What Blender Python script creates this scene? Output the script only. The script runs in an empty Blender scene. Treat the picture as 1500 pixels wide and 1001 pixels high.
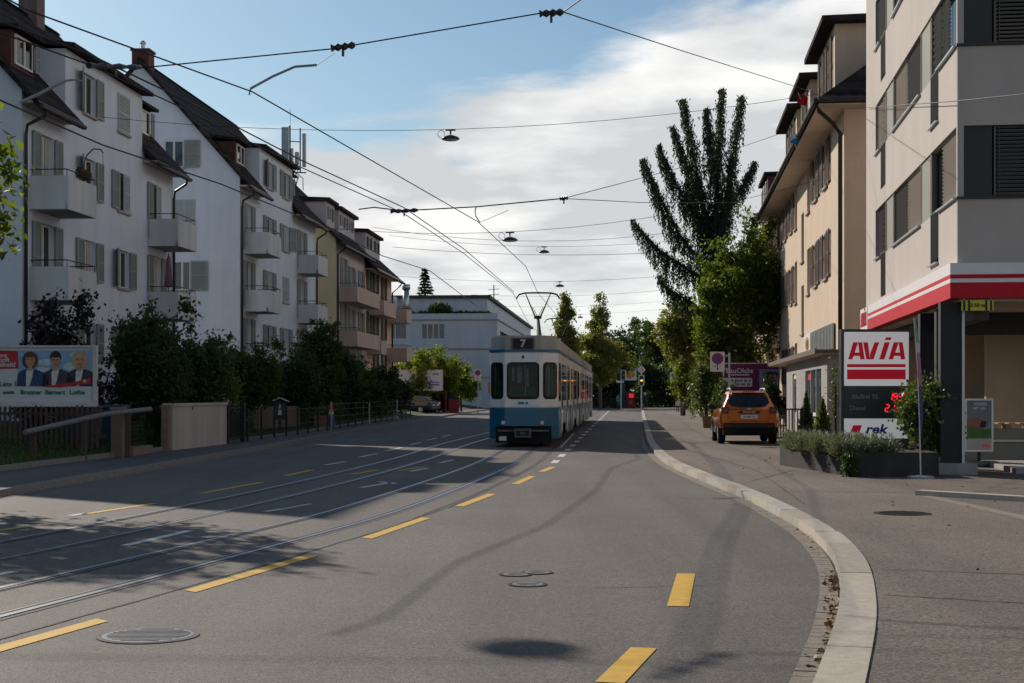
import bpy, bmesh, math, random
import numpy as np
from mathutils import Vector, Matrix
R = math.radians
scene = bpy.context.scene
COL = scene.collection
F, HC, HY = 2200.0, 1.65, 578.0
rnd = random.Random(7)

# ------------------------------------------------------------------ camera
cam_d = bpy.data.cameras.new("camera"); cam = bpy.data.objects.new("camera", cam_d); COL.objects.link(cam)
cam.location = (0, 0, HC); cam.rotation_euler = (R(90), 0, 0)
cam_d.sensor_width = 36; cam_d.lens = F / 1500 * 36; cam_d.shift_y = (HY - 500.5) / 1500
cam_d.clip_start = .1; cam_d.clip_end = 3000
scene.camera = cam

# ------------------------------------------------------------------ helpers
def tag(o, label=None, cat=None, group=None, kind=None):
    if label: o["label"] = label
    if cat: o["category"] = cat
    if group: o["group"] = group
    if kind: o["kind"] = kind
    return o

def empty(name, loc=(0, 0, 0), rz=0.0, label=None, cat=None, group=None):
    o = bpy.data.objects.new(name, None); COL.objects.link(o)
    o.location = loc; o.rotation_euler = (0, 0, rz); o.empty_display_size = .2
    return tag(o, label, cat, group)

class MB:
    def __init__(s): s.v = []; s.f = []; s.m = []
    def face(s, pts, m=0):
        b = len(s.v); s.v += [tuple(p) for p in pts]; s.f.append(tuple(range(b, b + len(pts)))); s.m.append(m)
    def box(s, x0, x1, y0, y1, z0, z1, m=0):
        b = len(s.v)
        s.v += [(x0, y0, z0), (x1, y0, z0), (x1, y1, z0), (x0, y1, z0), (x0, y0, z1), (x1, y0, z1), (x1, y1, z1), (x0, y1, z1)]
        for f in ((0, 3, 2, 1), (4, 5, 6, 7), (0, 1, 5, 4), (1, 2, 6, 5), (2, 3, 7, 6), (3, 0, 4, 7)):
            s.f.append(tuple(b + i for i in f)); s.m.append(m)
        return s
    def obox(s, c, sx, sy, sz, rot=(0, 0, 0), m=0):
        from mathutils import Euler
        r = Euler(rot).to_matrix(); b = len(s.v); c = Vector(c)
        for z in (-1, 1):
            for (x, y) in ((-1, -1), (1, -1), (1, 1), (-1, 1)):
                s.v.append(tuple(c + r @ Vector((x * sx / 2, y * sy / 2, z * sz / 2))))
        for f in ((0, 3, 2, 1), (4, 5, 6, 7), (0, 1, 5, 4), (1, 2, 6, 5), (2, 3, 7, 6), (3, 0, 4, 7)):
            s.f.append(tuple(b + i for i in f)); s.m.append(m)
        return s
    def tube(s, pts, r, n=6, m=0, cap=True):
        pts = [Vector(p) for p in pts]; k = len(pts)
        rr = r if isinstance(r, (list, tuple)) else [r] * k
        b = len(s.v)
        for i, p in enumerate(pts):
            d = (pts[min(i + 1, k - 1)] - pts[max(i - 1, 0)])
            d = d.normalized() if d.length > 1e-9 else Vector((0, 0, 1))
            a = Vector((0, 0, 1)) if abs(d.z) < .9 else Vector((1, 0, 0))
            u = d.cross(a).normalized(); w = d.cross(u)
            for j in range(n):
                t = 2 * math.pi * j / n
                s.v.append(tuple(p + (u * math.cos(t) + w * math.sin(t)) * rr[i]))
        for i in range(k - 1):
            for j in range(n):
                s.f.append((b + i * n + j, b + i * n + (j + 1) % n, b + (i + 1) * n + (j + 1) % n, b + (i + 1) * n + j)); s.m.append(m)
        if cap:
            s.f.append(tuple(b + j for j in range(n))[::-1]); s.m.append(m)
            s.f.append(tuple(b + (k - 1) * n + j for j in range(n))); s.m.append(m)
        return s
    def prism(s, poly, axis, a, b_, m=0):
        """poly: 2-D points; axis x: (y,z) y: (x,z) z: (x,y)"""
        def P(p, t):
            return (t, p[0], p[1]) if axis == 'x' else (p[0], t, p[1]) if axis == 'y' else (p[0], p[1], t)
        b = len(s.v); n = len(poly)
        s.v += [P(p, a) for p in poly] + [P(p, b_) for p in poly]
        s.f.append(tuple(range(b, b + n))); s.m.append(m)
        s.f.append(tuple(range(b + n, b + 2 * n))[::-1]); s.m.append(m)
        for i in range(n):
            j = (i + 1) % n
            s.f.append((b + i, b + n + i, b + n + j, b + j)); s.m.append(m)
        return s
    def lathe(s, prof, c=(0, 0, 0), n=12, m=0):
        b = len(s.v); k = len(prof)
        for (r, z) in prof:
            for j in range(n):
                t = 2 * math.pi * j / n
                s.v.append((c[0] + r * math.cos(t), c[1] + r * math.sin(t), c[2] + z))
        for i in range(k - 1):
            for j in range(n):
                s.f.append((b + i * n + j, b + i * n + (j + 1) % n, b + (i + 1) * n + (j + 1) % n, b + (i + 1) * n + j)); s.m.append(m)
        s.f.append(tuple(b + j for j in range(n))[::-1]); s.m.append(m)
        s.f.append(tuple(b + (k - 1) * n + j for j in range(n))); s.m.append(m)
        return s
    def disc(s, c, r, axis='y', t=.01, n=20, m=0, r2=None):
        r2 = r2 or r
        poly = [(c[0] + r * math.cos(2 * math.pi * j / n), c[2] + r2 * math.sin(2 * math.pi * j / n)) for j in range(n)] if axis == 'y' else \
               [(c[1] + r * math.cos(2 * math.pi * j / n), c[2] + r2 * math.sin(2 * math.pi * j / n)) for j in range(n)] if axis == 'x' else \
               [(c[0] + r * math.cos(2 * math.pi * j / n), c[1] + r2 * math.sin(2 * math.pi * j / n)) for j in range(n)]
        k = {'y': 1, 'x': 0, 'z': 2}[axis]
        return s.prism(poly, axis, c[k] - t / 2, c[k] + t / 2, m)
    def holes(s, x0, x1, z0, z1, y, hs, depth=.15, m=0, rm=None):
        """wall panel in the plane y with rectangular holes hs (x0,x1,z0,z1) and reveals running to y+depth"""
        rm = m if rm is None else rm
        xs = sorted({x0, x1} | {round(v, 4) for h in hs for v in h[:2] if x0 < v < x1})
        zs = sorted({z0, z1} | {round(v, 4) for h in hs for v in h[2:4] if z0 < v < z1})
        for i in range(len(xs) - 1):
            for j in range(len(zs) - 1):
                cx, cz = (xs[i] + xs[i + 1]) / 2, (zs[j] + zs[j + 1]) / 2
                if any(h[0] < cx < h[1] and h[2] < cz < h[3] for h in hs): continue
                s.face([(xs[i], y, zs[j]), (xs[i + 1], y, zs[j]), (xs[i + 1], y, zs[j + 1]), (xs[i], y, zs[j + 1])], m)
        for (a, b, c, d) in [h[:4] for h in hs]:
            e = y + depth
            s.face([(a, y, c), (a, e, c), (a, e, d), (a, y, d)], rm); s.face([(b, y, c), (b, y, d), (b, e, d), (b, e, c)], rm)
            s.face([(a, y, d), (a, e, d), (b, e, d), (b, y, d)], rm); s.face([(a, y, c), (b, y, c), (b, e, c), (a, e, c)], rm)
        return s
    def build(s, name, mats, parent=None, smooth=False, loc=None, recalc=True, rot=None):
        me = bpy.data.meshes.new(name); me.from_pydata(s.v, [], s.f)
        mats = mats if isinstance(mats, (list, tuple)) else [mats]
        for q in mats: me.materials.append(q)
        if len(mats) > 1: me.polygons.foreach_set("material_index", s.m)
        if recalc:
            bm = bmesh.new(); bm.from_mesh(me); bmesh.ops.recalc_face_normals(bm, faces=bm.faces); bm.to_mesh(me); bm.free()
        if smooth: me.polygons.foreach_set("use_smooth", [True] * len(me.polygons))
        me.update()
        o = bpy.data.objects.new(name, me); COL.objects.link(o)
        if parent: o.parent = parent
        if loc: o.location = loc
        if rot: o.rotation_euler = rot
        return o

def bevel(o, w=.02, seg=2, ang=40):
    md = o.modifiers.new("bevel", 'BEVEL'); md.width = w; md.segments = seg; md.limit_method = 'ANGLE'; md.angle_limit = R(ang)
    return o

def kids(o): return [c for c in bpy.data.objects if c.parent == o]
def copy_tree(o, parent=None):
    c = o.copy(); COL.objects.link(c); c.parent = parent
    for ch in list(o.children): copy_tree(ch, c)
    return c

def text(body, size, mat, parent, loc, rot=(R(90), 0, 0), name="lettering", bold=0.0, shear=0.0, align='CENTER', sx=1.0, depth=.004):
    cu = bpy.data.curves.new(name, 'FONT'); cu.body = body; cu.size = size; cu.extrude = depth; cu.offset = bold * size; cu.shear = shear
    cu.align_x = align; cu.align_y = 'CENTER'; cu.resolution_u = 3
    cu.materials.append(mat)
    t = bpy.data.objects.new(name, cu)
    COL.objects.link(t); bpy.context.view_layer.update()
    dg = bpy.context.evaluated_depsgraph_get()
    me = bpy.data.meshes.new_from_object(t.evaluated_get(dg)); bpy.data.objects.remove(t)
    o = bpy.data.objects.new(name, me); COL.objects.link(o)
    o.parent = parent; o.location = loc; o.rotation_euler = rot; o.scale = (sx, 1, 1)
    return o

# ------------------------------------------------------------------ materials
def nodes_of(m): m.use_nodes = True; return m.node_tree.nodes, m.node_tree.links
def M(name, col, rough=.8, metal=0.0, var=.12, scale=6.0, bump=0.0, bscale=60.0, spec=.3, coat=0.0, detail=5, wave=None, streak=0.0):
    m = bpy.data.materials.new(name); N, L = nodes_of(m); b = N["Principled BSDF"]
    b.inputs["Roughness"].default_value = rough; b.inputs["Metallic"].default_value = metal
    b.inputs["Specular IOR Level"].default_value = spec; b.inputs["Coat Weight"].default_value = coat
    tc = N.new("ShaderNodeTexCoord")
    no = N.new("ShaderNodeTexNoise"); no.inputs["Scale"].default_value = scale; no.inputs["Detail"].default_value = detail
    no.inputs["Roughness"].default_value = .65
    L.new(tc.outputs["Object"], no.inputs["Vector"])
    cr = N.new("ShaderNodeValToRGB")
    cr.color_ramp.elements[0].position = .3; cr.color_ramp.elements[1].position = .7
    cr.color_ramp.elements[0].color = (*[c * (1 - var) for c in col], 1); cr.color_ramp.elements[1].color = (*[min(1, c * (1 + var)) for c in col], 1)
    L.new(no.outputs["Fac"], cr.inputs["Fac"]); out = cr.outputs["Color"]
    if streak:
        mp = N.new("ShaderNodeMapping"); mp.inputs["Scale"].default_value = (.55, .55, .07); L.new(tc.outputs["Object"], mp.inputs["Vector"])
        n2 = N.new("ShaderNodeTexNoise"); n2.inputs["Scale"].default_value = 2.2; n2.inputs["Detail"].default_value = 6; L.new(mp.outputs["Vector"], n2.inputs["Vector"])
        r2 = N.new("ShaderNodeValToRGB"); r2.color_ramp.elements[0].position = .35; r2.color_ramp.elements[1].position = .6
        r2.color_ramp.elements[0].color = (1 - streak, 1 - streak, 1 - streak * .9, 1); r2.color_ramp.elements[1].color = (1, 1, 1, 1)
        L.new(n2.outputs["Fac"], r2.inputs["Fac"])
        mx = N.new("ShaderNodeMix"); mx.data_type = 'RGBA'; mx.blend_type = 'MULTIPLY'; mx.inputs["Factor"].default_value = 1
        L.new(out, mx.inputs["A"]); L.new(r2.outputs["Color"], mx.inputs["B"]); out = mx.outputs["Result"]
    L.new(out, b.inputs["Base Color"])
    if bump or wave:
        bp = N.new("ShaderNodeBump"); bp.inputs["Strength"].default_value = max(bump, .5 if wave else 0); bp.inputs["Distance"].default_value = .02
        if wave:
            ax, ws = wave
            w = N.new("ShaderNodeTexWave"); w.bands_direction = ax; w.inputs["Scale"].default_value = ws; w.inputs["Distortion"].default_value = .4
            L.new(tc.outputs["Object"], w.inputs["Vector"]); L.new(w.outputs["Fac"], bp.inputs["Height"])
        else:
            n3 = N.new("ShaderNodeTexNoise"); n3.inputs["Scale"].default_value = bscale; n3.inputs["Detail"].default_value = 3
            L.new(tc.outputs["Object"], n3.inputs["Vector"]); L.new(n3.outputs["Fac"], bp.inputs["Height"])
        L.new(bp.outputs["Normal"], b.inputs["Normal"])
    return m

def leafmat(name, c1, c2, trans=.45, rough=.55):
    m = bpy.data.materials.new(name); N, L = nodes_of(m); b = N["Principled BSDF"]; b.inputs["Roughness"].default_value = rough
    b.inputs["Specular IOR Level"].default_value = .35
    g = N.new("ShaderNodeNewGeometry"); tc = N.new("ShaderNodeTexCoord"); no = N.new("ShaderNodeTexNoise"); no.inputs["Scale"].default_value = 1.3
    L.new(tc.outputs["Object"], no.inputs["Vector"])
    ad = N.new("ShaderNodeMath"); ad.operation = 'MULTIPLY_ADD'; ad.inputs[1].default_value = .6; L.new(g.outputs["Random Per Island"], ad.inputs[0])
    ml = N.new("ShaderNodeMath"); ml.operation = 'MULTIPLY'; ml.inputs[1].default_value = .45; L.new(no.outputs["Fac"], ml.inputs[0]); L.new(ml.outputs[0], ad.inputs[2])
    cr = N.new("ShaderNodeValToRGB"); cr.color_ramp.elements[0].color = (*c1, 1); cr.color_ramp.elements[1].color = (*c2, 1)
    cr.color_ramp.elements[0].position = .1; cr.color_ramp.elements[1].position = .9
    L.new(ad.outputs[0], cr.inputs["Fac"]); L.new(cr.outputs["Color"], b.inputs["Base Color"])
    tr = N.new("ShaderNodeBsdfTranslucent"); hs = N.new("ShaderNodeMix"); hs.data_type = 'RGBA'; hs.blend_type = 'MULTIPLY'; hs.inputs["Factor"].default_value = 1
    hs.inputs["B"].default_value = (1.7, 1.75, .7, 1)
    L.new(cr.outputs["Color"], hs.inputs["A"]); L.new(hs.outputs["Result"], tr.inputs["Color"])
    mx = N.new("ShaderNodeMixShader"); mx.inputs["Fac"].default_value = trans
    L.new(b.outputs[0], mx.inputs[1]); L.new(tr.outputs[0], mx.inputs[2]); L.new(mx.outputs[0], N["Material Output"].inputs["Surface"])
    return m

def emit(name, col, s):
    m = bpy.data.materials.new(name); N, L = nodes_of(m); b = N["Principled BSDF"]
    b.inputs["Base Color"].default_value = (*[c * .3 for c in col], 1); b.inputs["Emission Color"].default_value = (*col, 1); b.inputs["Emission Strength"].default_value = s
    return m

def glassmat(name, col=(.015, .018, .02), rough=.04, spec=.6):
    m = M(name, col, rough, var=.5, scale=1.2, spec=spec); return m

def asphalt(name, c, brown=.0, scale=1.0):
    m = bpy.data.materials.new(name); N, L = nodes_of(m); b = N["Principled BSDF"]; b.inputs["Roughness"].default_value = .82; b.inputs["Specular IOR Level"].default_value = .35
    tc = N.new("ShaderNodeTexCoord")
    def noise(sc, det, rough=.6):
        n = N.new("ShaderNodeTexNoise"); n.inputs["Scale"].default_value = sc; n.inputs["Detail"].default_value = det; n.inputs["Roughness"].default_value = rough
        L.new(tc.outputs["Object"], n.inputs["Vector"]); return n
    def ramp(src, p0, p1, c0, c1):
        r = N.new("ShaderNodeValToRGB"); r.color_ramp.elements[0].position = p0; r.color_ramp.elements[1].position = p1
        r.color_ramp.elements[0].color = (*c0, 1); r.color_ramp.elements[1].color = (*c1, 1); L.new(src, r.inputs["Fac"]); return r.outputs["Color"]
    def mul(a, bb):
        x = N.new("ShaderNodeMix"); x.data_type = 'RGBA'; x.blend_type = 'MULTIPLY'; x.inputs["Factor"].default_value = 1
        L.new(a, x.inputs["A"]); L.new(bb, x.inputs["B"]); return x.outputs["Result"]
    big = ramp(noise(.22, 5).outputs["Fac"], .35, .68, [v * .86 for v in c], [v * 1.14 for v in c])
    mid = ramp(noise(2.3, 6, .7).outputs["Fac"], .3, .7, (.94, .94, .94), (1.05, 1.05, 1.04))
    vor = N.new("ShaderNodeTexVoronoi"); vor.inputs["Scale"].default_value = 95 * scale; L.new(tc.outputs["Object"], vor.inputs["Vector"])
    sp = N.new("ShaderNodeSeparateColor"); L.new(vor.outputs["Color"], sp.inputs[0])
    fine = ramp(sp.outputs[0], .0, 1.0, (.38, .38, .40), (1.75, 1.70, 1.62))
    fn = ramp(noise(210 * scale, 2).outputs["Fac"], .35, .65, (.75, .75, .75), (1.22, 1.22, 1.22))
    # worn wheel streaks along the road
    mp = N.new("ShaderNodeMapping"); mp.inputs["Rotation"].default_value = (0, 0, R(9)); mp.inputs["Scale"].default_value = (1.1, .05, 1); L.new(tc.outputs["Object"], mp.inputs["Vector"])
    ns = N.new("ShaderNodeTexNoise"); ns.inputs["Scale"].default_value = 1.1; ns.inputs["Detail"].default_value = 5; L.new(mp.outputs["Vector"], ns.inputs["Vector"])
    st = ramp(ns.outputs["Fac"], .35, .65, (.84, .84, .85), (1.1, 1.1, 1.08))
    out = mul(mul(mul(big, mid), mul(fine, fn)), st)
    L.new(out, b.inputs["Base Color"])
    bp = N.new("ShaderNodeBump"); bp.inputs["Strength"].default_value = .35; bp.inputs["Distance"].default_value = .008
    L.new(vor.outputs["Distance"], bp.inputs["Height"]); L.new(bp.outputs["Normal"], b.inputs["Normal"])
    return m

def tilemat(name, c, sc=1.15):
    """roof tiles: courses across the slope and joints along it"""
    m = bpy.data.materials.new(name); N, L = nodes_of(m); b = N["Principled BSDF"]; b.inputs["Roughness"].default_value = .9; b.inputs["Specular IOR Level"].default_value = .12
    tc = N.new("ShaderNodeTexCoord")
    w1 = N.new("ShaderNodeTexWave"); w1.bands_direction = 'Z'; w1.wave_profile = 'SAW'; w1.inputs["Scale"].default_value = sc * .5; w1.inputs["Distortion"].default_value = .3
    w2 = N.new("ShaderNodeTexWave"); w2.bands_direction = 'X'; w2.inputs["Scale"].default_value = sc; w2.inputs["Distortion"].default_value = .2
    for w in (w1, w2): L.new(tc.outputs["Object"], w.inputs["Vector"])
    ad = N.new("ShaderNodeMath"); ad.operation = 'ADD'; L.new(w1.outputs["Fac"], ad.inputs[0]); L.new(w2.outputs["Fac"], ad.inputs[1])
    bp = N.new("ShaderNodeBump"); bp.inputs["Strength"].default_value = 1; bp.inputs["Distance"].default_value = .06; L.new(ad.outputs[0], bp.inputs["Height"]); L.new(bp.outputs["Normal"], b.inputs["Normal"])
    vo = N.new("ShaderNodeTexVoronoi"); vo.inputs["Scale"].default_value = 4; L.new(tc.outputs["Object"], vo.inputs["Vector"])
    sp = N.new("ShaderNodeSeparateColor"); L.new(vo.outputs["Color"], sp.inputs[0])
    cr = N.new("ShaderNodeValToRGB"); cr.color_ramp.elements[0].color = (*[x * .6 for x in c], 1); cr.color_ramp.elements[1].color = (*[x * 1.4 for x in c], 1)
    L.new(sp.outputs[0], cr.inputs["Fac"])
    r2 = N.new("ShaderNodeValToRGB"); r2.color_ramp.elements[0].position = .0; r2.color_ramp.elements[1].position = .55; r2.color_ramp.elements[0].color = (.3, .3, .3, 1); r2.color_ramp.elements[1].color = (1.25, 1.2, 1.2, 1)
    L.new(w1.outputs["Fac"], r2.inputs["Fac"]); x = N.new("ShaderNodeMix"); x.data_type = 'RGBA'; x.blend_type = 'MULTIPLY'; x.inputs["Factor"].default_value = 1
    L.new(cr.outputs["Color"], x.inputs["A"]); L.new(r2.outputs["Color"], x.inputs["B"]); L.new(x.outputs["Result"], b.inputs["Base Color"])
    return m

mat = {}
def setm(**k): mat.update(k)
setm(
 white_wall=M("white_plaster", (.60, .64, .71), .9, var=.05, scale=.7, bump=.25, bscale=40, streak=.08),
 block_wall=M("block_plaster", (.50, .54, .60), .9, var=.05, scale=.4, streak=.1), yellow_wall=M("yellow_plaster", (.62, .55, .36), .9, var=.06, scale=.7, bump=.2, streak=.1),
 pink_wall=M("pink_plaster", (.60, .42, .34), .9, var=.06, scale=.7, bump=.2, streak=.12),
 grey_wall=M("grey_plaster", (.46, .42, .43), .9, var=.07, scale=.7, bump=.2, streak=.12),
 cream_wall=M("cream_plaster", (.61, .48, .36), .9, var=.06, scale=.6, bump=.25, bscale=35, streak=.08),
 beige_wall=M("beige_plaster", (.51, .45, .41), .9, var=.04, scale=.8, bump=.4, bscale=30, streak=.05),
 band_grey=M("grey_render_band", (.47, .405, .365), .9, var=.05, scale=.8, bump=.3, bscale=30, streak=.05),
 tan_wall=M("tan_plaster", (.52, .40, .29), .9, var=.08, scale=.9, bump=.3, bscale=25, streak=.15),
 panel_green=M("olive_grey_panel", (.23, .235, .20), .7, var=.06, scale=1),
 panel_dark=M("anthracite_panel", (.050, .050, .047), .7, var=.08, scale=1),
 roof=tilemat("dark_roof_tiles", (.028, .024, .024)), roof_red=tilemat("red_roof_tiles", (.10, .045, .035)),
 redwood=M("red_brown_cladding", (.085, .035, .032), .8, var=.25, scale=4),
 soffit=M("eave_boards", (.40, .32, .26), .85, var=.12, scale=2),
 soffit_c=M("cream_eave_boards", (.55, .46, .36), .85, var=.08, scale=2),
 gutter=M("dark_gutter_metal", (.035, .032, .032), .5, metal=.2, var=.2),
 frame=M("white_window_frame", (.62, .60, .56), .5, var=.06), stone=M("window_sill_stone", (.34, .30, .28), .85, var=.12, scale=8),
 shutter_g=M("grey_green_shutter", (.245, .275, .27), .7, var=.1, scale=3), shutter_b=M("brown_shutter", (.115, .085, .075), .7, var=.15, scale=3),
 shutter_d=M("dark_green_shutter", (.028, .065, .05), .7, var=.15, scale=3), lattice=M("pale_lattice_shutter", (.36, .40, .41), .7, var=.1, scale=3),
 glass=glassmat("dark_window_glass", (.010, .012, .013), .06, .35), glass_b=glassmat("bluish_window_glass", (.05, .065, .08), .05), curtain=M("pale_curtain", (.40, .38, .35), .9, var=.2, scale=5),
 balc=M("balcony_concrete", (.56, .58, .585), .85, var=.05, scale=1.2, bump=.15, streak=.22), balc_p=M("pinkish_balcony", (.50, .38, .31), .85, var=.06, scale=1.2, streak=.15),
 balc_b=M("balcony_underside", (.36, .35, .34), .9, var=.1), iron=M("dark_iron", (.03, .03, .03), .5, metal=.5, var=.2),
 blind=M("beige_blind", (.42, .36, .30), .6, var=.05), blind_d=M("dark_blind", (.085, .08, .075), .55, var=.1), column=M("column_black", (.020, .021, .022), .6, var=.1),
 brick=M("chimney_render", (.14, .11, .10), .9, var=.25, scale=6), metal=M("galvanised_metal", (.42, .43, .44), .4, metal=.8, var=.12, scale=5),
 wire=M("overhead_wire", (.018, .017, .018), .5, metal=.3, var=.1), insul=M("dark_insulator", (.035, .03, .035), .4, var=.2),
 red=M("signal_red", (.50, .016, .026), .6, var=.05, spec=.15), signwhite=M("sign_white", (.70, .68, .68), .5, var=.04), signdark=M("sign_anthracite", (.045, .049, .050), .4, var=.1),
 black=M("black_rubber", (.012, .012, .012), .8, var=.2), blackp=M("black_plastic", (.016, .016, .017), .5, var=.15),
 concrete=M("concrete", (.34, .33, .31), .9, var=.15, scale=4, bump=.3, streak=.2), wallwhite=M("garden_wall_render", (.50, .45, .41), .9, var=.06, scale=1.4, bump=.3, streak=.25),
 woodfence=M("weathered_wood", (.075, .055, .042), .9, var=.3, scale=5, streak=.3), sandstone=M("reddish_stone", (.22, .15, .12), .9, var=.2, scale=5),
 bark=M("bark", (.075, .06, .048), .95, var=.35, scale=9, bump=.8, bscale=25), barkl=M("pale_bark", (.17, .15, .12), .95, var=.3, scale=9),
 rust=M("dark_weathered_steel", (.036, .032, .031), .75, var=.3, scale=2.5, streak=.3),
 steelrail=M("polished_rail_steel", (.20, .21, .23), .42, metal=1, var=.15, scale=3), groove=M("rail_groove_dirt", (.012, .012, .013), .9, var=.3),
 railbed=M("rail_joint_mortar", (.10, .098, .10), .85, var=.2, scale=5),
 yellowp=M("yellow_road_paint", (.62, .37, .045), .75, var=.14, scale=9, detail=8), whitep=M("white_road_paint", (.60, .60, .58), .75, var=.16, scale=9, detail=8),
 lid=M("worn_valve_lid", (.20, .19, .185), .6, metal=.2, var=.4, scale=30), cast=M("cast_iron", (.13, .135, .145), .6, metal=.25, var=.3, scale=14),
 hedge=leafmat("hedge_leaf", (.020, .042, .015), (.070, .125, .040), .4), dark=leafmat("dark_leaf", (.016, .032, .014), (.058, .096, .034), .4),
 purple=leafmat("purple_leaf", (.010, .006, .010), (.030, .018, .022), .25),
 green=leafmat("green_leaf", (.034, .060, .010), (.150, .185, .032), .5), mid=leafmat("mid_leaf", (.018, .038, .011), (.075, .105, .024), .4),
 lime=leafmat("lime_leaf", (.06, .09, .012), (.18, .20, .03), .5), plane=leafmat("plane_tree_leaf", (.075, .095, .028), (.215, .215, .065), .52),
 needle=leafmat("spruce_needle", (.012, .026, .015), (.040, .068, .038), .22), lav=leafmat("lavender_leaf", (.075, .095, .075), (.19, .21, .17), .25),
 laurel=leafmat("laurel_leaf", (.045, .070, .020), (.125, .160, .055), .3, .42), grassm=leafmat("grass_blade", (.02, .045, .008), (.07, .12, .02), .4),
 far=leafmat("far_leaf", (.020, .042, .022), (.075, .110, .048), .42),
)
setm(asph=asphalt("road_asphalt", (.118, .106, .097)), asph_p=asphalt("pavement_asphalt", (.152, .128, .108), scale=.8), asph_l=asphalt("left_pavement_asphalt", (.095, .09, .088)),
     kerb=M("granite_kerb", (.45, .395, .325), .85, var=.16, scale=14, bump=.3, bscale=90, detail=8), kerb_b=M("granite_kerb_grey", (.40, .38, .345), .85, var=.2, scale=11, bump=.3, bscale=90, detail=8), kerb_c=M("granite_kerb_worn", (.36, .315, .26), .85, var=.22, scale=9, bump=.3, bscale=90, detail=8), cobble=M("gutter_stone", (.25, .215, .175), .9, var=.25, scale=10, bump=.5, bscale=70),
     kerbd=M("dirty_kerb", (.20, .18, .165), .9, var=.2, scale=9), soil=M("garden_soil", (.05, .045, .03), 1, var=.4, scale=2))
GLASSY = glassmat("tram_glass", (.012, .016, .016), .03, .35)

# ------------------------------------------------------------------ foliage
def leaves_obj(name, P, size, material, parent=None, seed=1, flat=.0, up=None, aspect=.55, tip=True, D=None):
    """P: (n,3) leaf positions; every leaf is a bent four-cornered blade"""
    g = np.random.default_rng(seed); n = len(P)
    a = D if D is not None else g.normal(size=(n, 3))
    if D is None: a[:, 2] *= (1 - flat)
    a /= np.linalg.norm(a, axis=1)[:, None] + 1e-9
    b = g.normal(size=(n, 3)); b -= (b * a).sum(1)[:, None] * a; b /= np.linalg.norm(b, axis=1)[:, None] + 1e-9
    s = (size * g.uniform(.6, 1.35, n))[:, None]
    v = np.empty((n, 4, 3)); nn = np.cross(a, b)
    v[:, 0] = P - a * s * .5; v[:, 2] = P + a * s * .5
    v[:, 1] = P + b * s * aspect * .5 + nn * s * .08; v[:, 3] = P - b * s * aspect * .5 + nn * s * .08
    me = bpy.data.meshes.new(name); me.vertices.add(n * 4); me.loops.add(n * 4); me.polygons.add(n)
    me.vertices.foreach_set("co", v.reshape(-1).astype(np.float32)); me.loops.foreach_set("vertex_index", np.arange(n * 4, dtype=np.int32))
    me.polygons.foreach_set("loop_start", np.arange(0, n * 4, 4, dtype=np.int32))
    me.materials.append(material); me.update(calc_edges=True)
    o = bpy.data.objects.new(name, me); COL.objects.link(o)
    if parent: o.parent = parent
    return o

def clump_points(clumps, n, seed, shell=.42, sub=None, subr=.3):
    """n points through ellipsoids ((x,y,z),(rx,ry,rz)); sub: gather them in sub-clumps so that gaps show"""
    g = np.random.default_rng(seed); vol = np.array([c[1][0] * c[1][1] * c[1][2] for c in clumps]) ** .75; vol = vol / vol.sum()
    C = np.array([c[0] for c in clumps], float); Rr = np.array([c[1] for c in clumps], float)
    k = sub or n
    idx = g.choice(len(clumps), k, p=vol); d = g.normal(size=(k, 3)); d /= np.linalg.norm(d, axis=1)[:, None]
    r = g.uniform(0, 1, k) ** shell
    S = C[idx] + d * r[:, None] * Rr[idx]
    if sub:
        j = g.integers(0, k, n); q = g.normal(size=(n, 3)) * subr * .55
        return S[j] + q * g.uniform(.4, 1.25, k)[j][:, None]
    return S

def bush(name, loc, r, h, n, leaf, material, label, cat="shrub", group=None, z0=.1, seed=1, ry=None, spiky=0, sub=None, subr=.28, stems=True):
    o = empty(name, loc, 0, label, cat, group); ry = ry or r; g = random.Random(seed)
    cl = []
    for i in range(9):
        a = g.uniform(0, 6.28); q = g.uniform(.15, .62)
        rr = g.uniform(.38, .62)
        cz = g.uniform(.3, .8) * h
        cl.append(((math.cos(a) * r * q, math.sin(a) * ry * q, z0 + cz), (r * rr, ry * rr, min(h * .32, h - cz + .15 * h))))
    for i in range(spiky):
        a = g.uniform(0, 6.28); q = g.uniform(.1, .8); hh = h * g.uniform(.85, 1.12)
        cl.append(((math.cos(a) * r * q, math.sin(a) * ry * q, z0 + hh), (r * .09, r * .09, h * .14)))
    P = clump_points(cl, n, seed, sub=sub or max(60, n // 28), subr=subr)
    P = P[P[:, 2] > z0 * .2]
    leaves_obj("foliage", P, leaf, material, o, seed)
    if stems:
        mb = MB()
        for i in range(5):
            a = g.uniform(0, 6.28); q = g.uniform(.1, .5)
            mb.tube([(0, 0, -.3), (math.cos(a) * r * q * .4, math.sin(a) * ry * q * .4, h * .4), (math.cos(a) * r * q, math.sin(a) * ry * q, h * .75)], [.04, .03, .01], 5)
        mb.build("stem", mat["bark"], o)
    return o

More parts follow.
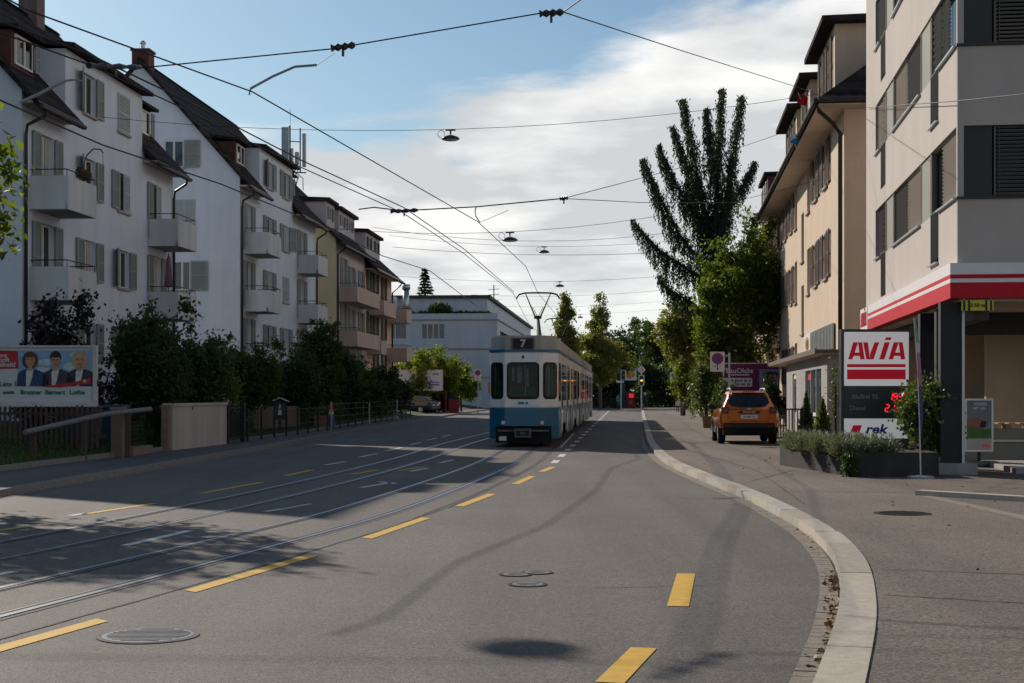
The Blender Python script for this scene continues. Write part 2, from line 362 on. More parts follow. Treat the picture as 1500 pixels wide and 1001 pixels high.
def tree(name, loc, h, clumps, n, leaf, material, label, trunk_r=.2, trunk_h=None, seed=1, bark="bark", sub=None, subr=.35, group=None, lean=(0, 0), shell=.5, cat="tree"):
    o = empty(name, loc, 0, label, cat, group); g = random.Random(seed)
    mb = MB(); th = trunk_h or h * .8
    pts = [(lean[0] * t * t + g.uniform(-.05, .05), lean[1] * t * t + g.uniform(-.05, .05), th * t - .2 * (t == 0)) for t in (0, .25, .5, .75, 1)]
    mb.tube(pts, [trunk_r, trunk_r * .85, trunk_r * .65, trunk_r * .4, trunk_r * .12], 8)
    for c, rr in clumps:
        t = max(.2, min(.9, (c[2] - .25 * rr[2] - abs(c[0]) * .5) / th)); p0 = Vector((lean[0] * t * t, lean[1] * t * t, th * t)); p1 = Vector(c)
        mb.tube([p0, p0.lerp(p1, .5) + Vector((0, 0, -.1 * rr[2])), p1], [trunk_r * .35, trunk_r * .22, .015], 5)
    mb.build("trunk", mat[bark], o, smooth=True)
    P = clump_points(clumps, n, seed, shell=shell, sub=sub or n // 26, subr=subr)
    leaves_obj("crown", P, leaf, material, o, seed)
    return o

def round_clumps(cx, cy, cz, rx, ry, rz, k, seed, f=(.3, .5)):
    g = random.Random(seed); out = []
    for i in range(k):
        a = g.uniform(0, 6.28); e = g.uniform(-1, 1); q = g.uniform(.45, .72); c = math.sqrt(1 - e * e)
        rr = g.uniform(*f)
        out.append(((cx + math.cos(a) * c * rx * q, cy + math.sin(a) * c * ry * q, cz + e * rz * q), (rx * rr, ry * rr, rz * rr)))
    return out
# ------------------------------------------------------------------ world and light
SUN_AZ, SUN_EL = 34.0, 28.0          # degrees left of straight ahead, degrees up
sd = Vector((-math.sin(R(SUN_AZ)) * math.cos(R(SUN_EL)), math.cos(R(SUN_AZ)) * math.cos(R(SUN_EL)), math.sin(R(SUN_EL))))
sl = bpy.data.lights.new("sun", 'SUN'); sl.energy = 3.6; sl.angle = R(.55); sl.color = (1.0, .90, .78)
so = bpy.data.objects.new("sun", sl); COL.objects.link(so); so.rotation_euler = (-sd).to_track_quat('-Z', 'Y').to_euler(); so.location = (-40, 60, 60)
w = bpy.data.worlds.new("World"); scene.world = w; w.use_nodes = True
N, L = w.node_tree.nodes, w.node_tree.links
bg = N["Background"]
sky = N.new("ShaderNodeTexSky"); sky.sky_type = 'NISHITA'; sky.sun_disc = False; sky.sun_elevation = R(SUN_EL); sky.sun_rotation = R(-SUN_AZ); sky.air_density = 1.0; sky.dust_density = .6; sky.ozone_density = 1.6
tc = N.new("ShaderNodeTexCoord"); sx = N.new("ShaderNodeSeparateXYZ"); L.new(tc.outputs["Generated"], sx.inputs[0])
def math_(op, a, b=None, c=None):
    n = N.new("ShaderNodeMath"); n.operation = op
    for i, v in enumerate((a, b, c)):
        if v is None: continue
        if isinstance(v, (int, float)): n.inputs[i].default_value = v
        else: L.new(v, n.inputs[i])
    return n.outputs[0]
# clouds lie on a high plane: project the direction on it, far clouds flatten towards the horizon
zc = math_('ADD', math_('MAXIMUM', sx.outputs["Z"], 0.0), .16)
cx = math_('DIVIDE', sx.outputs["X"], zc); cy = math_('DIVIDE', sx.outputs["Y"], zc)
cv = N.new("ShaderNodeCombineXYZ"); L.new(cx, cv.inputs[0]); L.new(cy, cv.inputs[1]); L.new(math_('MULTIPLY', sx.outputs["Z"], 3.0), cv.inputs[2])
n1 = N.new("ShaderNodeTexNoise"); n1.inputs["Scale"].default_value = 1.15; n1.inputs["Detail"].default_value = 9; n1.inputs["Roughness"].default_value = .57; n1.inputs["Distortion"].default_value = .25
L.new(cv.outputs[0], n1.inputs["Vector"])
n2 = N.new("ShaderNodeTexNoise"); n2.inputs["Scale"].default_value = 1.3; n2.inputs["Detail"].default_value = 6; n2.inputs["Roughness"].default_value = .55
mp2 = N.new("ShaderNodeMapping"); mp2.inputs["Location"].default_value = (3.1, 1.7, .4); L.new(cv.outputs[0], mp2.inputs["Vector"]); L.new(mp2.outputs[0], n2.inputs["Vector"])
# the cloud bank: thick low in the sky, its upper edge climbing to the right; open blue above and to the left
edge = math_('SUBTRACT', math_('ADD', math_('MULTIPLY', sx.outputs["X"], .37), .236), sx.outputs["Z"])
dens = math_('ADD', math_('MULTIPLY', edge, 9.0), math_('MULTIPLY', math_('SUBTRACT', n1.outputs["Fac"], .5), 3.7))
mr = N.new("ShaderNodeMapRange"); mr.interpolation_type = 'SMOOTHSTEP'; mr.inputs["From Min"].default_value = -.10; mr.inputs["From Max"].default_value = .36
L.new(dens, mr.inputs["Value"])
# thinner veil close to the horizon
hz = N.new("ShaderNodeMapRange"); hz.interpolation_type = 'SMOOTHSTEP'; hz.inputs["From Min"].default_value = .02; hz.inputs["From Max"].default_value = .11; hz.inputs["To Min"].default_value = .7; hz.inputs["To Max"].default_value = 1
L.new(sx.outputs["Z"], hz.inputs["Value"])
cm = math_('MULTIPLY', mr.outputs[0], hz.outputs[0])
cr = N.new("ShaderNodeValToRGB"); cr.color_ramp.elements[0].position = .42; cr.color_ramp.elements[1].position = .56
cr.color_ramp.elements[0].color = (5.0, 5.15, 5.3, 1); cr.color_ramp.elements[1].color = (7.8, 7.75, 7.6, 1)
L.new(n2.outputs["Fac"], cr.inputs["Fac"])
mx = N.new("ShaderNodeMix"); mx.data_type = 'RGBA'; L.new(cm, mx.inputs["Factor"]); tint = N.new("ShaderNodeMix"); tint.data_type = 'RGBA'; tint.blend_type = 'MULTIPLY'; tint.inputs["Factor"].default_value = 1; tint.inputs["B"].default_value = (.51, .61, .64, 1); L.new(sky.outputs[0], tint.inputs["A"]); L.new(tint.outputs["Result"], mx.inputs["A"]); L.new(cr.outputs["Color"], mx.inputs["B"])
L.new(mx.outputs["Result"], bg.inputs["Color"]); bg.inputs["Strength"].default_value = .10
scene.view_settings.view_transform = 'Standard'; scene.view_settings.look = 'None'; scene.view_settings.exposure = .38; scene.view_settings.gamma = 1
scene.cycles.max_bounces = 6; scene.cycles.diffuse_bounces = 3; scene.cycles.transparent_max_bounces = 6
scene.cycles.use_denoising = True

# ------------------------------------------------------------------ ground, road, kerbs
def interp(tab, y):
    """smooth x(y) through a table (monotone in y)"""
    ys = [t[1] for t in tab]; xs = [t[0] for t in tab]
    if y <= ys[0]: return xs[0] + (xs[1] - xs[0]) / (ys[1] - ys[0]) * (y - ys[0])
    if y >= ys[-1]: return xs[-1] + (xs[-1] - xs[-2]) / (ys[-1] - ys[-2]) * (y - ys[-1])
    for i in range(len(ys) - 1):
        if ys[i] <= y <= ys[i + 1]:
            h = ys[i + 1] - ys[i]; t = (y - ys[i]) / h
            def sl(k):
                if k == 0 or k == len(ys) - 1:
                    a, b = (0, 1) if k == 0 else (-2, -1)
                    return (xs[b] - xs[a]) / (ys[b] - ys[a])
                return (xs[k + 1] - xs[k - 1]) / (ys[k + 1] - ys[k - 1])
            m0, m1 = sl(i) * h, sl(i + 1) * h
            return (2 * t**3 - 3 * t**2 + 1) * xs[i] + (t**3 - 2 * t**2 + t) * m0 + (-2 * t**3 + 3 * t**2) * xs[i + 1] + (t**3 - t**2) * m1
LK = [(-9.1, -12), (-8.75, 8), (-8.25, 24), (-7.9, 32), (-7.3, 50), (-6.85, 67), (-5.95, 86), (-5.05, 107), (-3.5, 140), (-.2, 200)]
RK = [(-2.2, -12), (-.5, 0), (.80, 5.2), (1.71, 8.4), (2.44, 11.2), (3.06, 14.2), (3.42, 17.1), (3.58, 20), (3.66, 24), (3.60, 29), (3.62, 35), (3.95, 42), (4.5, 50), (5.2, 58.5), (9.0, 104), (13.0, 151), (17.2, 200)]
LS = [(-11.0, -12), (-10.7, 10), (-10.25, 29), (-9.8, 37), (-9.35, 43), (-8.6, 57), (-8.1, 80), (-7.55, 99), (-6.6, 125), (-5.4, 140), (-2.2, 200)]
CR_ = [(-7.6, -4), (-5.6, 6), (-4.15, 11.6), (-2.75, 17.8), (-2.12, 21), (-1.1, 29), (-.4, 36), (.15, 44), (.55, 50), (2.25, 72), (4.15, 97), (8.3, 150), (12.2, 200)]
CL_ = [(-9.9, -4), (-7.9, 6), (-6.6, 11), (-5.55, 15.2), (-4.7, 20), (-3.65, 27.5), (-2.6, 38), (-1.85, 50), (-.45, 66), (1.6, 93), (5.9, 150), (9.8, 200)]
def ys_(a, b, st=1.0):
    n = max(2, int(round((b - a) / st)) + 1); return [a + (b - a) * i / (n - 1) for i in range(n)]
def ribbon(mb, fa, fb, a, b, z, st=1.0, m=0, za=None):
    yy = ys_(a, b, st); base = len(mb.v)
    for y in yy:
        mb.v.append((fa(y), y, z)); mb.v.append((fb(y), y, z if za is None else za))
    for i in range(len(yy) - 1):
        k = base + 2 * i; mb.f.append((k, k + 1, k + 3, k + 2)); mb.m.append(m)
lk = lambda y: interp(LK, y); rk = lambda y: interp(RK, y); ls = lambda y: interp(LS, y)
crt = lambda y: interp(CR_, y); clt = lambda y: interp(CL_, y)
def sn(f, y, d):   # unit normal-offset of curve x=f(y)
    dx = (f(y + .1) - f(y - .1)) / .2; n = math.hypot(1, dx); return (f(y) + d / n, y - d * dx / n)

mb = MB(); mb.face([(-900, -200, -.06), (900, -200, -.06), (900, 1500, -.06), (-900, 1500, -.06)])
tag(mb.build("ground", mat["soil"]), kind="structure")
mb = MB(); ribbon(mb, lk, rk, -12, 200, 0, 1.0)
tag(mb.build("road", mat["asph"], recalc=False), kind="structure")
# left pavement (with low dark kerb)
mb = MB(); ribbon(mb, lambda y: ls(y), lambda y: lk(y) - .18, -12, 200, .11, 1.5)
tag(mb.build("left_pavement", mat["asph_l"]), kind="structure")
mb = MB(); ribbon(mb, lambda y: lk(y) - .18, lk, -12, 200, .113, 1.0); ribbon(mb, lk, lambda y: lk(y) + .012, -12, 200, .113, 1.0, za=-.01)
ribbon(mb, lambda y: lk(y) + .012, lambda y: lk(y) + .16, -12, 200, .004, 1.0)
tag(mb.build("left_kerb", mat["kerbd"]), kind="structure")
# right pavement and forecourt
mb = MB(); ribbon(mb, lambda y: rk(y) + .26, lambda y: 60, -12, 200, .10, 1.0)
tag(mb.build("right_pavement", mat["asph_p"]), kind="structure")
# granite kerb stones, each about a metre, plus the row of gutter stones
kmb = MB(); y = -4.0; i = 0
def arc_quads(mbx, f, a, b, d0, d1, z0, z1, m=0, gap=.008, steps=3):
    """a stone between y=a..b, offsets d0..d1 from curve f, bottom z0 top z1"""
    yy = ys_(a + gap, b - gap, (b - a) / steps)
    pts0 = [sn(f, q, d0) for q in yy]; pts1 = [sn(f, q, d1) for q in yy]
    for k in range(len(yy) - 1):
        A, B, C, D = pts0[k], pts1[k], pts1[k + 1], pts0[k + 1]
        mbx.face([(*A, z1), (*B, z1), (*C, z1), (*D, z1)], m)
        mbx.face([(*A, z0), (*A, z1), (*D, z1), (*D, z0)], m); mbx.face([(*B, z0), (*C, z0), (*C, z1), (*B, z1)], m)
    for P, Q in ((pts0[0], pts1[0]), (pts0[-1], pts1[-1])):
        mbx.face([(*P, z0), (*Q, z0), (*Q, z1), (*P, z1)], m)
while y < 150:
    ln = rnd.choice((.9, 1.3, 1.6)) if y < 60 else 3
    zt = .112 + rnd.uniform(-.003, .003)
    wd = .27 if y < 16.2 else .245
    arc_quads(kmb, rk, y, y + ln, 0 + (0 if y < 14 else .01), wd, -.02, zt, m=rnd.choice((0, 0, 1, 2) if y < 16 else (0, 1, 1, 2)), gap=.005)
    y += ln
tag(kmb.build("granite_kerb", [mat["kerb"], mat["kerb_b"], mat["kerb_c"]]), kind="structure")
gmb = MB(); y = 2.0
while y < 60:
    ln = .16 if y < 22 else .4
    arc_quads(gmb, rk, y, y + ln, -.17, -.02, -.02, .007 + rnd.uniform(0, .004), gap=.006, steps=1)
    y += ln
tag(gmb.build("gutter_stones", mat["cobble"]), kind="structure")

# second kerb at the entrance of the forecourt, with the pale channel running away from it
mb = MB(); mb.prism([(6.2, 23.1), (7.3, 21.75), (10.2, 18.6), (10.36, 18.76), (7.46, 21.92), (6.36, 23.25)], 'z', .05, .175)
tag(mb.build("forecourt_kerb", mat["kerb"]), kind="structure")
mb = MB(); mb.prism([(6.25, 22.9), (6.36, 19.0), (6.2, 15.5), (6.36, 15.5), (6.55, 19.0), (6.4, 22.85)], 'z', .05, .106)
tag(mb.build("forecourt_channel", mat["cobble"]), kind="structure")

# tram tracks: steel head, dirty groove, thin guard lip, mortar joint
tm = MB()
for f in (crt, clt):
    for side in (-.46, .46):
        def off(d):
            def g(y):
                dx = (f(y + .1) - f(y - .1)) / .2
                return f(y) + d * math.sqrt(1 + dx * dx)
            return g
        inn = -1 if side > 0 else 1
        ribbon(tm, off(side - .11), off(side + .11), -4, 190, .004, 1.0, 2)
        e = [side + inn * t for t in (-.045, .022, .068, .085)]
        ribbon(tm, off(min(e[0], e[1])), off(max(e[0], e[1])), -4, 190, .010, 1.0, 0)
        ribbon(tm, off(min(e[1], e[2])), off(max(e[1], e[2])), -4, 190, .008, 1.0, 1)
        ribbon(tm, off(min(e[2], e[3])), off(max(e[2], e[3])), -4, 190, .010, 1.0, 0)
tag(tm.build("tram_tracks", [mat["steelrail"], mat["groove"], mat["railbed"]]), kind="structure")

def gp(px, py, z=0.0):
    y = (HC - z) * F / (py - HY); return ((px - 750) / F * y, y)
def strip(mb, p0, p1, w, z=.005, m=0, skew=0.0):
    """flat dash between two ground points"""
    p0, p1 = Vector((*p0, 0)), Vector((*p1, 0)); d = (p1 - p0).normalized(); n = Vector((-d.y, d.x, 0)) * w / 2; s = d * skew
    mb.face([(*(p0 - n - s).xy, z), (*(p0 + n + s).xy, z), (*(p1 + n + s).xy, z), (*(p1 - n - s).xy, z)])
ym = MB()
for a, b in (((-25, 958), (150, 909)), ((278, 867), (458, 814)), ((537, 789), (624, 759)), ((673, 742), (721, 724)), ((755, 709.5), (780, 698)), ((793, 691.5), (810, 684.5))):
    strip(ym, gp(*a), gp(*b), .15, skew=.05)
for a, b in (((893, 1001), (943, 950)), ((993, 889), (1005, 841)), ((820, 1075), (880, 1014))): strip(ym, gp(*a), gp(*b), .17)
for a, b in (((122, 754), (226, 738)), ((296, 723), (384, 707)), ((-40, 783), (38, 772)), ((418, 697.5), (458, 688.5)), ((515, 695), (553, 689)), ((585, 690), (622, 684))): strip(ym, gp(*a), gp(*b), .12)
# yellow box in front of the shop
def quadg(mb, pts, z): mb.face([(*gp(px, py, z - .004), z) for px, py in pts])
quadg(ym, [(1160, 674), (1176, 671.5), (1204, 683), (1188, 686)], .105)
tag(ym.build("yellow_road_markings", mat["yellowp"]), kind="structure")
wm = MB()
yy = 36.2
line = lambda y: 1.05 + (y - 36.6) * .0762
for a, b in ((36.0, 37.6), (39.6, 41.4), (44.0, 45.4), (47.6, 49.2), (51.8, 53.4), (56, 57.8), (60.5, 62.2), (65, 67), (70.5, 72.5)): strip(wm, (line(a), a), (line(b), b), .17)
y = 77
while y < 150: strip(wm, (line(y), y), (line(y + 3), y + 3), .17); y += 6.2
strip(wm, (1.62 - .12, 46.5), (2.62, 63.5), .07)
for a, b in (((389, 750), (413, 746)), ((182, 800), (278, 778)), ((-60, 852), (21, 838)), ((102, 756), (127, 752.5)), ((602, 691), (627, 686)), ((644, 678.5), (664, 674)),
             ((477, 681.5), (506, 676.5)), ((527, 670), (551, 665)), ((566, 661), (588, 656)), ((600, 652), (616, 648.5)), ((626, 645), (640, 642)), ((648, 640), (660, 637.5)), ((528, 715), (575, 707))):
    strip(wm, gp(*a), gp(*b), .12)
strip(wm, gp(556, 706), gp(580, 709), .12); strip(wm, gp(415, 746), gp(455, 738.5), .07)
tag(wm.build("white_road_markings", mat["whitep"]), kind="structure")
def cover(px, py, r, z, label, mt="cast"):
    x, y = gp(px, py, z); o = empty("manhole_cover", (x, y, z), 0, label, "manhole cover", "iron covers set in the asphalt")
    mb = MB(); mb.lathe([(r, 0), (r, .007), (r - .03, .007)], n=28); mb.build("frame", mat["railbed" if mt == "cast" else "groove"], o)
    mb = MB(); mb.lathe([(r - .035, 0), (r - .035, .009)], n=28)
    k = -r + .1
    while k < r - .05:
        hw = math.sqrt(max(0, (r - .07)**2 - k * k))
        if hw > .05: mb.box(-hw, hw, k, k + .025, .008, .0125)
        k += .055
    mb.build("lid", mat[mt], o)
cover(217, 932, .345, 0, "large round iron manhole cover beside the nearest yellow dash")
cover(1322, 752.5, .37, .1, "dark round manhole cover on the forecourt pavement", "groove")
cover(755, 842.5, .15, 0, "small valve cover, left one of the three mid lane", "lid"); cover(787, 839.5, .15, 0, "small valve cover, right one of the pair above the third", "lid"); cover(773, 857, .17, 0, "small round valve cover nearest the camera in the mid lane group", "lid")

# brown leaves blown into the gutter
g_ = np.random.default_rng(21); pts = []
for i in range(110):
    y = g_.choice([g_.normal(11.2, .5), g_.normal(13.2, .4), g_.normal(9.6, .7), g_.uniform(7, 24)]); x_, y_ = sn(rk, y, -abs(g_.normal(0, .05)) - .02); pts.append((x_, y_, .016 + abs(g_.normal(0, .008))))
for i in range(60): pts.append((g_.uniform(4, 9), g_.uniform(12, 40), .106))
D_ = g_.normal(size=(len(pts), 3)); D_[:, 2] *= .25
fl_ = leaves_obj("fallen_leaves", np.array(pts), .055, leafmat("dry_leaf", (.04, .018, .010), (.13, .06, .022), .2), None, 22, D=D_, aspect=.6); tag(fl_, "dry brown leaves scattered in the gutter along the granite kerb", "leaves", kind="stuff")

# worn seams and cracks in the surfacing, plus one painted wire shadow
def surface_line(mb, pts, z, w_):
    q = []
    for a, b in zip(pts[:-1], pts[1:]):
        for i in range(12): t = i / 12; q.append((a[0] + (b[0] - a[0]) * t + rnd.gauss(0, .006), a[1] + (b[1] - a[1]) * t + rnd.gauss(0, .012)))
    q.append(pts[-1])
    for i, (a, b) in enumerate(zip(q[:-1], q[1:])):
        d = Vector((b[0] - a[0], b[1] - a[1])).normalized(); n = Vector((-d.y, d.x)) * w_ * rnd.uniform(.35, .65)
        mb.face([(a[0] - n.x, a[1] - n.y, z), (a[0] + n.x, a[1] + n.y, z), (b[0] + n.x, b[1] + n.y, z), (b[0] - n.x, b[1] - n.y, z)])
cm_ = MB()
for pts in (((1290, 835), (1500, 842)), ((1295, 872), (1500, 884)), ((1100, 705), (1160, 690), (1290, 700)), ((1010, 660), (1110, 690), (1180, 740)), ((1380, 712), (1500, 716)), ((960, 640), (1040, 648))): surface_line(cm_, [gp(px, py, .1) for px, py in pts], .1042, .022)
for y0, y1, d in ((6, 60, 1.05), (20, 120, .98)): surface_line(cm_, [(crt(y) + d * math.sqrt(1 + ((crt(y + .1) - crt(y)) / .1)**2), y) for y in np.arange(y0, y1, 4)], .0042, .03)
for pts in (((870, 862), (1045, 858)),): surface_line(cm_, [gp(px, py) for px, py in pts], .0042, .014)  # shadow of an overhead cross wire, painted as a dark line
tag(cm_.build("seams_and_wire_shadow", M("seam_filler_and_wire_shadow", (.050, .046, .043), .85, var=.35, scale=14)), kind="structure")
# ------------------------------------------------------------------ houses
def shutter_mb(w, h, kind="slat", t=.045):
    mb = MB(); f = .07
    mb.box(0, f, -t, 0, 0, h); mb.box(w - f, w, -t, 0, 0, h); mb.box(f, w - f, -t + .002, 0, 0, f); mb.box(f, w - f, -t + .002, 0, h - f, h); mb.box(f, w - f, -t + .002, 0, h * .5 - .03, h * .5 + .03)
    if kind == "slat":
        n = max(6, int(h / .09))
        for i in range(n):
            z = f + (h - 2 * f) * (i + .5) / n
            mb.obox((w / 2, -t * .5, z), w - 2 * f, .012, (h - 2 * f) / n * .95, (R(28), 0, 0))
    elif kind == "lattice":
        n = int((w - 2 * f) / .07); k = int(h / .09)
        mb.box(f, w - f, -t * .35, -t * .25, f, h - f)
        for i in range(1, n): mb.box(f + i * .07 - .012, f + i * .07 + .012, -t * .8, -t * .36, f, h - f)
        for i in range(1, k): mb.box(f, w - f, -t * .83, -t * .37, f + i * .09 - .014, f + i * .09 + .014)
    else:
        mb.box(f, w - f, -t * .6, -t * .2, f, h - f)
    return mb
_mesh = {}
def shared(key, fn, name, mats, parent, loc, rot=(0, 0, 0)):
    if key not in _mesh:
        o = fn().build(name, mats, parent); _mesh[key] = o.data
    else:
        o = bpy.data.objects.new(name, _mesh[key]); COL.objects.link(o); o.parent = parent
    o.location = loc; o.rotation_euler = rot
    return o
def window(p, x0, x1, z0, z1, y=0.0, rec=.15, sh=None, shm="shutter_g", left=None, right=None, sill=True, glass="glass", door=False, kind="slat", shw=None, curtain=False, framem="frame"):
    """window part of house p in the facade plane y (outside is -y); left/right: shutter state 'open', 'half', 'shut', None"""
    w, h = x1 - x0, z1 - z0
    def fr():
        mb = MB(); f = .065; a, b = .0, .05
        mb.box(0, f, a, b, 0, h); mb.box(w - f, w, a, b, 0, h); mb.box(f, w - f, a, b - .003, 0, f); mb.box(f, w - f, a, b - .003, h - f, h); mb.box(w / 2 - .045, w / 2 + .045, a - .012, b, f, h - f)
        return mb
    wn = shared(("fr", round(w, 2), round(h, 2), framem), fr, "window", mat[framem], p, (x0, y + rec - .03, z0))
    shared(("pane", round(w, 2), round(h, 2), glass), lambda: MB().box(.05, w - .05, .0, .012, .05, h - .05), "pane", mat[glass], wn, (0, .022, 0))
    if curtain:
        shared(("cur", round(w, 2), round(h, 2)), lambda: MB().box(.06, w * .34, 0, .004, .06, h - .06).box(w * .64, w - .06, 0, .004, .06, h - .06), "curtain", mat["curtain"], wn, (0, .014, 0))
    if sill: shared(("sill", round(w, 2)), lambda: MB().box(-.07, w + .07, -.09, rec - .02, -.085, -.006), "sill", mat["stone"], wn, (0, -rec + .03, 0))
    sw = shw or w / 2
    for st, s in ((left, -1), (right, 1)):
        if not st: continue
        fn = lambda: shutter_mb(sw, h - .02, kind if st != 'lat' else 'lattice')
        mm = mat[shm] if st != 'lat' else mat["lattice"]
        if st in ('open',):
            loc = (-sw - .02 if s < 0 else w + .02, -rec - .012, .01); rot = (0, 0, 0)
        elif st == 'ajar':   # leaf standing off the wall
            loc = (-.01, -rec + .0, .01) if s < 0 else (w + .01, -rec, .01); rot = (0, 0, R(180 + 22)) if s < 0 else (0, 0, R(-22))
        else:                # closed over the opening
            loc = (0 if s < 0 else w - sw, -rec + .03, .01); rot = (0, 0, 0)
        shared(("sh", round(sw, 2), round(h, 2), kind if st != 'lat' else 'lattice', shm), fn, "shutter", mm, wn, loc, rot)
    return wn

def balcony(p, x0, x1, z, y=0.0, d=1.18, h=1.02, m="balc", under="balc_b", box=False):
    """concrete balcony: slab at z, solid parapet of height h, thin rail on top"""
    mb = MB(); t = .09; zb = z - .2; a = y - d
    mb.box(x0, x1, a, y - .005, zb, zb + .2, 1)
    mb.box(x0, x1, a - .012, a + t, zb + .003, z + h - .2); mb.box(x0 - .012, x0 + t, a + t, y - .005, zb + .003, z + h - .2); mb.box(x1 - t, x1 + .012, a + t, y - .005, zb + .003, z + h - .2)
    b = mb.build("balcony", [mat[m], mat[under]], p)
    r = MB(); zt = z + h + .0
    r.tube([(x0 + .04, y - .02, zt), (x0 + .04, a + .04, zt), (x1 - .04, a + .04, zt), (x1 - .04, y - .02, zt)], .018, 6)
    n = max(2, int((x1 - x0) / .9))
    for i in range(n + 1):
        xx = x0 + .04 + (x1 - x0 - .08) * i / n; r.tube([(xx, a + .04, z + h - .22), (xx, a + .04, zt)], .012, 5)
    r.build("rail", mat["iron"], b)
    return b

def pipe(p, pts, r=.045, m="gutter", name="downpipe"): return MB().tube(pts, r, 7).build(name, mat[m], p, smooth=True)


def slab(mb, xa, xb, y0, y1, zf, t=.2, m=0):
    mb.prism([(y0, zf(y0) - t), (y0, zf(y0)), (y1, zf(y1)), (y1, zf(y1) - t)], 'x', xa, xb, m)

def house_frame(X0, Y0, h, side):
    """root placement: side 'L' - local x away from camera; 'R' - local x towards camera; local y into the house"""
    a = math.atan(h)
    return (math.pi / 2 - a) if side == 'L' else (-math.pi / 2 - a)

def villa(name, X0, Y0, Lx, zo, label, w1, w2, d1, d2, dorm, b1, b2, wallm="white_wall", gable=True, states=None, rd=None, zr=16.1, ze=10.95, zg=1.0):
    """white four-storey house: two balcony columns, two window columns, a wall dormer in the middle of the eave"""
    o = empty(name, (X0, Y0, 0), house_frame(X0, Y0, .074, 'L'), label, "house", "white apartment houses with balconies along the left kerb")
    D = 9.6; ze += zo; zr += zo; tan = (zr - ze) / (D / 2); zt = 12.8 + zo; fl = [7.45 + zo, 4.7 + zo, 1.95 + zo]
    hs = []
    for k, zf in enumerate(fl):
        for (a, b) in (d1, d2): hs.append((a, b, zf + .05, zf + 2.25))
        for (a, b) in (w1, w2): hs.append((a, b, zf + .77, zf + 2.12))
    for (a, b) in (w1, w2): hs.append((a, b, 11.05 + zo, 12.4 + zo))
    mb = MB(); mb.holes(0, Lx, zg - 1.2, ze, 0, [h for h in hs if h[3] < ze]); mb.holes(dorm[0], dorm[1], ze, zt, 0, [h for h in hs if h[3] > ze])
    for x in (0, Lx): mb.face([(x, 0, zg - 1.2), (x, D, zg - 1.2), (x, D, ze), (x, D / 2, zr - .15), (x, 0, ze - .02)])
    mb.face([(0, D, zg - 1.2), (Lx, D, zg - 1.2), (Lx, D, ze), (0, D, ze)])
    yd = (zt - ze) / tan
    for x in dorm: mb.face([(x, 0, ze - .1), (x, 0, zt), (x, yd, zt)])
    mb.build("wall", mat[wallm], o)
    zf_ = lambda y: ze + .06 + y * tan
    rm = MB(); ov = .62; v = .22
    slab(rm, -v, dorm[0], -ov, yd, zf_); slab(rm, dorm[1], Lx + v, -ov, yd, zf_); slab(rm, -v, Lx + v, yd, D / 2, zf_)
    slab(rm, -v, Lx + v, D / 2, D + ov, lambda y: ze + .06 + (D - y) * tan)
    rm.prism([(D / 2 - .14, zr + .0), (D / 2, zr + .14), (D / 2 + .14, zr + .0)], 'x', -v, Lx + v)
    roof = rm.build("roof", mat["roof"], o)
    # wall dormer cover
    q = MB(); q.prism([(-.38, zt + .0), (-.38, zt + .14), (yd + .9, zt + .5), (yd + .9, zt + .3)], 'x', dorm[0] - .22, dorm[1] + .22); q.build("dormer_roof", mat["roof"], o)
    for xa_, xb_ in ((-v, dorm[0]), (dorm[1], Lx + v)): MB().box(xa_, xb_, -ov + .03, -.01, ze - .62, ze - .56).build("eave_board", mat["soffit"], o)
    zg_ = zf_(-ov) - .12
    for xa_, xb_ in ((-v, dorm[0] - .05), (dorm[1] + .05, Lx + v)): MB().tube([(xa_, -ov - .05, zg_), (xb_, -ov - .05, zg_)], .075, 8).build("gutter", mat["gutter"], o)
    pipe(o, [(.25, -ov - .03, zg_ - .05), (.25, -ov + .02, zg_ - .22), (.12, -.12, zg_ - .5), (.12, -.08, zg_ - .8), (.12, -.08, zg - 1)], .055)
    pipe(o, [(Lx - .2, -ov - .03, zg_ - .05), (Lx - .2, -ov + .02, zg_ - .22), (Lx - .12, -.12, zg_ - .5), (Lx - .12, -.08, zg_ - .8), (Lx - .12, -.08, zg - 1)], .055)
    st = states or {}
    for k, zf in enumerate(fl):
        for c, (a, b) in enumerate((d1, d2)):
            l, r = st.get(('d', c, k), ('open', 'open')); window(o, a, b, zf + .05, zf + 2.25, left=l, right=r, sill=False, shw=.6, curtain=(k + c) % 2 == 0)
        for c, (a, b) in enumerate((w1, w2)):
            l, r = st.get(('w', c, k), ('open', 'open')); window(o, a, b, zf + .77, zf + 2.12, left=l, right=r, shw=.64, curtain=(k + c) % 2 == 1)
        for (a, b) in (b1, b2): balcony(o, a, b, zf)
    for c, (a, b) in enumerate((w1, w2)):
        l, r = st.get(('w', c, 9), ('open', 'open')); window(o, a, b, 11.05 + zo, 12.4 + zo, left=l, right=r, shw=.66)
    # small tiled roof dormers beside the wall dormer
    for (xa, xb) in rd or ():
        z0, z1 = ze + .75, ze + 1.75; y0 = .55; y1 = (z1 - ze) / tan
        m = MB(); m.prism([(y0, z0 - .6), (y0, z1), (y1 + .3, z1)], 'x', xa, xb); d = m.build("dormer", mat["redwood"], o)
        MB().prism([(y0 - .3, z1 + .0), (y0 - .3, z1 + .12), (y1 + .5, z1 + .38), (y1 + .5, z1 + .22)], 'x', xa - .18, xb + .18).build("dormer_roof", mat["roof"], d)
        wn = window(o, xa + .22, xb - .22, z0, z1 - .08, y=y0 - .06, rec=.03, sill=False, right='open', shw=.35)
    return o, roof, tan, ze, zr

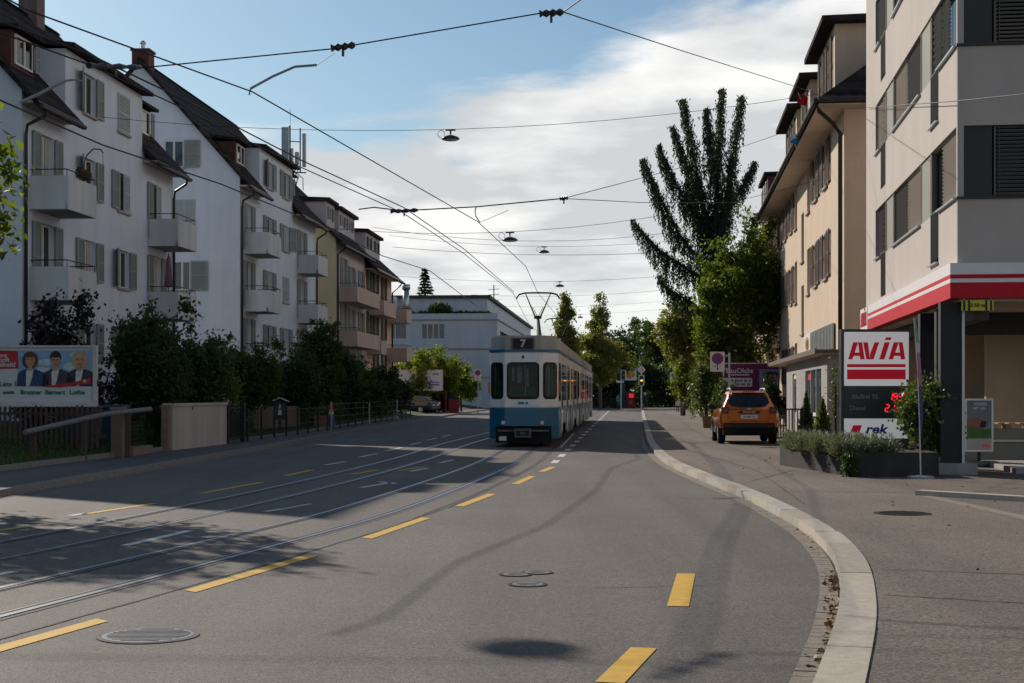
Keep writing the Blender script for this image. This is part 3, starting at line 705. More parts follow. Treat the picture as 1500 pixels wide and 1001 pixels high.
def gable_window(o, yl, w, z0, z1, left=None, right=None, shw=None, glass="glass_b"):
    wn = window(o, 0, w, z0, z1, rec=.03, left=left, right=right, shw=shw, glass=glass, curtain=False)
    wn.location = (-.062, yl, z0); wn.rotation_euler = (0, 0, R(-90))
    return wn

def chimney(roof, x, y, z0, z1, w=.55, pots=2, m="brick"):
    c = MB().box(x - w / 2, x + w / 2, y - w * .45, y + w * .45, z0, z1).box(x - w / 2 - .06, x + w / 2 + .06, y - w * .45 - .06, y + w * .45 + .06, z1, z1 + .1).build("chimney", mat[m], roof)
    q = MB()
    for i in range(pots): q.lathe([(.1, 0), (.1, .3), (.15, .32), (.15, .37), (.04, .48)], (x + (i - (pots - 1) / 2) * .26, y, z1 + .1), 8)
    # pots share the chimney's part
    q2 = q.build("chimney_pot", mat["metal"], roof)

# house nearest on the left
n_ = math.hypot(.074, 1)
def on_line(X0, Y0, h, s): n = math.hypot(h, 1); return X0 + h * s / n, Y0 + s / n
ax, ay = on_line(-14.6, 45.5, .074, -.62)
A, Ar, At, Aze, Azr = villa("white_house", ax, ay, 15.1, 0, "nearest white four storey house with balconies and grey shutters behind the election billboard", (5.05, 6.25), (8.5, 9.75), (1.35, 2.5), (12.45, 13.5), (3.5, 11.25), (.6, 3.05), (11.85, 14.3),
   states={('w', 1, 0): ('open', 'lat'), ('w', 0, 9): ('ajar', 'open'), ('w', 1, 9): ('lat', 'lat'), ('d', 1, 0): ('open', 'lat'), ('w', 0, 0): ('ajar', 'open'), ('w', 1, 1): ('ajar', 'open')}, rd=((.5, 2.3), (11.6, 13.9)))
chimney(Ar, 12.4, 4.7, 15.2, 17.0, .8, 1)
bx, by = on_line(-12.8, 71, .074, -.25)
B, Br, Bt, Bze, Bzr = villa("white_house", bx, by, 17.6, 1.1, "second white house with a broad pale gable wall and a phone antenna on its roof", (5.2, 6.5), (8.9, 10.3), (1.0, 2.1), (13.0, 14.2), (3.85, 11.2), (.75, 3.4), (12.4, 15.1),
   states={('w', 1, 0): ('open', 'ajar'), ('w', 0, 9): ('ajar', 'open'), ('w', 1, 1): ('lat', 'lat')}, rd=((1.2, 3.0), (11.8, 13.6)), zr=16.35)
B["label"] = "second white house with a broad pale gable wall and a phone antenna on its roof"
gable_window(B, 3.62, .95, 12.35, 13.65, right='open', shw=.75); gable_window(B, 3.1, .95, 9.6, 10.85, left='lat', right='lat', shw=.475); gable_window(B, 3.15, .8, 6.55, 7.95, right='open', shw=.8)
chimney(Br, .75, 4.9, Bzr - .7, Bzr + .55, .9, 1, "redwood")
MB().tube([(.02, -.02, Bze - .1), (.02, -.02, 1)], .01).v
# mobile phone antenna on the second house
pt = B.matrix_world
bpy.context.view_layer.update(); pt = B.matrix_world @ Vector((16.4, 1.3, Bze + 2.2))
an = empty("phone_antenna", pt, R(85), "phone mast with three long pale antenna panels on the second white house's roof", "antenna")
MB().tube([(0, 0, -.6), (0, 0, 3.0)], .06, 8).tube([(.3, -.55, .3), (.3, -.55, 2.9)], .04, 8).tube([(0, 0, 2.1), (.3, -.55, 2.1)], .03).tube([(0, 0, 1.2), (.3, -.55, 1.2)], .03).tube([(0, 0, .3), (.3, -.9, .3)], .04).tube([(0.1, 0, 2.9), (0.1, 0, 4.0)], .012).build("mast", mat["gutter"], an)
for (x, y, z0, z1, wd) in ((-.1, .22, .75, 2.9, .46), (.35, -.78, .65, 2.6, .22), (.2, -.38, .75, 1.5, .24), (.1, .0, 1.0, 1.7, .4)):
    bevel(MB().box(x - .1, x + .1, y - wd / 2, y + wd / 2, z0, z1).build("panel", mat["metal"], an), .04)
q = MB()
for i in range(7): q.tube([(rnd.uniform(-.2, .5), rnd.uniform(-.7, .2), .5), (rnd.uniform(-.2, .5), rnd.uniform(-.8, .2), 0), (rnd.uniform(-.1, .5), rnd.uniform(-.7, .2), -.7)], .025, 5)
q.build("cable", mat["wire"], an)

# yellowish house with the mauve street front
cx_, cy_ = on_line(-10.7, 91.7, .074, -.3)
C = empty("yellow_house", (cx_, cy_, 0), house_frame(0, 0, .074, 'L'), "house with a yellow side wall and rounded balconies, third along the left kerb", "house")
def simple_roof(o, Lx, D, ze, zr, roofm, ov=.6, v=.3, xa=0.0):
    tan = (zr - ze) / (D / 2); m = MB(); f = lambda y: ze + .05 + y * tan
    slab(m, xa - v, Lx + v, -ov, D / 2, f); slab(m, xa - v, Lx + v, D / 2, D + ov, lambda y: ze + .05 + (D - y) * tan)
    r = m.build("roof", mat[roofm], o)
    MB().tube([(xa - v, -ov - .05, f(-ov) - .1), (Lx + v, -ov - .05, f(-ov) - .1)], .08, 8).build("gutter", mat["gutter"], o)
    return r, f, tan
def body(o, Lx, D, ze, zr, hs, front, sidem, zb=0, xa=0.0, rec=.15):
    m = MB(); m.holes(xa, Lx, zb, ze, 0, hs, rec, 0)
    for x in (xa, Lx): m.face([(x, 0, zb), (x, D, zb), (x, D, ze), (x, D / 2, zr - .15), (x, 0, ze)], 1)
    m.face([(xa, D, zb), (Lx, D, zb), (Lx, D, ze), (xa, D, ze)], 1)
    return m.build("wall", [mat[front], mat[sidem]], o)
def box_dormer(o, x0, x1, z0, z1, y0, tan, ze, wallm, wins, shm, kind="slat", sh=True, roofm="roof", ovh=.25, wh=None):
    y1 = (z1 - ze) / tan
    m = MB(); m.holes(x0, x1, z0, z1, y0, [(a, b, z0 + .45, z1 - .25) for a, b in wins], .08)
    yb = (z0 - ze) / tan
    for x in (x0, x1): m.face([(x, y0, min(z0, ze + y0 * tan - .1)), (x, y0, z1), (x, y1 + .2, z1)])
    d = m.build("dormer", mat[wallm], o)
    MB().prism([(y0 - ovh, z1 + .001), (y0 - ovh, z1 + .2), (y1 + .5, z1 + .3), (y1 + .5, z1 + .001)], 'x', x0 - ovh, x1 + ovh).build("dormer_roof", mat[roofm], d)
    for a, b in wins: window(o, a, b, z0 + .45, z1 - .25, y=y0, rec=.08, left='open' if sh else None, right='open' if sh else None, shm=shm, shw=(b - a) * .45, sill=False)
    return d
cw = [(2.0, 3.1), (4.8, 6.0), (8.2, 9.2)]
hs = [(a, b, z, z + (2.2 if i == 0 else 1.9)) for z in (7.95, 5.2, 2.4) for i, (a, b) in enumerate(cw)]
body(C, 10.2, 9.4, 11.3, 15.8, hs, "grey_wall", "yellow_wall")
cr_, cf, ct = simple_roof(C, 10.2, 9.4, 11.3, 15.8, "roof")
for h in hs: window(C, *h, left='open', right='open', shm="shutter_g", shw=.55, sill=False, curtain=True)
for z in (7.55, 4.8, 2.0): 
    b_ = balcony(C, .9, 9.4, z, d=1.15, h=.95, m="balc_p")
box_dormer(C, .6, 3.2, 12.0, 13.5, .7, ct, 11.3, "grey_wall", [(1.4, 2.4)], "shutter_g"); box_dormer(C, 4.1, 9.7, 12.0, 13.4, .6, ct, 11.3, "grey_wall", [(4.9, 5.9), (7.4, 8.6)], "shutter_g")
pipe(C, [(.35, -.6, 10.75), (.3, -.5, 10.55), (.2, -.09, 10.2), (.2, -.09, .5)], .06)
chimney(cr_, .6, 3.2, 14.0, 15.9, .75, 1)
dx_, dy_ = on_line(-10.7, 91.7, .074, 10.1)
Dh = empty("pink_house", (dx_, dy_, 0), house_frame(0, 0, .074, 'L'), "small pink house with dark green shutters at the end of the left row", "house")
hs = [(a, b, z, z + 1.75) for z in (8.4, 5.6, 2.8) for (a, b) in ((3.6, 4.8), (7.2, 8.4))] + [(1.0, 1.9, z - .3, z + 1.8) for z in (8.4, 5.6)]
body(Dh, 11.6, 9.4, 10.9, 15.2, hs, "pink_wall", "pink_wall")
dr_, df, dt = simple_roof(Dh, 11.6, 9.4, 10.9, 15.2, "roof", ov=.9)
MB().box(-.1, 11.8, -.88, -.01, 10.15, 10.2).build("eave_board", mat["soffit_c"], Dh)
for h in hs: window(Dh, *h, left='open', right='open', shm="shutter_d", shw=.55)
balcony(Dh, 1.2, 6.6, 7.3, d=1.1, h=1.0, m="balc_p"); balcony(Dh, .6, 2.9, 4.6, d=1.0, h=.9, m="balc_p")
balcony(Dh, 9.2, 11.9, 7.15, d=1.5, h=1.0, m="balc_p"); balcony(Dh, 9.2, 11.9, 4.3, d=1.5, h=1.0, m="balc_p")
box_dormer(Dh, 3.0, 9.2, 11.5, 13.0, .5, dt, 10.9, "grey_wall", [(3.9, 4.9), (7.1, 8.2)], "shutter_d")
pipe(Dh, [(11.7, -.9, 10.1), (11.6, -.5, 9.7), (11.5, -.09, 9.3), (11.5, -.09, .5)], .06)

# white flat-roofed block at the bend
E_ = empty("office_block", (-1.7, 175, 0), house_frame(0, 0, .074, 'L'), "long white flat roofed block with strip windows and a planted terrace at the bend", "building")
m = MB(); E0 = 11.1
m.holes(0, 95, 0, E0, 0, [(4, 60, 6.6, 9.2)], .3)
m.face([(95, 0, 0), (95, 30, 0), (95, 30, E0), (95, 0, E0)]); m.face([(0, 30, 0), (95, 30, 0), (95, 30, E0), (0, 30, E0)])
mm = MB()
m.box(.3, 94, .3, 29.5, E0 - .6, E0 - .4)
# end wall facing the road junction: strip window; local x=0 plane
def end_holes(mb, ys, zs, hs):
    t = MB(); t.holes(ys[0], ys[1], zs[0], zs[1], 0, hs, .25)
    b = len(mb.v); mb.v += [(y, x, z) for (x, y, z) in t.v]; mb.f += [tuple(b + i for i in f) for f in t.f]; mb.m += t.m
eh = [(6.2, 8.9, 8.2, 9.85), (10.7, 16, 8.2, 9.85)]
end_holes(m, (0, 30), (0, E0), eh)
m.build("wall", mat["block_wall"], E_)
for (a, b, c, d) in eh:
    wn = MB().box(.16, .2, a, b, c, d).build("window", mat["glass_b"], E_); q = MB()
    for t in (0, .25, .5, .75, 1): yy_ = a + (b - a) * t; q.box(.09, .16, yy_ - .05, yy_ + .05, c, d)
    q.build("frame", mat["frame"], wn)
wn = MB().box(4, 60, .2, .24, 6.6, 9.2).build("window", mat["glass"], E_); q = MB()
for i in range(20): q.box(4 + i * 2.8, 4.25 + i * 2.8, .1, .2, 6.6, 9.2)
q.build("frame", mat["panel_dark"], wn)
MB().box(3.5, 88, 1.5, 29, E0 - .4, E0 + 2.0).build("penthouse", mat["block_wall"], E_)
MB().box(3.0, 89, 1.1, 17, E0 + 2.0, E0 + 2.35).build("roof", mat["panel_dark"], E_)
MB().box(.9, 3.0, 12.2, 14.6, E0 - .4, E0 + 2.1).build("plant_room", mat["white_wall"], E_)
MB().tube([(1.2, 10.9, E0 - .4), (1.2, 10.9, E0 + 2.9)], .38, 10).tube([(1.2, 10.9, E0 + 2.9), (1.2, 10.9, E0 + 3.5)], .5, 10).build("flue", mat["metal"], E_, smooth=True)
q = MB()
for y_ in range(17, 30, 2): q.tube([(.25, y_, E0), (.25, y_, E0 + 1)], .03, 5)
q.tube([(.25, 16.5, E0 + 1), (.25, 30, E0 + 1)], .03, 5); q.tube([(.25, 16.5, E0 + .5), (.25, 30, E0 + .5)], .02, 5)
q.build("railing", mat["metal"], E_)
q = MB(); q.tube([(30, 3, E0 + 2.3), (30, 3, E0 + 5.5)], .07, 6); 
for z in (3.4, 4.2, 4.9): q.tube([(29.3, 2.2, E0 + z), (30.7, 3.8, E0 + z)], .04, 5)
q.build("aerial", mat["gutter"], E_)
m = MB()
for z_ in (3.6, 6.9, 10.3): m.box(-.14, -.002, -.14, 30, z_, z_ + .16); m.box(-.002, 95, -.14, -.002, z_, z_ + .16)
m.build("ledge", mat["stone"], E_)
P = clump_points([((.8, y_ + .5, E0 - .1), (.6, .9, .45)) for y_ in range(1, 28)] + [((1.0, 6.8, E0 + .5), (.9, 1.5, .9))], 5000, 5)
leaves_obj("planting", P, .4, mat["mid"], E_, 5)

# small things on the nearest house's balconies
bpy.context.view_layer.update(); AM = A.matrix_world
ps = empty("closed_parasol", AM @ Vector((12.1, -.75, 4.7)), 0, "closed mauve parasol standing on the nearest house's farther lower balcony", "parasol")
MB().lathe([(.02, 2.25), (.07, 2.1), (.13, 1.4), (.16, 1.05), (.05, 1.0)], n=9).build("canopy", M("mauve_cloth", (.16, .09, .14), .9, var=.2), ps, smooth=True); MB().tube([(0, 0, 0), (0, 0, 2.3)], .02, 6).build("pole", mat["iron"], ps); MB().lathe([(.2, 0), (.2, .06), (.04, .1)], n=12).build("foot", mat["concrete"], ps)
ha = empty("plant_hook", AM @ Vector((2.2, -1.05, 8.4)), 0, "curved black hook with a hanging chain on the nearest house's top balcony", "hook")
MB().tube([(0, 0, 0), (.02, 0, .4), (.1, .1, .75), (.25, .3, .98), (.42, .5, 1.0), (.48, .58, .9)], .022, 6).tube([(.48, .58, .9), (.48, .58, .35)], .008, 4).build("arm", mat["iron"], ha)
P = clump_points([((.0, .28 * k - .3, .14), (.14, .2, .17)) for k in range(4)], 900, 71); o = leaves_obj("balcony_plant", P, .08, leafmat("dry_plant", (.06, .04, .03), (.16, .10, .07), .3), None, 72, D=None); o.location = AM @ Vector((2.2, -1.05, 8.42)); tag(o, "reddish brown potted plant on the nearest house's top balcony rail", "plant")
# ------------------------------------------------------------------ right side: cream house with the corner shop
FL = 31.5; fx, fy = on_line(11.05, 50, .105, 31.45)
FR = empty("cream_house", (fx, fy, 0), house_frame(0, 0, .105, 'R'), "long cream house with brown shutters, three dormers and a corner shop below", "house")
FD = 11.0; fze = 11.55; ftan = .92
S = lambda a, b: (FL - b, FL - a)          # distance from the near corner -> local x
wc = [S(5.2, 6.4), S(9.0, 10.2)]; wf = [S(21.0, 22.2), S(24.8, 26.0), S(28.0, 29.0)]; stw = S(15.0, 16.3); nic = [S(12.2, 13.5), S(18.5, 19.8)]
hs = []
for z0, z1 in ((9.35, 11.0), (5.95, 7.65)): hs += [(a, b, z0, z1) for a, b in wc + wf]; hs += [(a, b, z0 - .1, z1 + .1) for a, b in nic]
hs += [(a, b, 2.15, 3.9) for a, b in wf[:2]] + [(*nic[1], 2.05, 4.0)]
sth = [(*stw, z, z + 2.1) for z in (7.45, 4.3)]
m = MB(); m.holes(0, FL, 0, fze, 0, hs + sth, .22)
m.face([(0, 0, 0), (0, FD, 0), (0, FD, fze), (0, 0, fze)]); m.face([(FL, 0, 0), (FL, FD, 0), (FL, FD, fze), (FL, 0, fze)]); m.face([(0, FD, 0), (FL, FD, 0), (FL, FD, fze), (0, FD, fze)])
m.build("wall", mat["cream_wall"], FR)
for h in hs:
    nich = h[:2] in nic
    window(FR, *h, rec=.22, left=None if nich else 'open', right=None if nich else 'open', shm="shutter_b", shw=1.0, curtain=nich)
for h in sth: window(FR, *h, rec=.22, glass="glass_b")
# hipped roof with a wide boarded eave
ov = .95; zr = fze + ftan * FD / 2; ze_ = fze - .05
m = MB(); e = [(-ov, -ov), (FL + ov, -ov), (FL + ov, FD + ov), (-ov, FD + ov)]; zl = fze - ov * ftan * .25; hb = FD / 2
rdg = [(hb, hb, zr), (FL - hb, hb, zr)]
m.face([(*e[0], zl), (*e[1], zl), rdg[1], rdg[0]]); m.face([(*e[1], zl), (*e[2], zl), rdg[1]]); m.face([(*e[2], zl), (*e[3], zl), rdg[0], rdg[1]]); m.face([(*e[3], zl), (*e[0], zl), rdg[0]])
for i in range(4): a, b = e[i], e[(i + 1) % 4]; m.face([(*a, zl - .16), (*b, zl - .16), (*b, zl), (*a, zl)])
roofF = m.build("roof", mat["roof"], FR)
MB().box(-ov + .03, FL + ov - .03, -ov + .03, FD + ov - .03, zl - .2, zl - .165).build("eave_board", mat["soffit_c"], FR)
MB().tube([(-ov, -ov - .07, zl - .06), (FL + ov, -ov - .07, zl - .06)], .085, 8).tube([(FL + ov + .07, -ov, zl - .06), (FL + ov + .07, FD + ov, zl - .06)], .085, 8).build("gutter", mat["gutter"], FR)
pipe(FR, [(FL + ov - .1, -ov - .07, zl - .1), (FL + ov - .12, -ov + .05, zl - .4), (FL - .1, -.35, zl - .65), (FL - .03, -.12, zl - 1.0), (FL - .03, -.12, .2)], .075)
for (a, b, wins) in ((4.2, 10.4, [(5.3, 6.4), (8.0, 9.1)]), (13.8, 18.2, [(15.3, 16.5)]), (20.5, 26.8, [(21.7, 22.8), (24.5, 25.6)])):
    a2, b2 = S(a, b)
    box_dormer(FR, a2, b2, 12.15, 15.0, .15, (zr - fze) / hb, fze, "cream_wall", [S(*q) for q in wins], "shutter_b", ovh=.5, sh=True)
# corner shop: awning slab, glazed front, door, louvred sign band
m = MB(); m.box(*S(-.35, 23.9), -.95, -.005, 3.02, 3.14).box(*S(-.35, 23.9), -.99, -.95, 3.0, 3.18)
m.build("shop_canopy", mat["shutter_b"], FR)
MB().box(*S(-.3, 23.8), -.93, -.01, 2.985, 3.018).build("canopy_soffit", mat["soffit_c"], FR)
m = MB(); so_ = S(2.0, 8.2); sd_ = S(12.4, 14.2)
m.holes(*S(.05, 17.5), .05, 2.98, -.55, [(*so_, .75, 2.55), (*sd_, .1, 2.5)], .1)
m.face([(S(.05, 0)[0], -.55, .05), (S(.05, 0)[0], -.01, .05), (S(.05, 0)[0], -.01, 2.98), (S(.05, 0)[0], -.55, 2.98)]); m.face([(S(0, 17.5)[0], -.55, .05), (S(0, 17.5)[0], -.01, .05), (S(0, 17.5)[0], -.01, 2.98), (S(0, 17.5)[0], -.55, 2.98)])
m.build("shop_front", mat["concrete"], FR)
sw_ = MB().box(*so_, -.47, -.455, .75, 2.55).build("shop_window", mat["glass_b"], FR)
q = MB()
for t in (0, .33, .66, 1): xx = so_[0] + (so_[1] - so_[0]) * t; q.box(xx - .04, xx + .04, -.53, -.47, .75, 2.55)
q.build("frame", mat["frame"], sw_); MB().box(so_[0] + .4, so_[0] + 2.0, -.476, -.471, 2.2, 2.42).build("sticker", mat["red"], sw_); MB().box(so_[1] - 1.0, so_[1] - .6, -.476, -.471, .8, .95).box(so_[0] + 2.4, so_[0] + 3.4, -.476, -.471, .85, .98).build("sticker", mat["signwhite"], sw_)
dd = MB().box(*sd_, -.5, -.47, .1, 2.5).build("shop_door", mat["frame"], FR); MB().box(sd_[0] + .3, sd_[1] - .3, -.51, -.501, .9, 2.3).build("pane", mat["glass_b"], dd)
gv = MB(); ga, gb = S(2.7, 10.0)
gv.box(ga, gb, -.05, -.01, 3.25, 4.15, 1)
for i in range(15): xx = ga + (gb - ga) * i / 14; gv.box(xx - .11, xx + .11, -.12, -.052, 3.25, 4.15)
gv.build("louvre_band", [mat["metal"], mat["panel_dark"]], FR)
sg = MB().box(*S(10.8, 13.6), -.12, -.01, 3.3, 4.15).build("shop_sign", mat["signwhite"], FR)
MB().disc((sum(S(10.8, 13.6)) / 2, -.13, 3.72), .9, 'y', .01, 16, 0, .3).build("emblem", M("ochre_sign_paint", (.45, .28, .06), .6), sg)
MB().disc((sum(S(10.8, 13.6)) / 2 + .2, -.14, 3.7), .35, 'y', .01, 6, 0, .22).build("emblem", mat["blackp"], sg)
bpy.context.view_layer.update()
def flag(nm, lx, lz, label, c1, c2):
    p = FR.matrix_world @ Vector((lx, -1.05, lz)); o = empty(nm, p, 0, label, "flag")
    MB().tube([(0, 0, -.2), (-.26, -.1, .40)], .014, 6).build("pole", mat["frame"], o)
    m = MB(); nx = 8
    for i in range(nx):
        for hf in (0, 1):
            def P(u, v): return (-.25 + u * .34 - v * .06, -.1 + .06 * math.sin(u * 8), .36 - v * .34 - u * u * .12 - .03 * math.sin(u * 9 + v * 3))
            u0, u1 = i / nx, (i + 1) / nx
            if c2: top = [P(u0, 0), P(u1, 0), P(u1, 1 - u1), P(u0, 1 - u0)]; bot = [P(u0, 1 - u0), P(u1, 1 - u1), P(u1, 1), P(u0, 1)]
            else: top = [P(u0, 0), P(u1, 0), P(u1, .5), P(u0, .5)]; bot = [P(u0, .5), P(u1, .5), P(u1, 1), P(u0, 1)]
            m.face(top if hf == 0 else bot, hf)
    cl = m.build("cloth", [c1, c2 or c1], o); sol = cl.modifiers.new("t", 'SOLIDIFY'); sol.thickness = .006
    return o
bluef = M("flag_blue", (.04, .22, .55), .7); whitef = M("flag_white", (.7, .7, .72), .7)
flag("flag", FL - 6.0, 11.0, "small blue and white flag leaning out from the cream house gutter", whitef, bluef)
flag("flag", FL - 2.6, 11.8, "small red flag leaning out from the cream house gutter near the hip", mat["red"], None)

# ------------------------------------------------------------------ apartment block over the petrol station
gx, gy = on_line(8.6, 29, .125, 16.0); GL = 16.0
G = empty("apartment_block", (gx, gy, 0), house_frame(0, 0, .125, 'R'), "modern beige apartment block standing on columns above the petrol station forecourt", "building")
SG = lambda a, b: (GL - b, GL - a); GD = 14.0
m = MB(); zb = 3.5; zt = 17.5
holes = []; pan = []
for zs in (5.47, 8.42, 11.37, 14.32):
    zh = zs + 1.37
    holes += [(*SG(.12, 3.42), zs, zh), (*SG(4.9, 9.75), zs, zh), (*SG(11.3, 13.6), zs, zh)]
    holes += [(*SG(2.3, 3.42), zs - 1.05, zs), (*SG(11.3, 12.4), zs - 1.15, zs)]
    pan += [(*SG(3.42, 4.9), zs, zh), (*SG(9.75, 11.3), zs, zh)]
pan += []
m.holes(0, GL, zb, zt, 0, holes + pan, .2)
# camera-facing end wall in the plane x = GL (holes in y/z)
t = MB(); eh = []
for zs in (5.47, 8.42, 11.37, 14.32): eh += [(.12, GD - .3, zs, zs + 1.37)]
t.holes(0, GD, zb, zt, 0, eh, .14)
b = len(m.v); m.v += [(GL - y, x, z) for (x, y, z) in t.v]; m.f += [tuple(b + i for i in f) for f in t.f]; m.m += [1] * len(t.f)
m.face([(0, 0, zb), (0, GD, zb), (0, GD, zt), (0, 0, zt)]); m.face([(0, GD, zb), (GL, GD, zb), (GL, GD, zt), (0, GD, zt)]); m.face([(0, 0, zt), (GL, 0, zt), (GL, GD, zt), (0, GD, zt)])
m.build("wall", [mat["beige_wall"], mat["band_grey"]], G)
for p in pan: MB().box(p[0], p[1], .035, .2, p[2] - .005, p[3] + .005).build("infill_panel", mat["panel_green"], G)
q = MB()
for zs in (5.47, 8.42, 11.37, 14.32):
    pass
    a_ = MB().box(GL - .14, GL - .06, .13, .66, zs + .002, zs + 1.368).build("infill_panel", mat["panel_dark"], G)
def blind_mb(w, h, n, tilt=35):
    b = MB(); 
    for i in range(n): b.obox((w / 2, 0, h * (i + .5) / n), w, .004, h / n * .98, (R(tilt), 0, 0))
    for xx in (.15, w - .15): b.box(xx - .006, xx + .006, -.02, -.012, 0, h)
    return b
def gwin(x0, x1, z0, z1, bl=None, part=None):
    w_ = MB(); f = .06
    w_.box(x0, x0 + f, .13, .19, z0, z1); w_.box(x1 - f, x1, .13, .19, z0, z1); w_.box(x0 + f, x1 - f, .132, .19, z0, z0 + f); w_.box(x0 + f, x1 - f, .132, .19, z1 - f, z1)
    o = w_.build("window", mat["panel_dark"], G); MB().box(x0 + f, x1 - f, .155, .165, z0 + f, z1 - f).build("pane", mat["glass"], o)
    for (a, b_, mm) in bl or ():
        bb = blind_mb(b_ - a, z1 - z0, 17).build("blind", mat[mm], o); bb.location = (a, .08, z0)
    return o
cfg = {5.47: ("blind", "blind_d", "blind", "blind_d"), 8.42: ("blind_d", "blind", "blind_d", "blind"), 11.37: ("blind", "blind_d", "blind", "blind_d"), 14.32: ("blind", "blind", "blind_d", "blind")}
for zs, c in cfg.items():
    zh = zs + 1.37; a, b_ = SG(.12, 3.42)
    w_ = gwin(a + 1.12, b_, zs, zh, [(b_ - 2.1 + .9 if c[0] == "blind_d" else b_ - 2.1, b_ - .06, c[0])] if zs != 8.42 else [(a + 1.2, a + 2.1, "blind_d")])
    gwin(a, a + 1.12, zs - 1.05, zh, [(a + .06, a + 1.06, "blind_d")] if zs == 8.42 else None)
    a, b_ = SG(4.9, 9.75); mid_ = (a + b_) / 2 - .2
    gwin(a, mid_, zs, zh, [(a + .05, mid_ - .05, c[1])]); gwin(mid_, b_, zs, zh, [(mid_ + .05, b_ - .05, c[2])])
    a, b_ = SG(11.3, 13.6); gwin(a, a + 1.2, zs, zh, [(a + .05, a + 1.15, c[3])]); gwin(a + 1.2, b_, zs - 1.15, zh, [(a + 1.25, b_ - .05, c[3])])
    # sills and railings of the tall openings
    s_ = MB()
    for (p0, p1, zz) in ((*SG(.1, 2.3), zs), (*SG(4.85, 9.8), zs), (*SG(12.4, 13.65), zs), (*SG(2.3, 3.45), zs - 1.05)): MB().box(p0, p1, -.07, .13, zz - .035, zz - .004).build("sill", mat["metal"], G)
    for (p0, p1, zz) in ((*SG(2.32, 3.4), zs - 1.05), (*SG(11.32, 12.38), zs - 1.15)):
        n = 11; r_ = MB()
        for i in range(n): xx = p0 + (p1 - p0) * i / (n - 1); r_.box(xx - .012, xx + .012, .0, .03, zz + .08, zs + .02)
        r_.box(p0, p1, -.005, .035, zs + .02, zs + .06); r_.build("railing", mat["panel_dark"], G)
    # end wall window, set behind its blind
    wn = MB().box(GL - .12, GL - .10, .70, GD - .4, zs + .01, zh - .01).build("window", mat["glass"], G)
    bm_ = MB(); n = 18
    for i in range(n):
        zz = zs + 1.37 * (i + .5) / n
        if zs == 8.42 and False: continue
        bm_.obox((GL - .05, 2.7, zz), .062, 3.9, .006, (0, R(40 if zs != 8.42 else 8), 0))
    bm_.box(GL - .055, GL - .045, .78, .80, zs, zh).build("blind", mat["blind_d"], wn)
    MB().box(GL - .1, GL + .05, -.02, GD, zs - .05, zs - .003).build("sill", mat["panel_dark"], G)
# fascia with red and white bands
def fascia():
    m = MB(); o_ = .16; bands = ((4.00, 4.17, 0), (3.915, 4.00, 1), (3.845, 3.915, 0), (3.52, 3.845, 1))
    bands = ((3.955, 4.175, 0), (3.875, 3.955, 1), (3.80, 3.875, 0), (3.50, 3.80, 1))
    for (z0, z1, k) in bands:
        m.box(0, GL + o_, -o_, .02, z0, z1, k); m.box(GL - .02, GL + o_ + .001, .02, GD + 2, z0, z1, k)
    m.box(-.02, 1.9, -o_ - .012, -o_ - .001, 3.505, 4.17, 0)
    return m.build("fascia", [mat["signwhite"], mat["red"]], G)
fa = fascia()
def avia(parent, W, H, mt, loc, rot, name="lettering", italic=.0, t=.012):
    """four heavy capitals A V I A drawn as polygons in a W x H field, the I tall and slanted"""
    m = MB(); u = W / 4.0
    def P(pts, dx): return [(p[0] * u + dx, p[1] * H) for p in pts]
    def addp(pts, dx): m.prism(P(pts, dx), 'y', -t, 0)
    for dx in (0, W - 1.16 * u):
        addp([(0, 0), (.30, 0), (.70, 1), (.36, 1)], dx); addp([(.86, 0), (1.16, 0), (.98, 1), (.705, 1)], dx); addp([(.34, .2), (.84, .2), (.84, .4), (.42, .4)], dx)
    dx = 1.06 * u
    addp([(0, 1), (.32, 1), (.48, 0), (.22, 0)], dx); addp([(.485, 0), (.72, 0), (1.12, 1), (.80, 1), (.485, .34)], dx)
    dx = 2.18 * u
    addp([(0, 0), (.36, 0), (.74, 1), (.38, 1)], dx); addp([(.41, 1.13), (.80, 1.13), (.86, 1.29), (.47, 1.29)], dx)
    o = m.build(name, mt, parent); o.location = loc; o.rotation_euler = rot
    return o
avia(fa, 1.5, .4, mat["red"], (.2, -.178, 3.64), (0, 0, 0))
# soffit, beams, columns, rear walls
MB().box(.1, GL, .05, GD, 3.44, 3.495).build("ceiling", mat["tan_wall"], G)
cl = MB(); m.v
def column(x, y, wx, wy, nm="column"):
    c = MB().box(x - wx / 2, x + wx / 2, y - wy / 2, y + wy / 2, .1, 3.44).build(nm, mat["column"], G)
    MB().box(x - wx / 2 - .0, x + wx / 2 + .03, y + wy / 2, y + wy / 2 + .05, .3, 3.44).build("edge_strip", mat["frame"], c)
    MB().box(x - wx / 2 - .12, x + wx / 2 + .12, y - wy / 2 - .05, y + wy / 2 + .28, .05, .32).build("foot", mat["concrete"], c)
    return c
column(GL - .25, -.1, .3, .40); column(GL - 2.6, .12, .3, .28); column(GL - 4.4, .1, .35, .4); column(2.5, .2, .35, .35)
MB().box(GL - 4.2, GL - 4.0, .3, GD, 2.95, 3.43).box(.4, GL - .3, .35, .65, 3.1, 3.43).build("beam", mat["panel_dark"], G)
MB().box(1.0, 1.25, .5, GD, .05, 3.43).build("rear_wall", mat["tan_wall"], G)
MB().box(GL - 9.3, GL - 9.05, 2.2, GD + 4, .05, 3.43).build("rear_wall", mat["tan_wall"], G)
m = MB(); m.prism([(3.9, 3.43), (4.5, 3.43), (5.6, 0.9), (5.25, .9)], 'x', GL - 4.6, GL - 4.3); m.build("raking_strut", mat["tan_wall"], G)
MB().box(GL - 6.6, GL - 6.3, .9, GD + 3, .05, .86).build("dwarf_wall", mat["panel_green"], G)
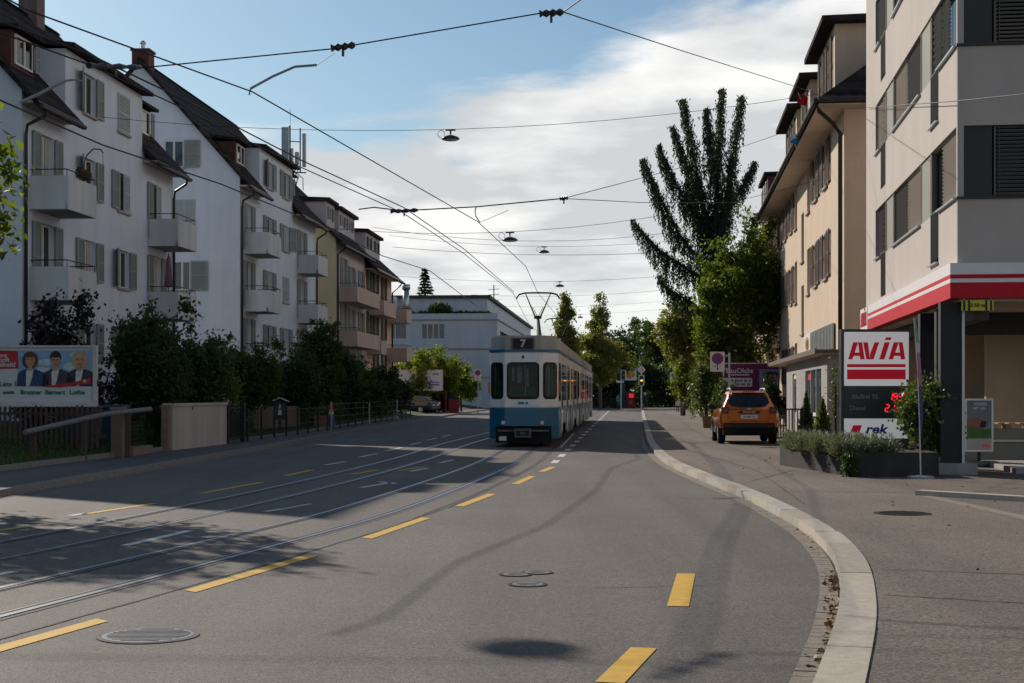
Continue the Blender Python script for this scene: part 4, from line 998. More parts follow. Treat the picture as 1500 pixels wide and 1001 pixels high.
MB().box(GL - 6.25, GL - 6.2, 1.5, GD + 3, .55, .6).box(GL - 6.25, GL - 6.12, 1.35, 1.5, .52, .66).build("guard_rail", mat["frame"], G)
MB().box(GL - 9.0, GL - 8.3, 3.5, 6.5, 2.2, 2.55).box(GL - 9.0, GL - 8.6, 3.9, 4.2, .9, 2.2).build("wall_cabinet", mat["panel_dark"], G)
MB().box(GL - 4.3, GL - .5, 1.2, GD + 3, .05, .2).build("pump_island", mat["concrete"], G)
bpy.context.view_layer.update()
GM = G.matrix_world
def gpt(x, y, z): return GM @ Vector((x, y, z))
hs_ = empty("height_sign", gpt(GL + .1, .36, 3.36), GM.to_euler().z + R(90), "yellow and black height limit sign hanging under the red fascia", "sign")
MB().box(-.30, .30, -.015, .015, -.1, .1).build("board", M("sign_yellow", (.55, .48, .04), .5), hs_)
m = MB()
for sx_ in (-1, 1):
    for k in range(2): m.box(sx_ * (.16 + k * .09) - .02, sx_ * (.16 + k * .09) + .02, -.019, -.0155, -.1, .1)
m.build("stripe", mat["blackp"], hs_); text("3.50 m", .1, mat["blackp"], hs_, (0, -.02, 0), bold=.02)
MB().tube([(-.25, 0, .1), (-.25, 0, .16)], .01).tube([(.25, 0, .1), (.25, 0, .16)], .01).build("bracket", mat["metal"], hs_)
pl = empty("wooden_pallet", gpt(GL - 6.45, 1.7, .865), GM.to_euler().z, "wooden pallet lying on the low olive wall under the block", "pallet")
m = MB()
for i in range(5): m.box(-.28, .28, i * .24, i * .24 + .15, .1, .125)
for i in (0, .42, .9): m.box(-.25, .25, i, i + .12, .0, .1)
m.build("boards", M("pallet_wood", (.34, .22, .12), .85, var=.25, scale=4), pl)
# ------------------------------------------------------------------ tram
tramwhite = M("tram_cream_white", (.86, .84, .80), .35, var=.03, scale=1.5, streak=.08, spec=.5, coat=.2)
tramblue = M("tram_blue", (.005, .125, .225), .35, var=.06, scale=1.5, spec=.5, coat=.2)
trambeige = M("tram_roof_beige", (.47, .45, .40), .6, var=.1, scale=2, streak=.2)
CLEAR = bpy.data.materials.new("clear_tram_glass"); N_, L_ = nodes_of(CLEAR); g_b = N_.new("ShaderNodeBsdfGlossy"); g_b.inputs["Roughness"].default_value = .03; t_b = N_.new("ShaderNodeBsdfTransparent"); t_b.inputs["Color"].default_value = (.72, .78, .76, 1)
fr_ = N_.new("ShaderNodeFresnel"); fr_.inputs["IOR"].default_value = 1.28; ms_ = N_.new("ShaderNodeMixShader"); L_.new(fr_.outputs[0], ms_.inputs[0]); L_.new(t_b.outputs[0], ms_.inputs[1]); L_.new(g_b.outputs[0], ms_.inputs[2]); L_.new(ms_.outputs[0], N_["Material Output"].inputs["Surface"])
SEATG = M("seat_green", (.03, .085, .06), .7, var=.3, scale=6); INLIGHT = M("saloon_grey", (.19, .21, .20), .7, var=.3, scale=5)
amber = M("amber_lamp", (.85, .11, .012), .4); lampw = M("lamp_glass", (.62, .63, .64), .15, var=.05)
def rrect(x0, x1, z0, z1, r, n=5):
    out = []
    for (cx, cz, a0) in ((x1 - r, z1 - r, 0), (x0 + r, z1 - r, 90), (x0 + r, z0 + r, 180), (x1 - r, z0 + r, 270)):
        for i in range(n + 1):
            a = R(a0 + 90 * i / n); out.append((cx + r * math.cos(a), cz + r * math.sin(a)))
    return out
def panel_on(p0, p1, x0, x1, z0, z1, r, t0, t1, mb, m=0):
    """rounded panel on the vertical face running from plan point p0 to p1 (outside to the right of travel reversed): x0..x1 along it"""
    d = Vector((p1[0] - p0[0], p1[1] - p0[1])); d.normalize(); n = Vector((d.y, -d.x))
    poly = rrect(x0, x1, z0, z1, r)
    b = len(mb.v); k = len(poly)
    for t in (t0, t1):
        for (u, z) in poly:
            q = Vector(p0) + d * u + n * t; mb.v.append((q.x, q.y, z))
    mb.f.append(tuple(range(b, b + k))); mb.m.append(m); mb.f.append(tuple(range(b + k, b + 2 * k))[::-1]); mb.m.append(m)
    for i in range(k):
        j = (i + 1) % k; mb.f.append((b + i, b + k + i, b + k + j, b + j)); mb.m.append(m)
ty0 = 47.0
T = empty("tram", (crt(ty0), ty0, .0), 0, "blue and white articulated tram on line 7 seen from behind in the left lane", "tram")
def tram_section(ya, yb, nose_a, nose_b, first=False):
    L = math.hypot(crt(yb) - crt(ya), yb - ya); ang = math.atan2(crt(yb) - crt(ya), yb - ya)
    ox, oy = crt(ya) - crt(ty0), ya - ty0
    hw, fw, cd = 1.09, .57, .5
    plan = []
    plan += [(-fw, 0), (fw, 0), (hw, cd)] if nose_a else [(-hw, 0), (hw, 0)]
    plan += [(hw, L - cd), (fw, L), (-fw, L), (-hw, L - cd)] if nose_b else [(hw, L), (-hw, L)]
    if nose_a: plan.append((-hw, cd))
    def sc(f, s=0): 
        return [(p[0] * f, (p[1] - L / 2) * (1 - s) + L / 2) for p in plan]
    loc = (ox, oy, 0); rz = (0, 0, -ang)
    def put(mb, name, m, par=T, sm=False): return mb.build(name, m, par, loc=loc if par is T else None, rot=rz if par is T else None)
    m = MB(); m.prism(sc(1), 'z', 1.22, 2.98); body_ = put(m, "car_body", tramwhite); bevel(body_, .05, 2, 20)
    m = MB(); m.prism(sc(1.012, -.001), 'z', 2.98, 3.06); put(m, "roof_stripe", tramblue)
    m = MB(); m.prism(sc(.955, .008), 'z', 3.05, 3.44); m.prism(sc(.9, .012), 'z', 3.44, 3.5)
    put(m, "roof", trambeige)
    # skirt with the dark opening for coupler and bogies at a nose
    m = MB(); z0 = .30
    def wallband(mb, a, b, zl, zh): mb.face([(*a, zl), (*b, zl), (*b, zh), (*a, zh)])
    pl = sc(1.006, 0); k = len(pl)
    m.prism(pl, 'z', .66, 1.22)
    for i in range(k):
        a, b = Vector(pl[i]), Vector(pl[(i + 1) % k])
        if abs(a.x - b.x) > .9: continue                              # open below the flat front
        d = b - a; n_s = max(1, int(d.length / 1.2)) if d.length > 1.2 else 2; nn = Vector((d.y, -d.x)).normalized() * -.05
        zl = [.24 if i % 2 else .24 for _ in range(n_s)]
        for s in range(n_s):
            p, q = a + d * s / n_s, a + d * (s + 1) / n_s
            if d.length < 1.2 and nose_a and max(a.y, b.y) < 2 and s == (1 if b.y < a.y else 0): continue     # open beside the coupler
            if d.length > 3 and s in (2, 3, n_s - 3, n_s - 4): continue     # bogie cut-outs
            m.prism([tuple(p), tuple(q), tuple(q + nn), tuple(p + nn)], 'z', .26, .66)
    put(m, "skirt", tramblue)
    m = MB()
    for yb_ in (2.2, L - 2.6):
        m.box(-.85, .85, yb_ - 1.0, yb_ + 1.0, .2, .62)
        for yy_ in (yb_ - .75, yb_ + .75):
            for xx in (-.5, .5): m.disc((xx, yy_, .34), .33, 'x', .1, 14)
    m.box(-.95, .95, .35, L - .35, .5, .67)
    put(m, "bogie", mat["blackp"])
    # side windows and doors
    mods = int((L - 1.0) / 1.45); wsz = (L - 1.1) / mods
    for sd_ in (1, -1):
        p0, p1 = ((hw, 0), (hw, L)) if sd_ > 0 else ((-hw, L), (-hw, 0))
        fr = MB(); gl = MB()
        for i in range(mods):
            a = .55 + i * wsz
            if i % 3 == 1:
                dr = MB(); dg_ = MB(); panel_on(p0, p1, a + .05, a + wsz - .05, .42, 2.78, .05, -.02, .012, dr); panel_on(p0, p1, a + .13, a + wsz / 2 - .03, 1.0, 2.66, .05, -.01, .02, dg_); d2_ = MB(); panel_on(p0, p1, a + wsz / 2 + .03, a + wsz - .13, 1.0, 2.66, .05, -.01, .02, d2_); dd_ = put(dr, 'door', tramwhite); put(dg_, 'pane', GLASSY, dd_); put(d2_, 'pane', GLASSY, dd_)
            else:
                fr = MB(); gl = MB(); panel_on(p0, p1, a + .06, a + wsz - .06, 1.45, 2.66, .12, -.02, .012, fr); panel_on(p0, p1, a + .1, a + wsz - .1, 1.49, 2.62, .1, -.01, .02, gl)
                put(gl, "pane", GLASSY, put(fr, "side_window", mat["black"]))
        for i in range(mods):
            if i % 3 == 1:
                a = .55 + i * wsz; fl = MB(); panel_on(p0, p1, a + .0, a + .05, .35, 2.8, .02, -.02, .035, fl); put(fl, "door_post", mat["frame"])
    if nose_a:
        faces = [((-hw, cd), (-fw, 0)), ((-fw, 0), (fw, 0)), ((fw, 0), (hw, cd))]
        for i, (a, b) in enumerate(faces):
            ln = math.hypot(b[0] - a[0], b[1] - a[1]); fr = MB(); gl = MB(); e = .06 if i == 1 else .075
            panel_on(a, b, e, ln - e, 1.50, 2.66, .14, -.02, .014, fr); panel_on(a, b, e + .045, ln - e - .045, 1.545, 2.615, .11, -.01, .024, gl)
            w_ = put(fr, "rear_window" if i == 1 else "corner_window", mat["black"]); put(gl, "pane", CLEAR, w_)
            # what shows inside: dark saloon, seat backs, grab poles, far windows
            inn = MB(); x0_, x1_ = e + .06, ln - e - .06; W_ = x1_ - x0_
            panel_on(a, b, x0_, x1_, 1.56, 2.60, .1, .0145, .0155, inn, 0)
            panel_on(a, b, x0_ + .05 * W_, x1_ - .05 * W_, 1.58, 1.58 + (.30 if i == 1 else .52), .03, .0157, .0163, inn, 1)
            for f0, f1, z0_, z1_ in ((.30, .46, 2.0, 2.5), (.62, .70, 1.9, 2.45), (.12, .2, 2.05, 2.5)): panel_on(a, b, x0_ + f0 * W_, x0_ + f1 * W_, z0_, z1_, .02, .0157, .0163, inn, 2)
            for f0 in ((.57,) if i == 1 else (.3,)): panel_on(a, b, x0_ + f0 * W_, x0_ + f0 * W_ + .022, 1.6, 2.58, .004, .0165, .0170, inn, 3)
            put(inn, "interior", [mat["blackp"], SEATG, INLIGHT, mat["stone"]], w_)
        if first:
            bx = MB(); bx.box(-.36, .36, -.045, .3, 3.03, 3.43); db = put(bx, "destination_box", M("destination_box_grey", (.13, .125, .12), .5)); bevel(db, .03)
            MB().prism(rrect(-.31, .31, 3.08, 3.39, .03), 'y', -.052, -.04).build("display", mat["blackp"], db)
            text("7", .33, M("display_white", (.62, .62, .60), .5), db, (.0, -.06, 3.235), bold=.03)
            lg = MB()
            lg.prism(rrect(-.16, .04, 1.335, 1.42, .02), 'y', -.012, .01); lg.prism(rrect(.07, .16, 1.335, 1.42, .02), 'y', -.012, .01)
            put(lg, "operator_emblem", M("emblem_blue", (.03, .27, .50), .4))
            hl = MB()
            for xx in (-.62, .60): hl.prism(rrect(xx - .055, xx + .055, .71, .82, .02), 'y', -.03 + abs(xx) * .03, .1)
            put(hl, "headlight", lampw)
            MB_ = MB(); MB_.disc((0, -.01, 2.82), .04, 'y', .05, 12, 0, .05); put(MB_, "camera_lens", mat["blackp"])
            cp = MB(); cp.box(-.26, .26, -.12, .3, .30, .58); cp.box(-.2, .2, -.135, -.118, .36, .52, 1); cp.box(-.07, .07, -.2, -.13, .4, .48); cp.box(-.8, .8, .1, .16, .48, .54)
            put(cp, "coupler", [mat["cast"], mat["blackp"]])
            ub = MB(); ub.box(-.88, .88, .20, .8, .13, .655); put(ub, "nose_shade_block", mat["black"])  # black box added under the nose, standing in for the shade there
            st = MB(); st.box(-.75, -.52, .0, .2, .2, .34); put(st, "step", mat["metal"])
    am = MB(); am.prism(rrect(-.07, .07, 1.70, 2.05, .05), 'x', hw - .01, hw + .05); am.v = [(x, y + cd + .08, z) for (x, y, z) in am.v]
    am2 = MB(); am2.prism(rrect(-.07, .07, 1.70, 2.05, .05), 'x', -hw - .05, -hw + .01); am2.v = [(x, y + cd + .08, z) for (x, y, z) in am2.v]
    if nose_a or True:
        put(am, "indicator_lamp", amber); put(am2, "indicator_lamp", amber)
    # roof gear rails
    rr = MB()
    for xx in (-.98, .98):
        rr.box(xx - .02, xx + .02, .5, L - .5, 3.06, 3.4)
        for i in range(int(L / 1.1)): rr.box(xx - .05, xx + .05, .6 + i * 1.1, .66 + i * 1.1, 3.06, 3.46)
    put(rr, "roof_edge", trambeige)
    return loc, ang, L
secs = [(47.0, 57.6, True, False), (58.2, 68.4, False, True), (69.6, 76.8, True, False), (77.3, 84.6, False, False), (85.1, 95.5, False, True)]
for i, (a, b, na, nb) in enumerate(secs): tram_section(a, b, na, nb, i == 0)
for ya, yb in ((57.6, 58.2), (76.8, 77.3), (84.6, 85.1)):
    m = MB(); xa = crt((ya + yb) / 2) - crt(ty0); m.box(xa - .95, xa + .95, ya - ty0 - .05, yb - ty0 + .05, .5, 3.2); m.build("bellows", mat["black"], T)
def pantograph(yc, zc):
    xa, ya = crt(yc) - crt(ty0), yc - ty0; m = MB()
    hd = [(-.80, 0, zc - .22), (-.70, 0, zc - .07), (-.5, 0, zc - .012), (0, 0, zc), (.5, 0, zc - .012), (.70, 0, zc - .07), (.80, 0, zc - .22)]
    for dy in (-.14, .14): m.tube([(x, y + dy, z) for x, y, z in hd], .024, 6)
    for x in (-.42, .42): m.tube([(x, -.14, zc - .02), (x, .14, zc - .02)], .015, 5)
    kz = zc - .88
    for s in (-1, 1): m.tube([(s * .46, 0, zc - .04), (s * .09, .5, kz)], [.02, .032], 6); m.tube([(s * .2, .3, zc - .5), (0, .5, kz)], .012, 5)
    m.tube([(-.14, .5, kz), (.14, .5, kz)], .06, 8); m.tube([(0, .5, kz), (.03, -.9, 3.62)], [.05, .07], 8); m.tube([(.05, .45, kz - .05), (.12, -.7, 3.66)], .015, 5)
    m.box(-.35, .35, -1.2, -.5, 3.5, 3.62)
    return m.build("pantograph", mat["gutter"], T, loc=(xa, ya, 0))
pantograph(55.4, 5.40); pantograph(74.0, 5.40)
MB().tube([(.6, 10, 3.4), (.62, 10, 4.2)], .025).build("roof_aerial", mat["metal"], T)

# ------------------------------------------------------------------ cars
def loft(mb, rings, m=0, close=True):
    b = len(mb.v); k = len(rings[0])
    for r in rings: mb.v += [tuple(p) for p in r]
    for i in range(len(rings) - 1):
        for j in range(k if close else k - 1):
            mb.f.append((b + i * k + j, b + i * k + (j + 1) % k, b + (i + 1) * k + (j + 1) % k, b + (i + 1) * k + j)); mb.m.append(m)
    mb.f.append(tuple(b + j for j in range(k))[::-1]); mb.m.append(m); mb.f.append(tuple(b + (len(rings) - 1) * k + j for j in range(k))); mb.m.append(m)
def wheel(root, x, y, r, wdt, side, rimm):
    m = MB(); prof = [(r * .62, -wdt / 2), (r * .9, -wdt / 2), (r, -wdt * .32), (r, wdt * .32), (r * .9, wdt / 2), (r * .62, wdt / 2)]
    m.lathe(prof, n=22); w_ = m.build("wheel", mat["black"], root, loc=(x, y, r), rot=(0, R(90), 0)); 
    q = MB(); o_ = side * wdt / 2
    q.lathe([(r * .64, -.01), (r * .64, .012), (r * .56, .02), (r * .54, -.02)], (0, 0, o_ * .9), 20)
    for i in range(5):
        a = i * 2 * math.pi / 5; q.obox((math.cos(a) * r * .32, math.sin(a) * r * .32, o_ * .9), r * .6, r * .14, .03, (0, 0, a))
    q.lathe([(r * .14, -.02), (r * .14, .03), (r * .05, .035)], (0, 0, o_ * .9), 10)
    q.lathe([(r * .6, -.005), (r * .6, .0)], (0, 0, o_ * .55), 14, 1)
    q.build("rim", [rimm, mat["blackp"]], w_)
def shell(root, paint, st, cab, gl, name="body"):
    """st: lower body stations (y, half width, z bottom, z waist); cab: cabin outline (y, z, half width) rear to front"""
    m = MB(); rings = []
    for (y, w_, zb, zw) in st:
        mid_ = (zb + zw) / 2
        half = [(w_ * .86, zb), (w_ * .97, zb + .06), (w_, mid_ - .05), (w_, mid_ + .12), (w_ * .975, zw - .10), (w_ * .93, zw - .02), (w_ * .80, zw)]
        rings.append([(x, y, z) for x, z in half] + [(-x, y, z) for x, z in half[::-1]])
    loft(m, rings)
    return m.build(name, paint, root, smooth=True)
def smooth_angle(o, a=35):
    for p in o.data.polygons: p.use_smooth = True
    md = o.modifiers.new("bevel", 'BEVEL'); md.width = .025; md.segments = 2; md.angle_limit = R(28); md.limit_method = 'ANGLE'; md.harden_normals = False
    o.modifiers.new("wn", 'WEIGHTED_NORMAL')
orange = M("orange_car_paint", (.54, .135, .008), .24, metal=.35, var=.04, scale=1.5, spec=.5, coat=.8)
darkglass = glassmat("car_glass", (.012, .018, .022), .03, .7)
tail = M("tail_lamp_red", (.16, .012, .016), .25, var=.2, spec=.4)
def suv(root):
    st = [(.0, .84, .50, 1.05), (.06, .90, .47, 1.09), (.30, .935, .45, 1.12), (.9, .915, .36, 1.10), (2.2, .91, .34, 1.07), (3.2, .91, .36, 1.06), (3.9, .88, .40, 1.0), (4.22, .80, .42, .88), (4.32, .68, .46, .78)]
    b = shell(root, orange, st, None, None); smooth_angle(b)
    # cabin
    prof = [(.03, 1.08, .82), (.16, 1.28, .735), (.30, 1.52, .635), (.44, 1.60, .575), (.9, 1.65, .57), (1.8, 1.655, .57), (2.45, 1.60, .57), (2.75, 1.44, .64), (3.35, 1.06, .78)]
    m = MB(); k = len(prof)
    for (y, z, w_) in prof: m.v.append((-w_, y, z)); m.v.append((w_, y, z))
    for i in range(k - 1): m.f.append((2 * i, 2 * i + 1, 2 * i + 3, 2 * i + 2)); m.m.append(0)
    bl = len(m.v)
    for s in (-1, 1): m.v += [(s * .845, .35, 1.06), (s * .85, 1.2, 1.06), (s * .85, 2.6, 1.05)]
    m.f.append((0, 2, 4, 6, 8, 10, 12, 14, 16, bl + 2, bl + 1, bl)); m.m.append(0); m.f.append((1, bl + 3, bl + 4, bl + 5, 17, 15, 13, 11, 9, 7, 5, 3)); m.m.append(0)
    c = m.build("cabin", orange, root); bevel(c, .035, 3, 25); 
    for p in c.data.polygons: p.use_smooth = True
    # rear window, wiper
    g = MB()
    def rearpt(x, z, o_=.012):   # on the rear slope
        y = .03 + (z - 1.08) * (.27 / .44); return (x, y - o_ - .004, z)
    poly = [(-.50, 1.19), (-.28, 1.165), (.28, 1.165), (.50, 1.19), (.63, 1.30), (.575, 1.49), (.50, 1.525), (-.50, 1.525), (-.575, 1.49), (-.63, 1.30)]
    g.face([rearpt(*p, .02) for p in poly]); g.face([rearpt(*p, -.02) for p in poly]); n = len(poly)
    for i in range(n): g.face([rearpt(*poly[i], .02), rearpt(*poly[(i + 1) % n], .02), rearpt(*poly[(i + 1) % n], -.02), rearpt(*poly[i], -.02)])
    rw = g.build("rear_window", darkglass, root); MB().tube([rearpt(0, 1.18, .04), rearpt(.42, 1.23, .04)], .01, 5).build("wiper", mat["blackp"], rw)
    # side windows
    for s in (-1, 1):
        for (ya, yb, za, zb) in ((.62, 1.15, 1.50, 1.13), (1.22, 1.95, 1.55, 1.12), (2.02, 2.75, 1.55, 1.11)):
            def sp(y, z): return (s * (.845 - (z - 1.06) * .50 + .014), y, z)
            q = MB(); q.face([sp(ya - .12, zb), sp(yb, zb), sp(yb - (.0 if yb < 2.5 else .3), za), sp(ya, za)])
            sol = q.build("side_window", darkglass, root).modifiers.new("s", 'SOLIDIFY'); sol.thickness = .02; sol.offset = 0
    q = MB(); q.prism([(.22, 1.60), (.40, 1.66), (.62, 1.665), (.6, 1.62), (.3, 1.585)], 'x', -.53, .53); bevel(q.build("spoiler", orange, root), .015)
    MB().prism(rrect(-.2, .2, 1.625, 1.645, .008), 'y', .235, .27).build("brake_light", tail, root)
    # bumper, diffuser, arches
    q = MB(); q.prism([(-.05, .52), (-.05, .64), (.02, .68), (.3, .66), (.3, .26), (.06, .30)], 'x', -.80, .80); bevel(q.build("bumper", mat["blackp"], root), .03)
    q = MB(); q.prism([(-.055, .50), (-.055, .56), (.1, .56), (.1, .50)], 'x', -.5, .5); 
    for y in (.82, 3.48):
        for s in (-1, 1):
            a = MB(); ro, ri = .43, .34; k = 12
            pts = [(y + ro * math.cos(math.pi * i / k), .345 + ro * math.sin(math.pi * i / k)) for i in range(k + 1)] + [(y + ri * math.cos(math.pi * (k - i) / k), .345 + ri * math.sin(math.pi * (k - i) / k)) for i in range(k + 1)]
            a.prism(pts, 'x', s * .80, s * .935); a.build("wheel_arch", mat["blackp"], root)
            wheel(root, s * .80, y, .345, .225, s, mat["metal"])
    for s in (-1, 1):
        MB().box(s * .86 - .05, s * .86 + .05, 1.2, 3.1, .33, .46).build("sill_guard", mat["blackp"], root)
        l = MB(); l.prism(rrect(s * .74 - .115, s * .74 + .115, .95, 1.165, .035), 'y', -.022, .16); lo = l.build("tail_light", tail, root)
        c_ = MB(); c_.box(s * .74 - .02, s * .74 + .02, -.03, -.02, .97, 1.145).box(s * .74 - .09, s * .74 - .022, -.03, -.02, 1.04, 1.075).box(s * .74 + .022, s * .74 + .09, -.03, -.02, 1.04, 1.075); c_.build("lamp_element", M("lamp_element_grey", (.16, .12, .12), .3), lo)
        MB().prism(rrect(s * .66 - .08, s * .66 + .08, .56, .61, .01), 'y', -.062, -.045).build("reflector", tail, root)
        r_ = MB(); r_.tube([(s * .53, .55, 1.655), (s * .535, .65, 1.725), (s * .54, 1.3, 1.735), (s * .535, 2.0, 1.72), (s * .53, 2.1, 1.65)], .022, 7); r_.box(s * .53 - .03, s * .53 + .03, .5, .68, 1.64, 1.71); r_.build("roof_rail", mat["metal"], root)
        mi = MB(); mi.prism(rrect(s * 1.0 - .11, s * 1.0 + .11, 1.07, 1.23, .05), 'y', 2.45, 2.58); mi.box(min(s * .83, s * .92), max(s * .83, s * .92), 2.48, 2.54, 1.08, 1.14); bevel(mi.build("wing_mirror", mat["blackp"], root), .02)
    # tailgate: name strip, plate, emblem, panel seam
    tb = MB(); tb.prism([(-.36, .985), (-.30, 1.035), (.30, 1.035), (.36, .985), (.30, .955), (-.30, .955)], 'y', -.03, .05); ts = tb.build("name_strip", mat["blackp"], root)
    text("DUSTER", .075, mat["metal"], ts, (0, -.034, .995), bold=.02, sx=1.45)
    pb = MB().box(-.26, .26, -.022, .02, .80, .915).build("licence_plate", mat["signwhite"], root); text("ZH 482 016", .075, mat["blackp"], pb, (0, -.026, .857), bold=.01)
    MB().prism(rrect(-.07, .07, 1.085, 1.125, .012), 'y', .0, .05).build("emblem", mat["metal"], root)
    sm = MB(); sm.tube([(-.66, -.004, .93), (-.60, -.008, .72), (.60, -.008, .72), (.66, -.004, .93)], .007, 5); sm.build("tailgate_seam", mat["blackp"], root)
    MB().tube([(.0, .75, 1.65), (.0, .55, 1.85)], .008, 5).build("aerial", mat["blackp"], root)
    MB().box(-.7, .7, .4, 4.0, .28, .5).build("underbody", mat["black"], root)
SV = empty("parked_car", (7.36, 46.6, .10), -math.atan(.066), "orange off road car seen from behind, parked on the right pavement", "car")
suv(SV)
def wagon(root, paint, light):
    st = [(.0, .70, .40, .92), (.1, .83, .30, .98), (.6, .89, .25, .99), (2.4, .90, .24, .96), (3.5, .89, .25, .92), (4.3, .83, .28, .80), (4.6, .70, .32, .66)]
    b = shell(root, paint, st, None, None); smooth_angle(b)
    prof = [(.10, .95, .76), (.62, 1.32, .66), (1.1, 1.42, .62), (1.9, 1.45, .62), (2.5, 1.38, .62), (3.3, .94, .74)]
    m = MB(); k = len(prof)
    for (y, z, w_) in prof: m.v.append((-w_, y, z)); m.v.append((w_, y, z))
    for i in range(k - 1): m.f.append((2 * i, 2 * i + 1, 2 * i + 3, 2 * i + 2)); m.m.append(0)
    m.f.append(tuple(range(0, 2 * k, 2))); m.m.append(0); m.f.append(tuple(range(1, 2 * k, 2))[::-1]); m.m.append(0)
    bevel(m.build("cabin", paint, root), .03, 2, 25)
    for s in (-1, 1):
        q = MB(); sp = lambda y, z: (s * (.765 - (z - .95) * .28 + .008), y, z)
        q.face([sp(.62, 1.01), sp(2.95, 1.0), sp(2.4, 1.33), sp(1.8, 1.39), sp(1.0, 1.36), sp(.72, 1.28)])
        sol = q.build("side_window", darkglass, root).modifiers.new("s", 'SOLIDIFY'); sol.thickness = .02; sol.offset = 0
        for y in (.85, 3.6): wheel(root, s * .78, y, .32, .21, s, mat["metal"])
        l = MB(); l.prism(rrect(s * .66 - .16, s * .66 + .16, .72, .88, .03), 'y', -.015, .3); l.build("tail_light", light, root)
    q = MB(); rp = lambda x, z, o_: (x, .10 + (z - .95) * 1.4 - o_, z)
    q.face([rp(-.6, 1.0, .02), rp(.6, 1.0, .02), rp(.54, 1.29, .02), rp(-.54, 1.29, .02)]); sol = q.build("rear_window", darkglass, root).modifiers.new("s", 'SOLIDIFY'); sol.thickness = .02; sol.offset = 0
    MB().prism([(-.04, .36), (-.04, .56), (.25, .58), (.25, .26), (.05, .28)], 'x', -.78, .78).build("bumper", mat["blackp"], root)
    MB().box(-.25, .25, -.05, .03, .62, .73).build("licence_plate", mat["signwhite"], root)
    MB().box(-.7, .7, .4, 4.2, .2, .4).build("underbody", mat["black"], root)
bluep = M("dark_blue_car_paint", (.012, .03, .06), .25, metal=.3, var=.05, spec=.5, coat=.8); silverp = M("pale_blue_car_paint", (.16, .21, .26), .25, metal=.5, var=.05, spec=.5, coat=.8)
taillit = emit("lit_tail_lamp", (.9, .05, .04), .5)
for (x, y, p, lab, tl) in ((-6.35, 121.5, bluep, "dark blue estate car parked with its rear to the road below the white billboard", tail), (-6.2, 125.2, silverp, "pale blue estate car parked behind the dark blue one", taillit)):
    c = empty("parked_car", (x, y, .11), R(78), lab, "car", "two estate cars parked beside the left pavement"); wagon(c, p, tl)

# ------------------------------------------------------------------ people
skin = M("skin", (.45, .27, .19), .6, var=.05); hairm = M("dark_hair", (.03, .02, .015), .7)
def person(joints, edges, radii, name, loc, rz, label, zones, parent=None, head=None):
    """one continuous skinned body; zones: (z limit, material) from the feet up; head: (centre, radius)"""
    me = bpy.data.meshes.new("body"); ks = list(joints); me.from_pydata([joints[k] for k in ks], [(ks.index(a), ks.index(b)) for a, b in edges], [])
    o = bpy.data.objects.new("person_tmp", me); COL.objects.link(o)
    o.modifiers.new("skin", 'SKIN'); s = o.modifiers.new("sub", 'SUBSURF'); s.levels = 1; s.render_levels = 1
    for i, k in enumerate(ks):
        sv = me.skin_vertices[0].data[i]; r = radii.get(k, .05); sv.radius = (r, r); sv.use_root = (k == 'pelvis')
    bpy.context.view_layer.update(); dg = bpy.context.evaluated_depsgraph_get()
    m2 = bpy.data.meshes.new_from_object(o.evaluated_get(dg)); bpy.data.objects.remove(o)
    m2.materials.clear()
    for _, mm in zones: m2.materials.append(mm)
    m2.materials.append(skin)
    for p in m2.polygons:
        p.use_smooth = True; zc = p.center.z; p.material_index = len(zones) - 1
        for i, (zl, _) in enumerate(zones):
            if zc < zl: p.material_index = i; break
        hd = joints.get('handL'); 
        for h in ('handL', 'handR'):
            if h in joints and (p.center - Vector(joints[h])).length < .09: p.material_index = len(zones)
    q = bpy.data.objects.new(name, m2); COL.objects.link(q); q.location = loc; q.rotation_euler = (0, 0, rz); tag(q, label, "person")
    return q
def add_hands(J, E, Rr, side, d):
    h = Vector(J['hand' + side])
    for i, (dx, ln) in enumerate(((-.03, .07), (-.01, .085), (.01, .08), (.03, .06))):
        a, b = 'f%s%d' % (side, i), 'g%s%d' % (side, i); J[a] = tuple(h + Vector((dx, 0, 0)) + Vector(d) * ln * .6); J[b] = tuple(h + Vector((dx, .012, 0)) + Vector(d) * ln * 1.1)
        E += [('hand' + side, a), (a, b)]; Rr[a] = .009; Rr[b] = .007
    t = 't' + side; J[t] = tuple(h + Vector((.045, .03, 0)) + Vector(d) * .03); E.append(('hand' + side, t)); Rr[t] = .009
def face_parts(q, c, hair=True, helm=None):
    """ears, nose and hair on a head centred at c that looks towards +y"""
    m = MB(); m.lathe([(.02, .135), (.07, .115), (.10, .06), (.108, .0), (.098, -.05), (.085, -.07)], (c[0], c[1] - .012, c[2] + .015), 14); m.build("helmet" if helm else "hair", helm or hairm, q, smooth=True)
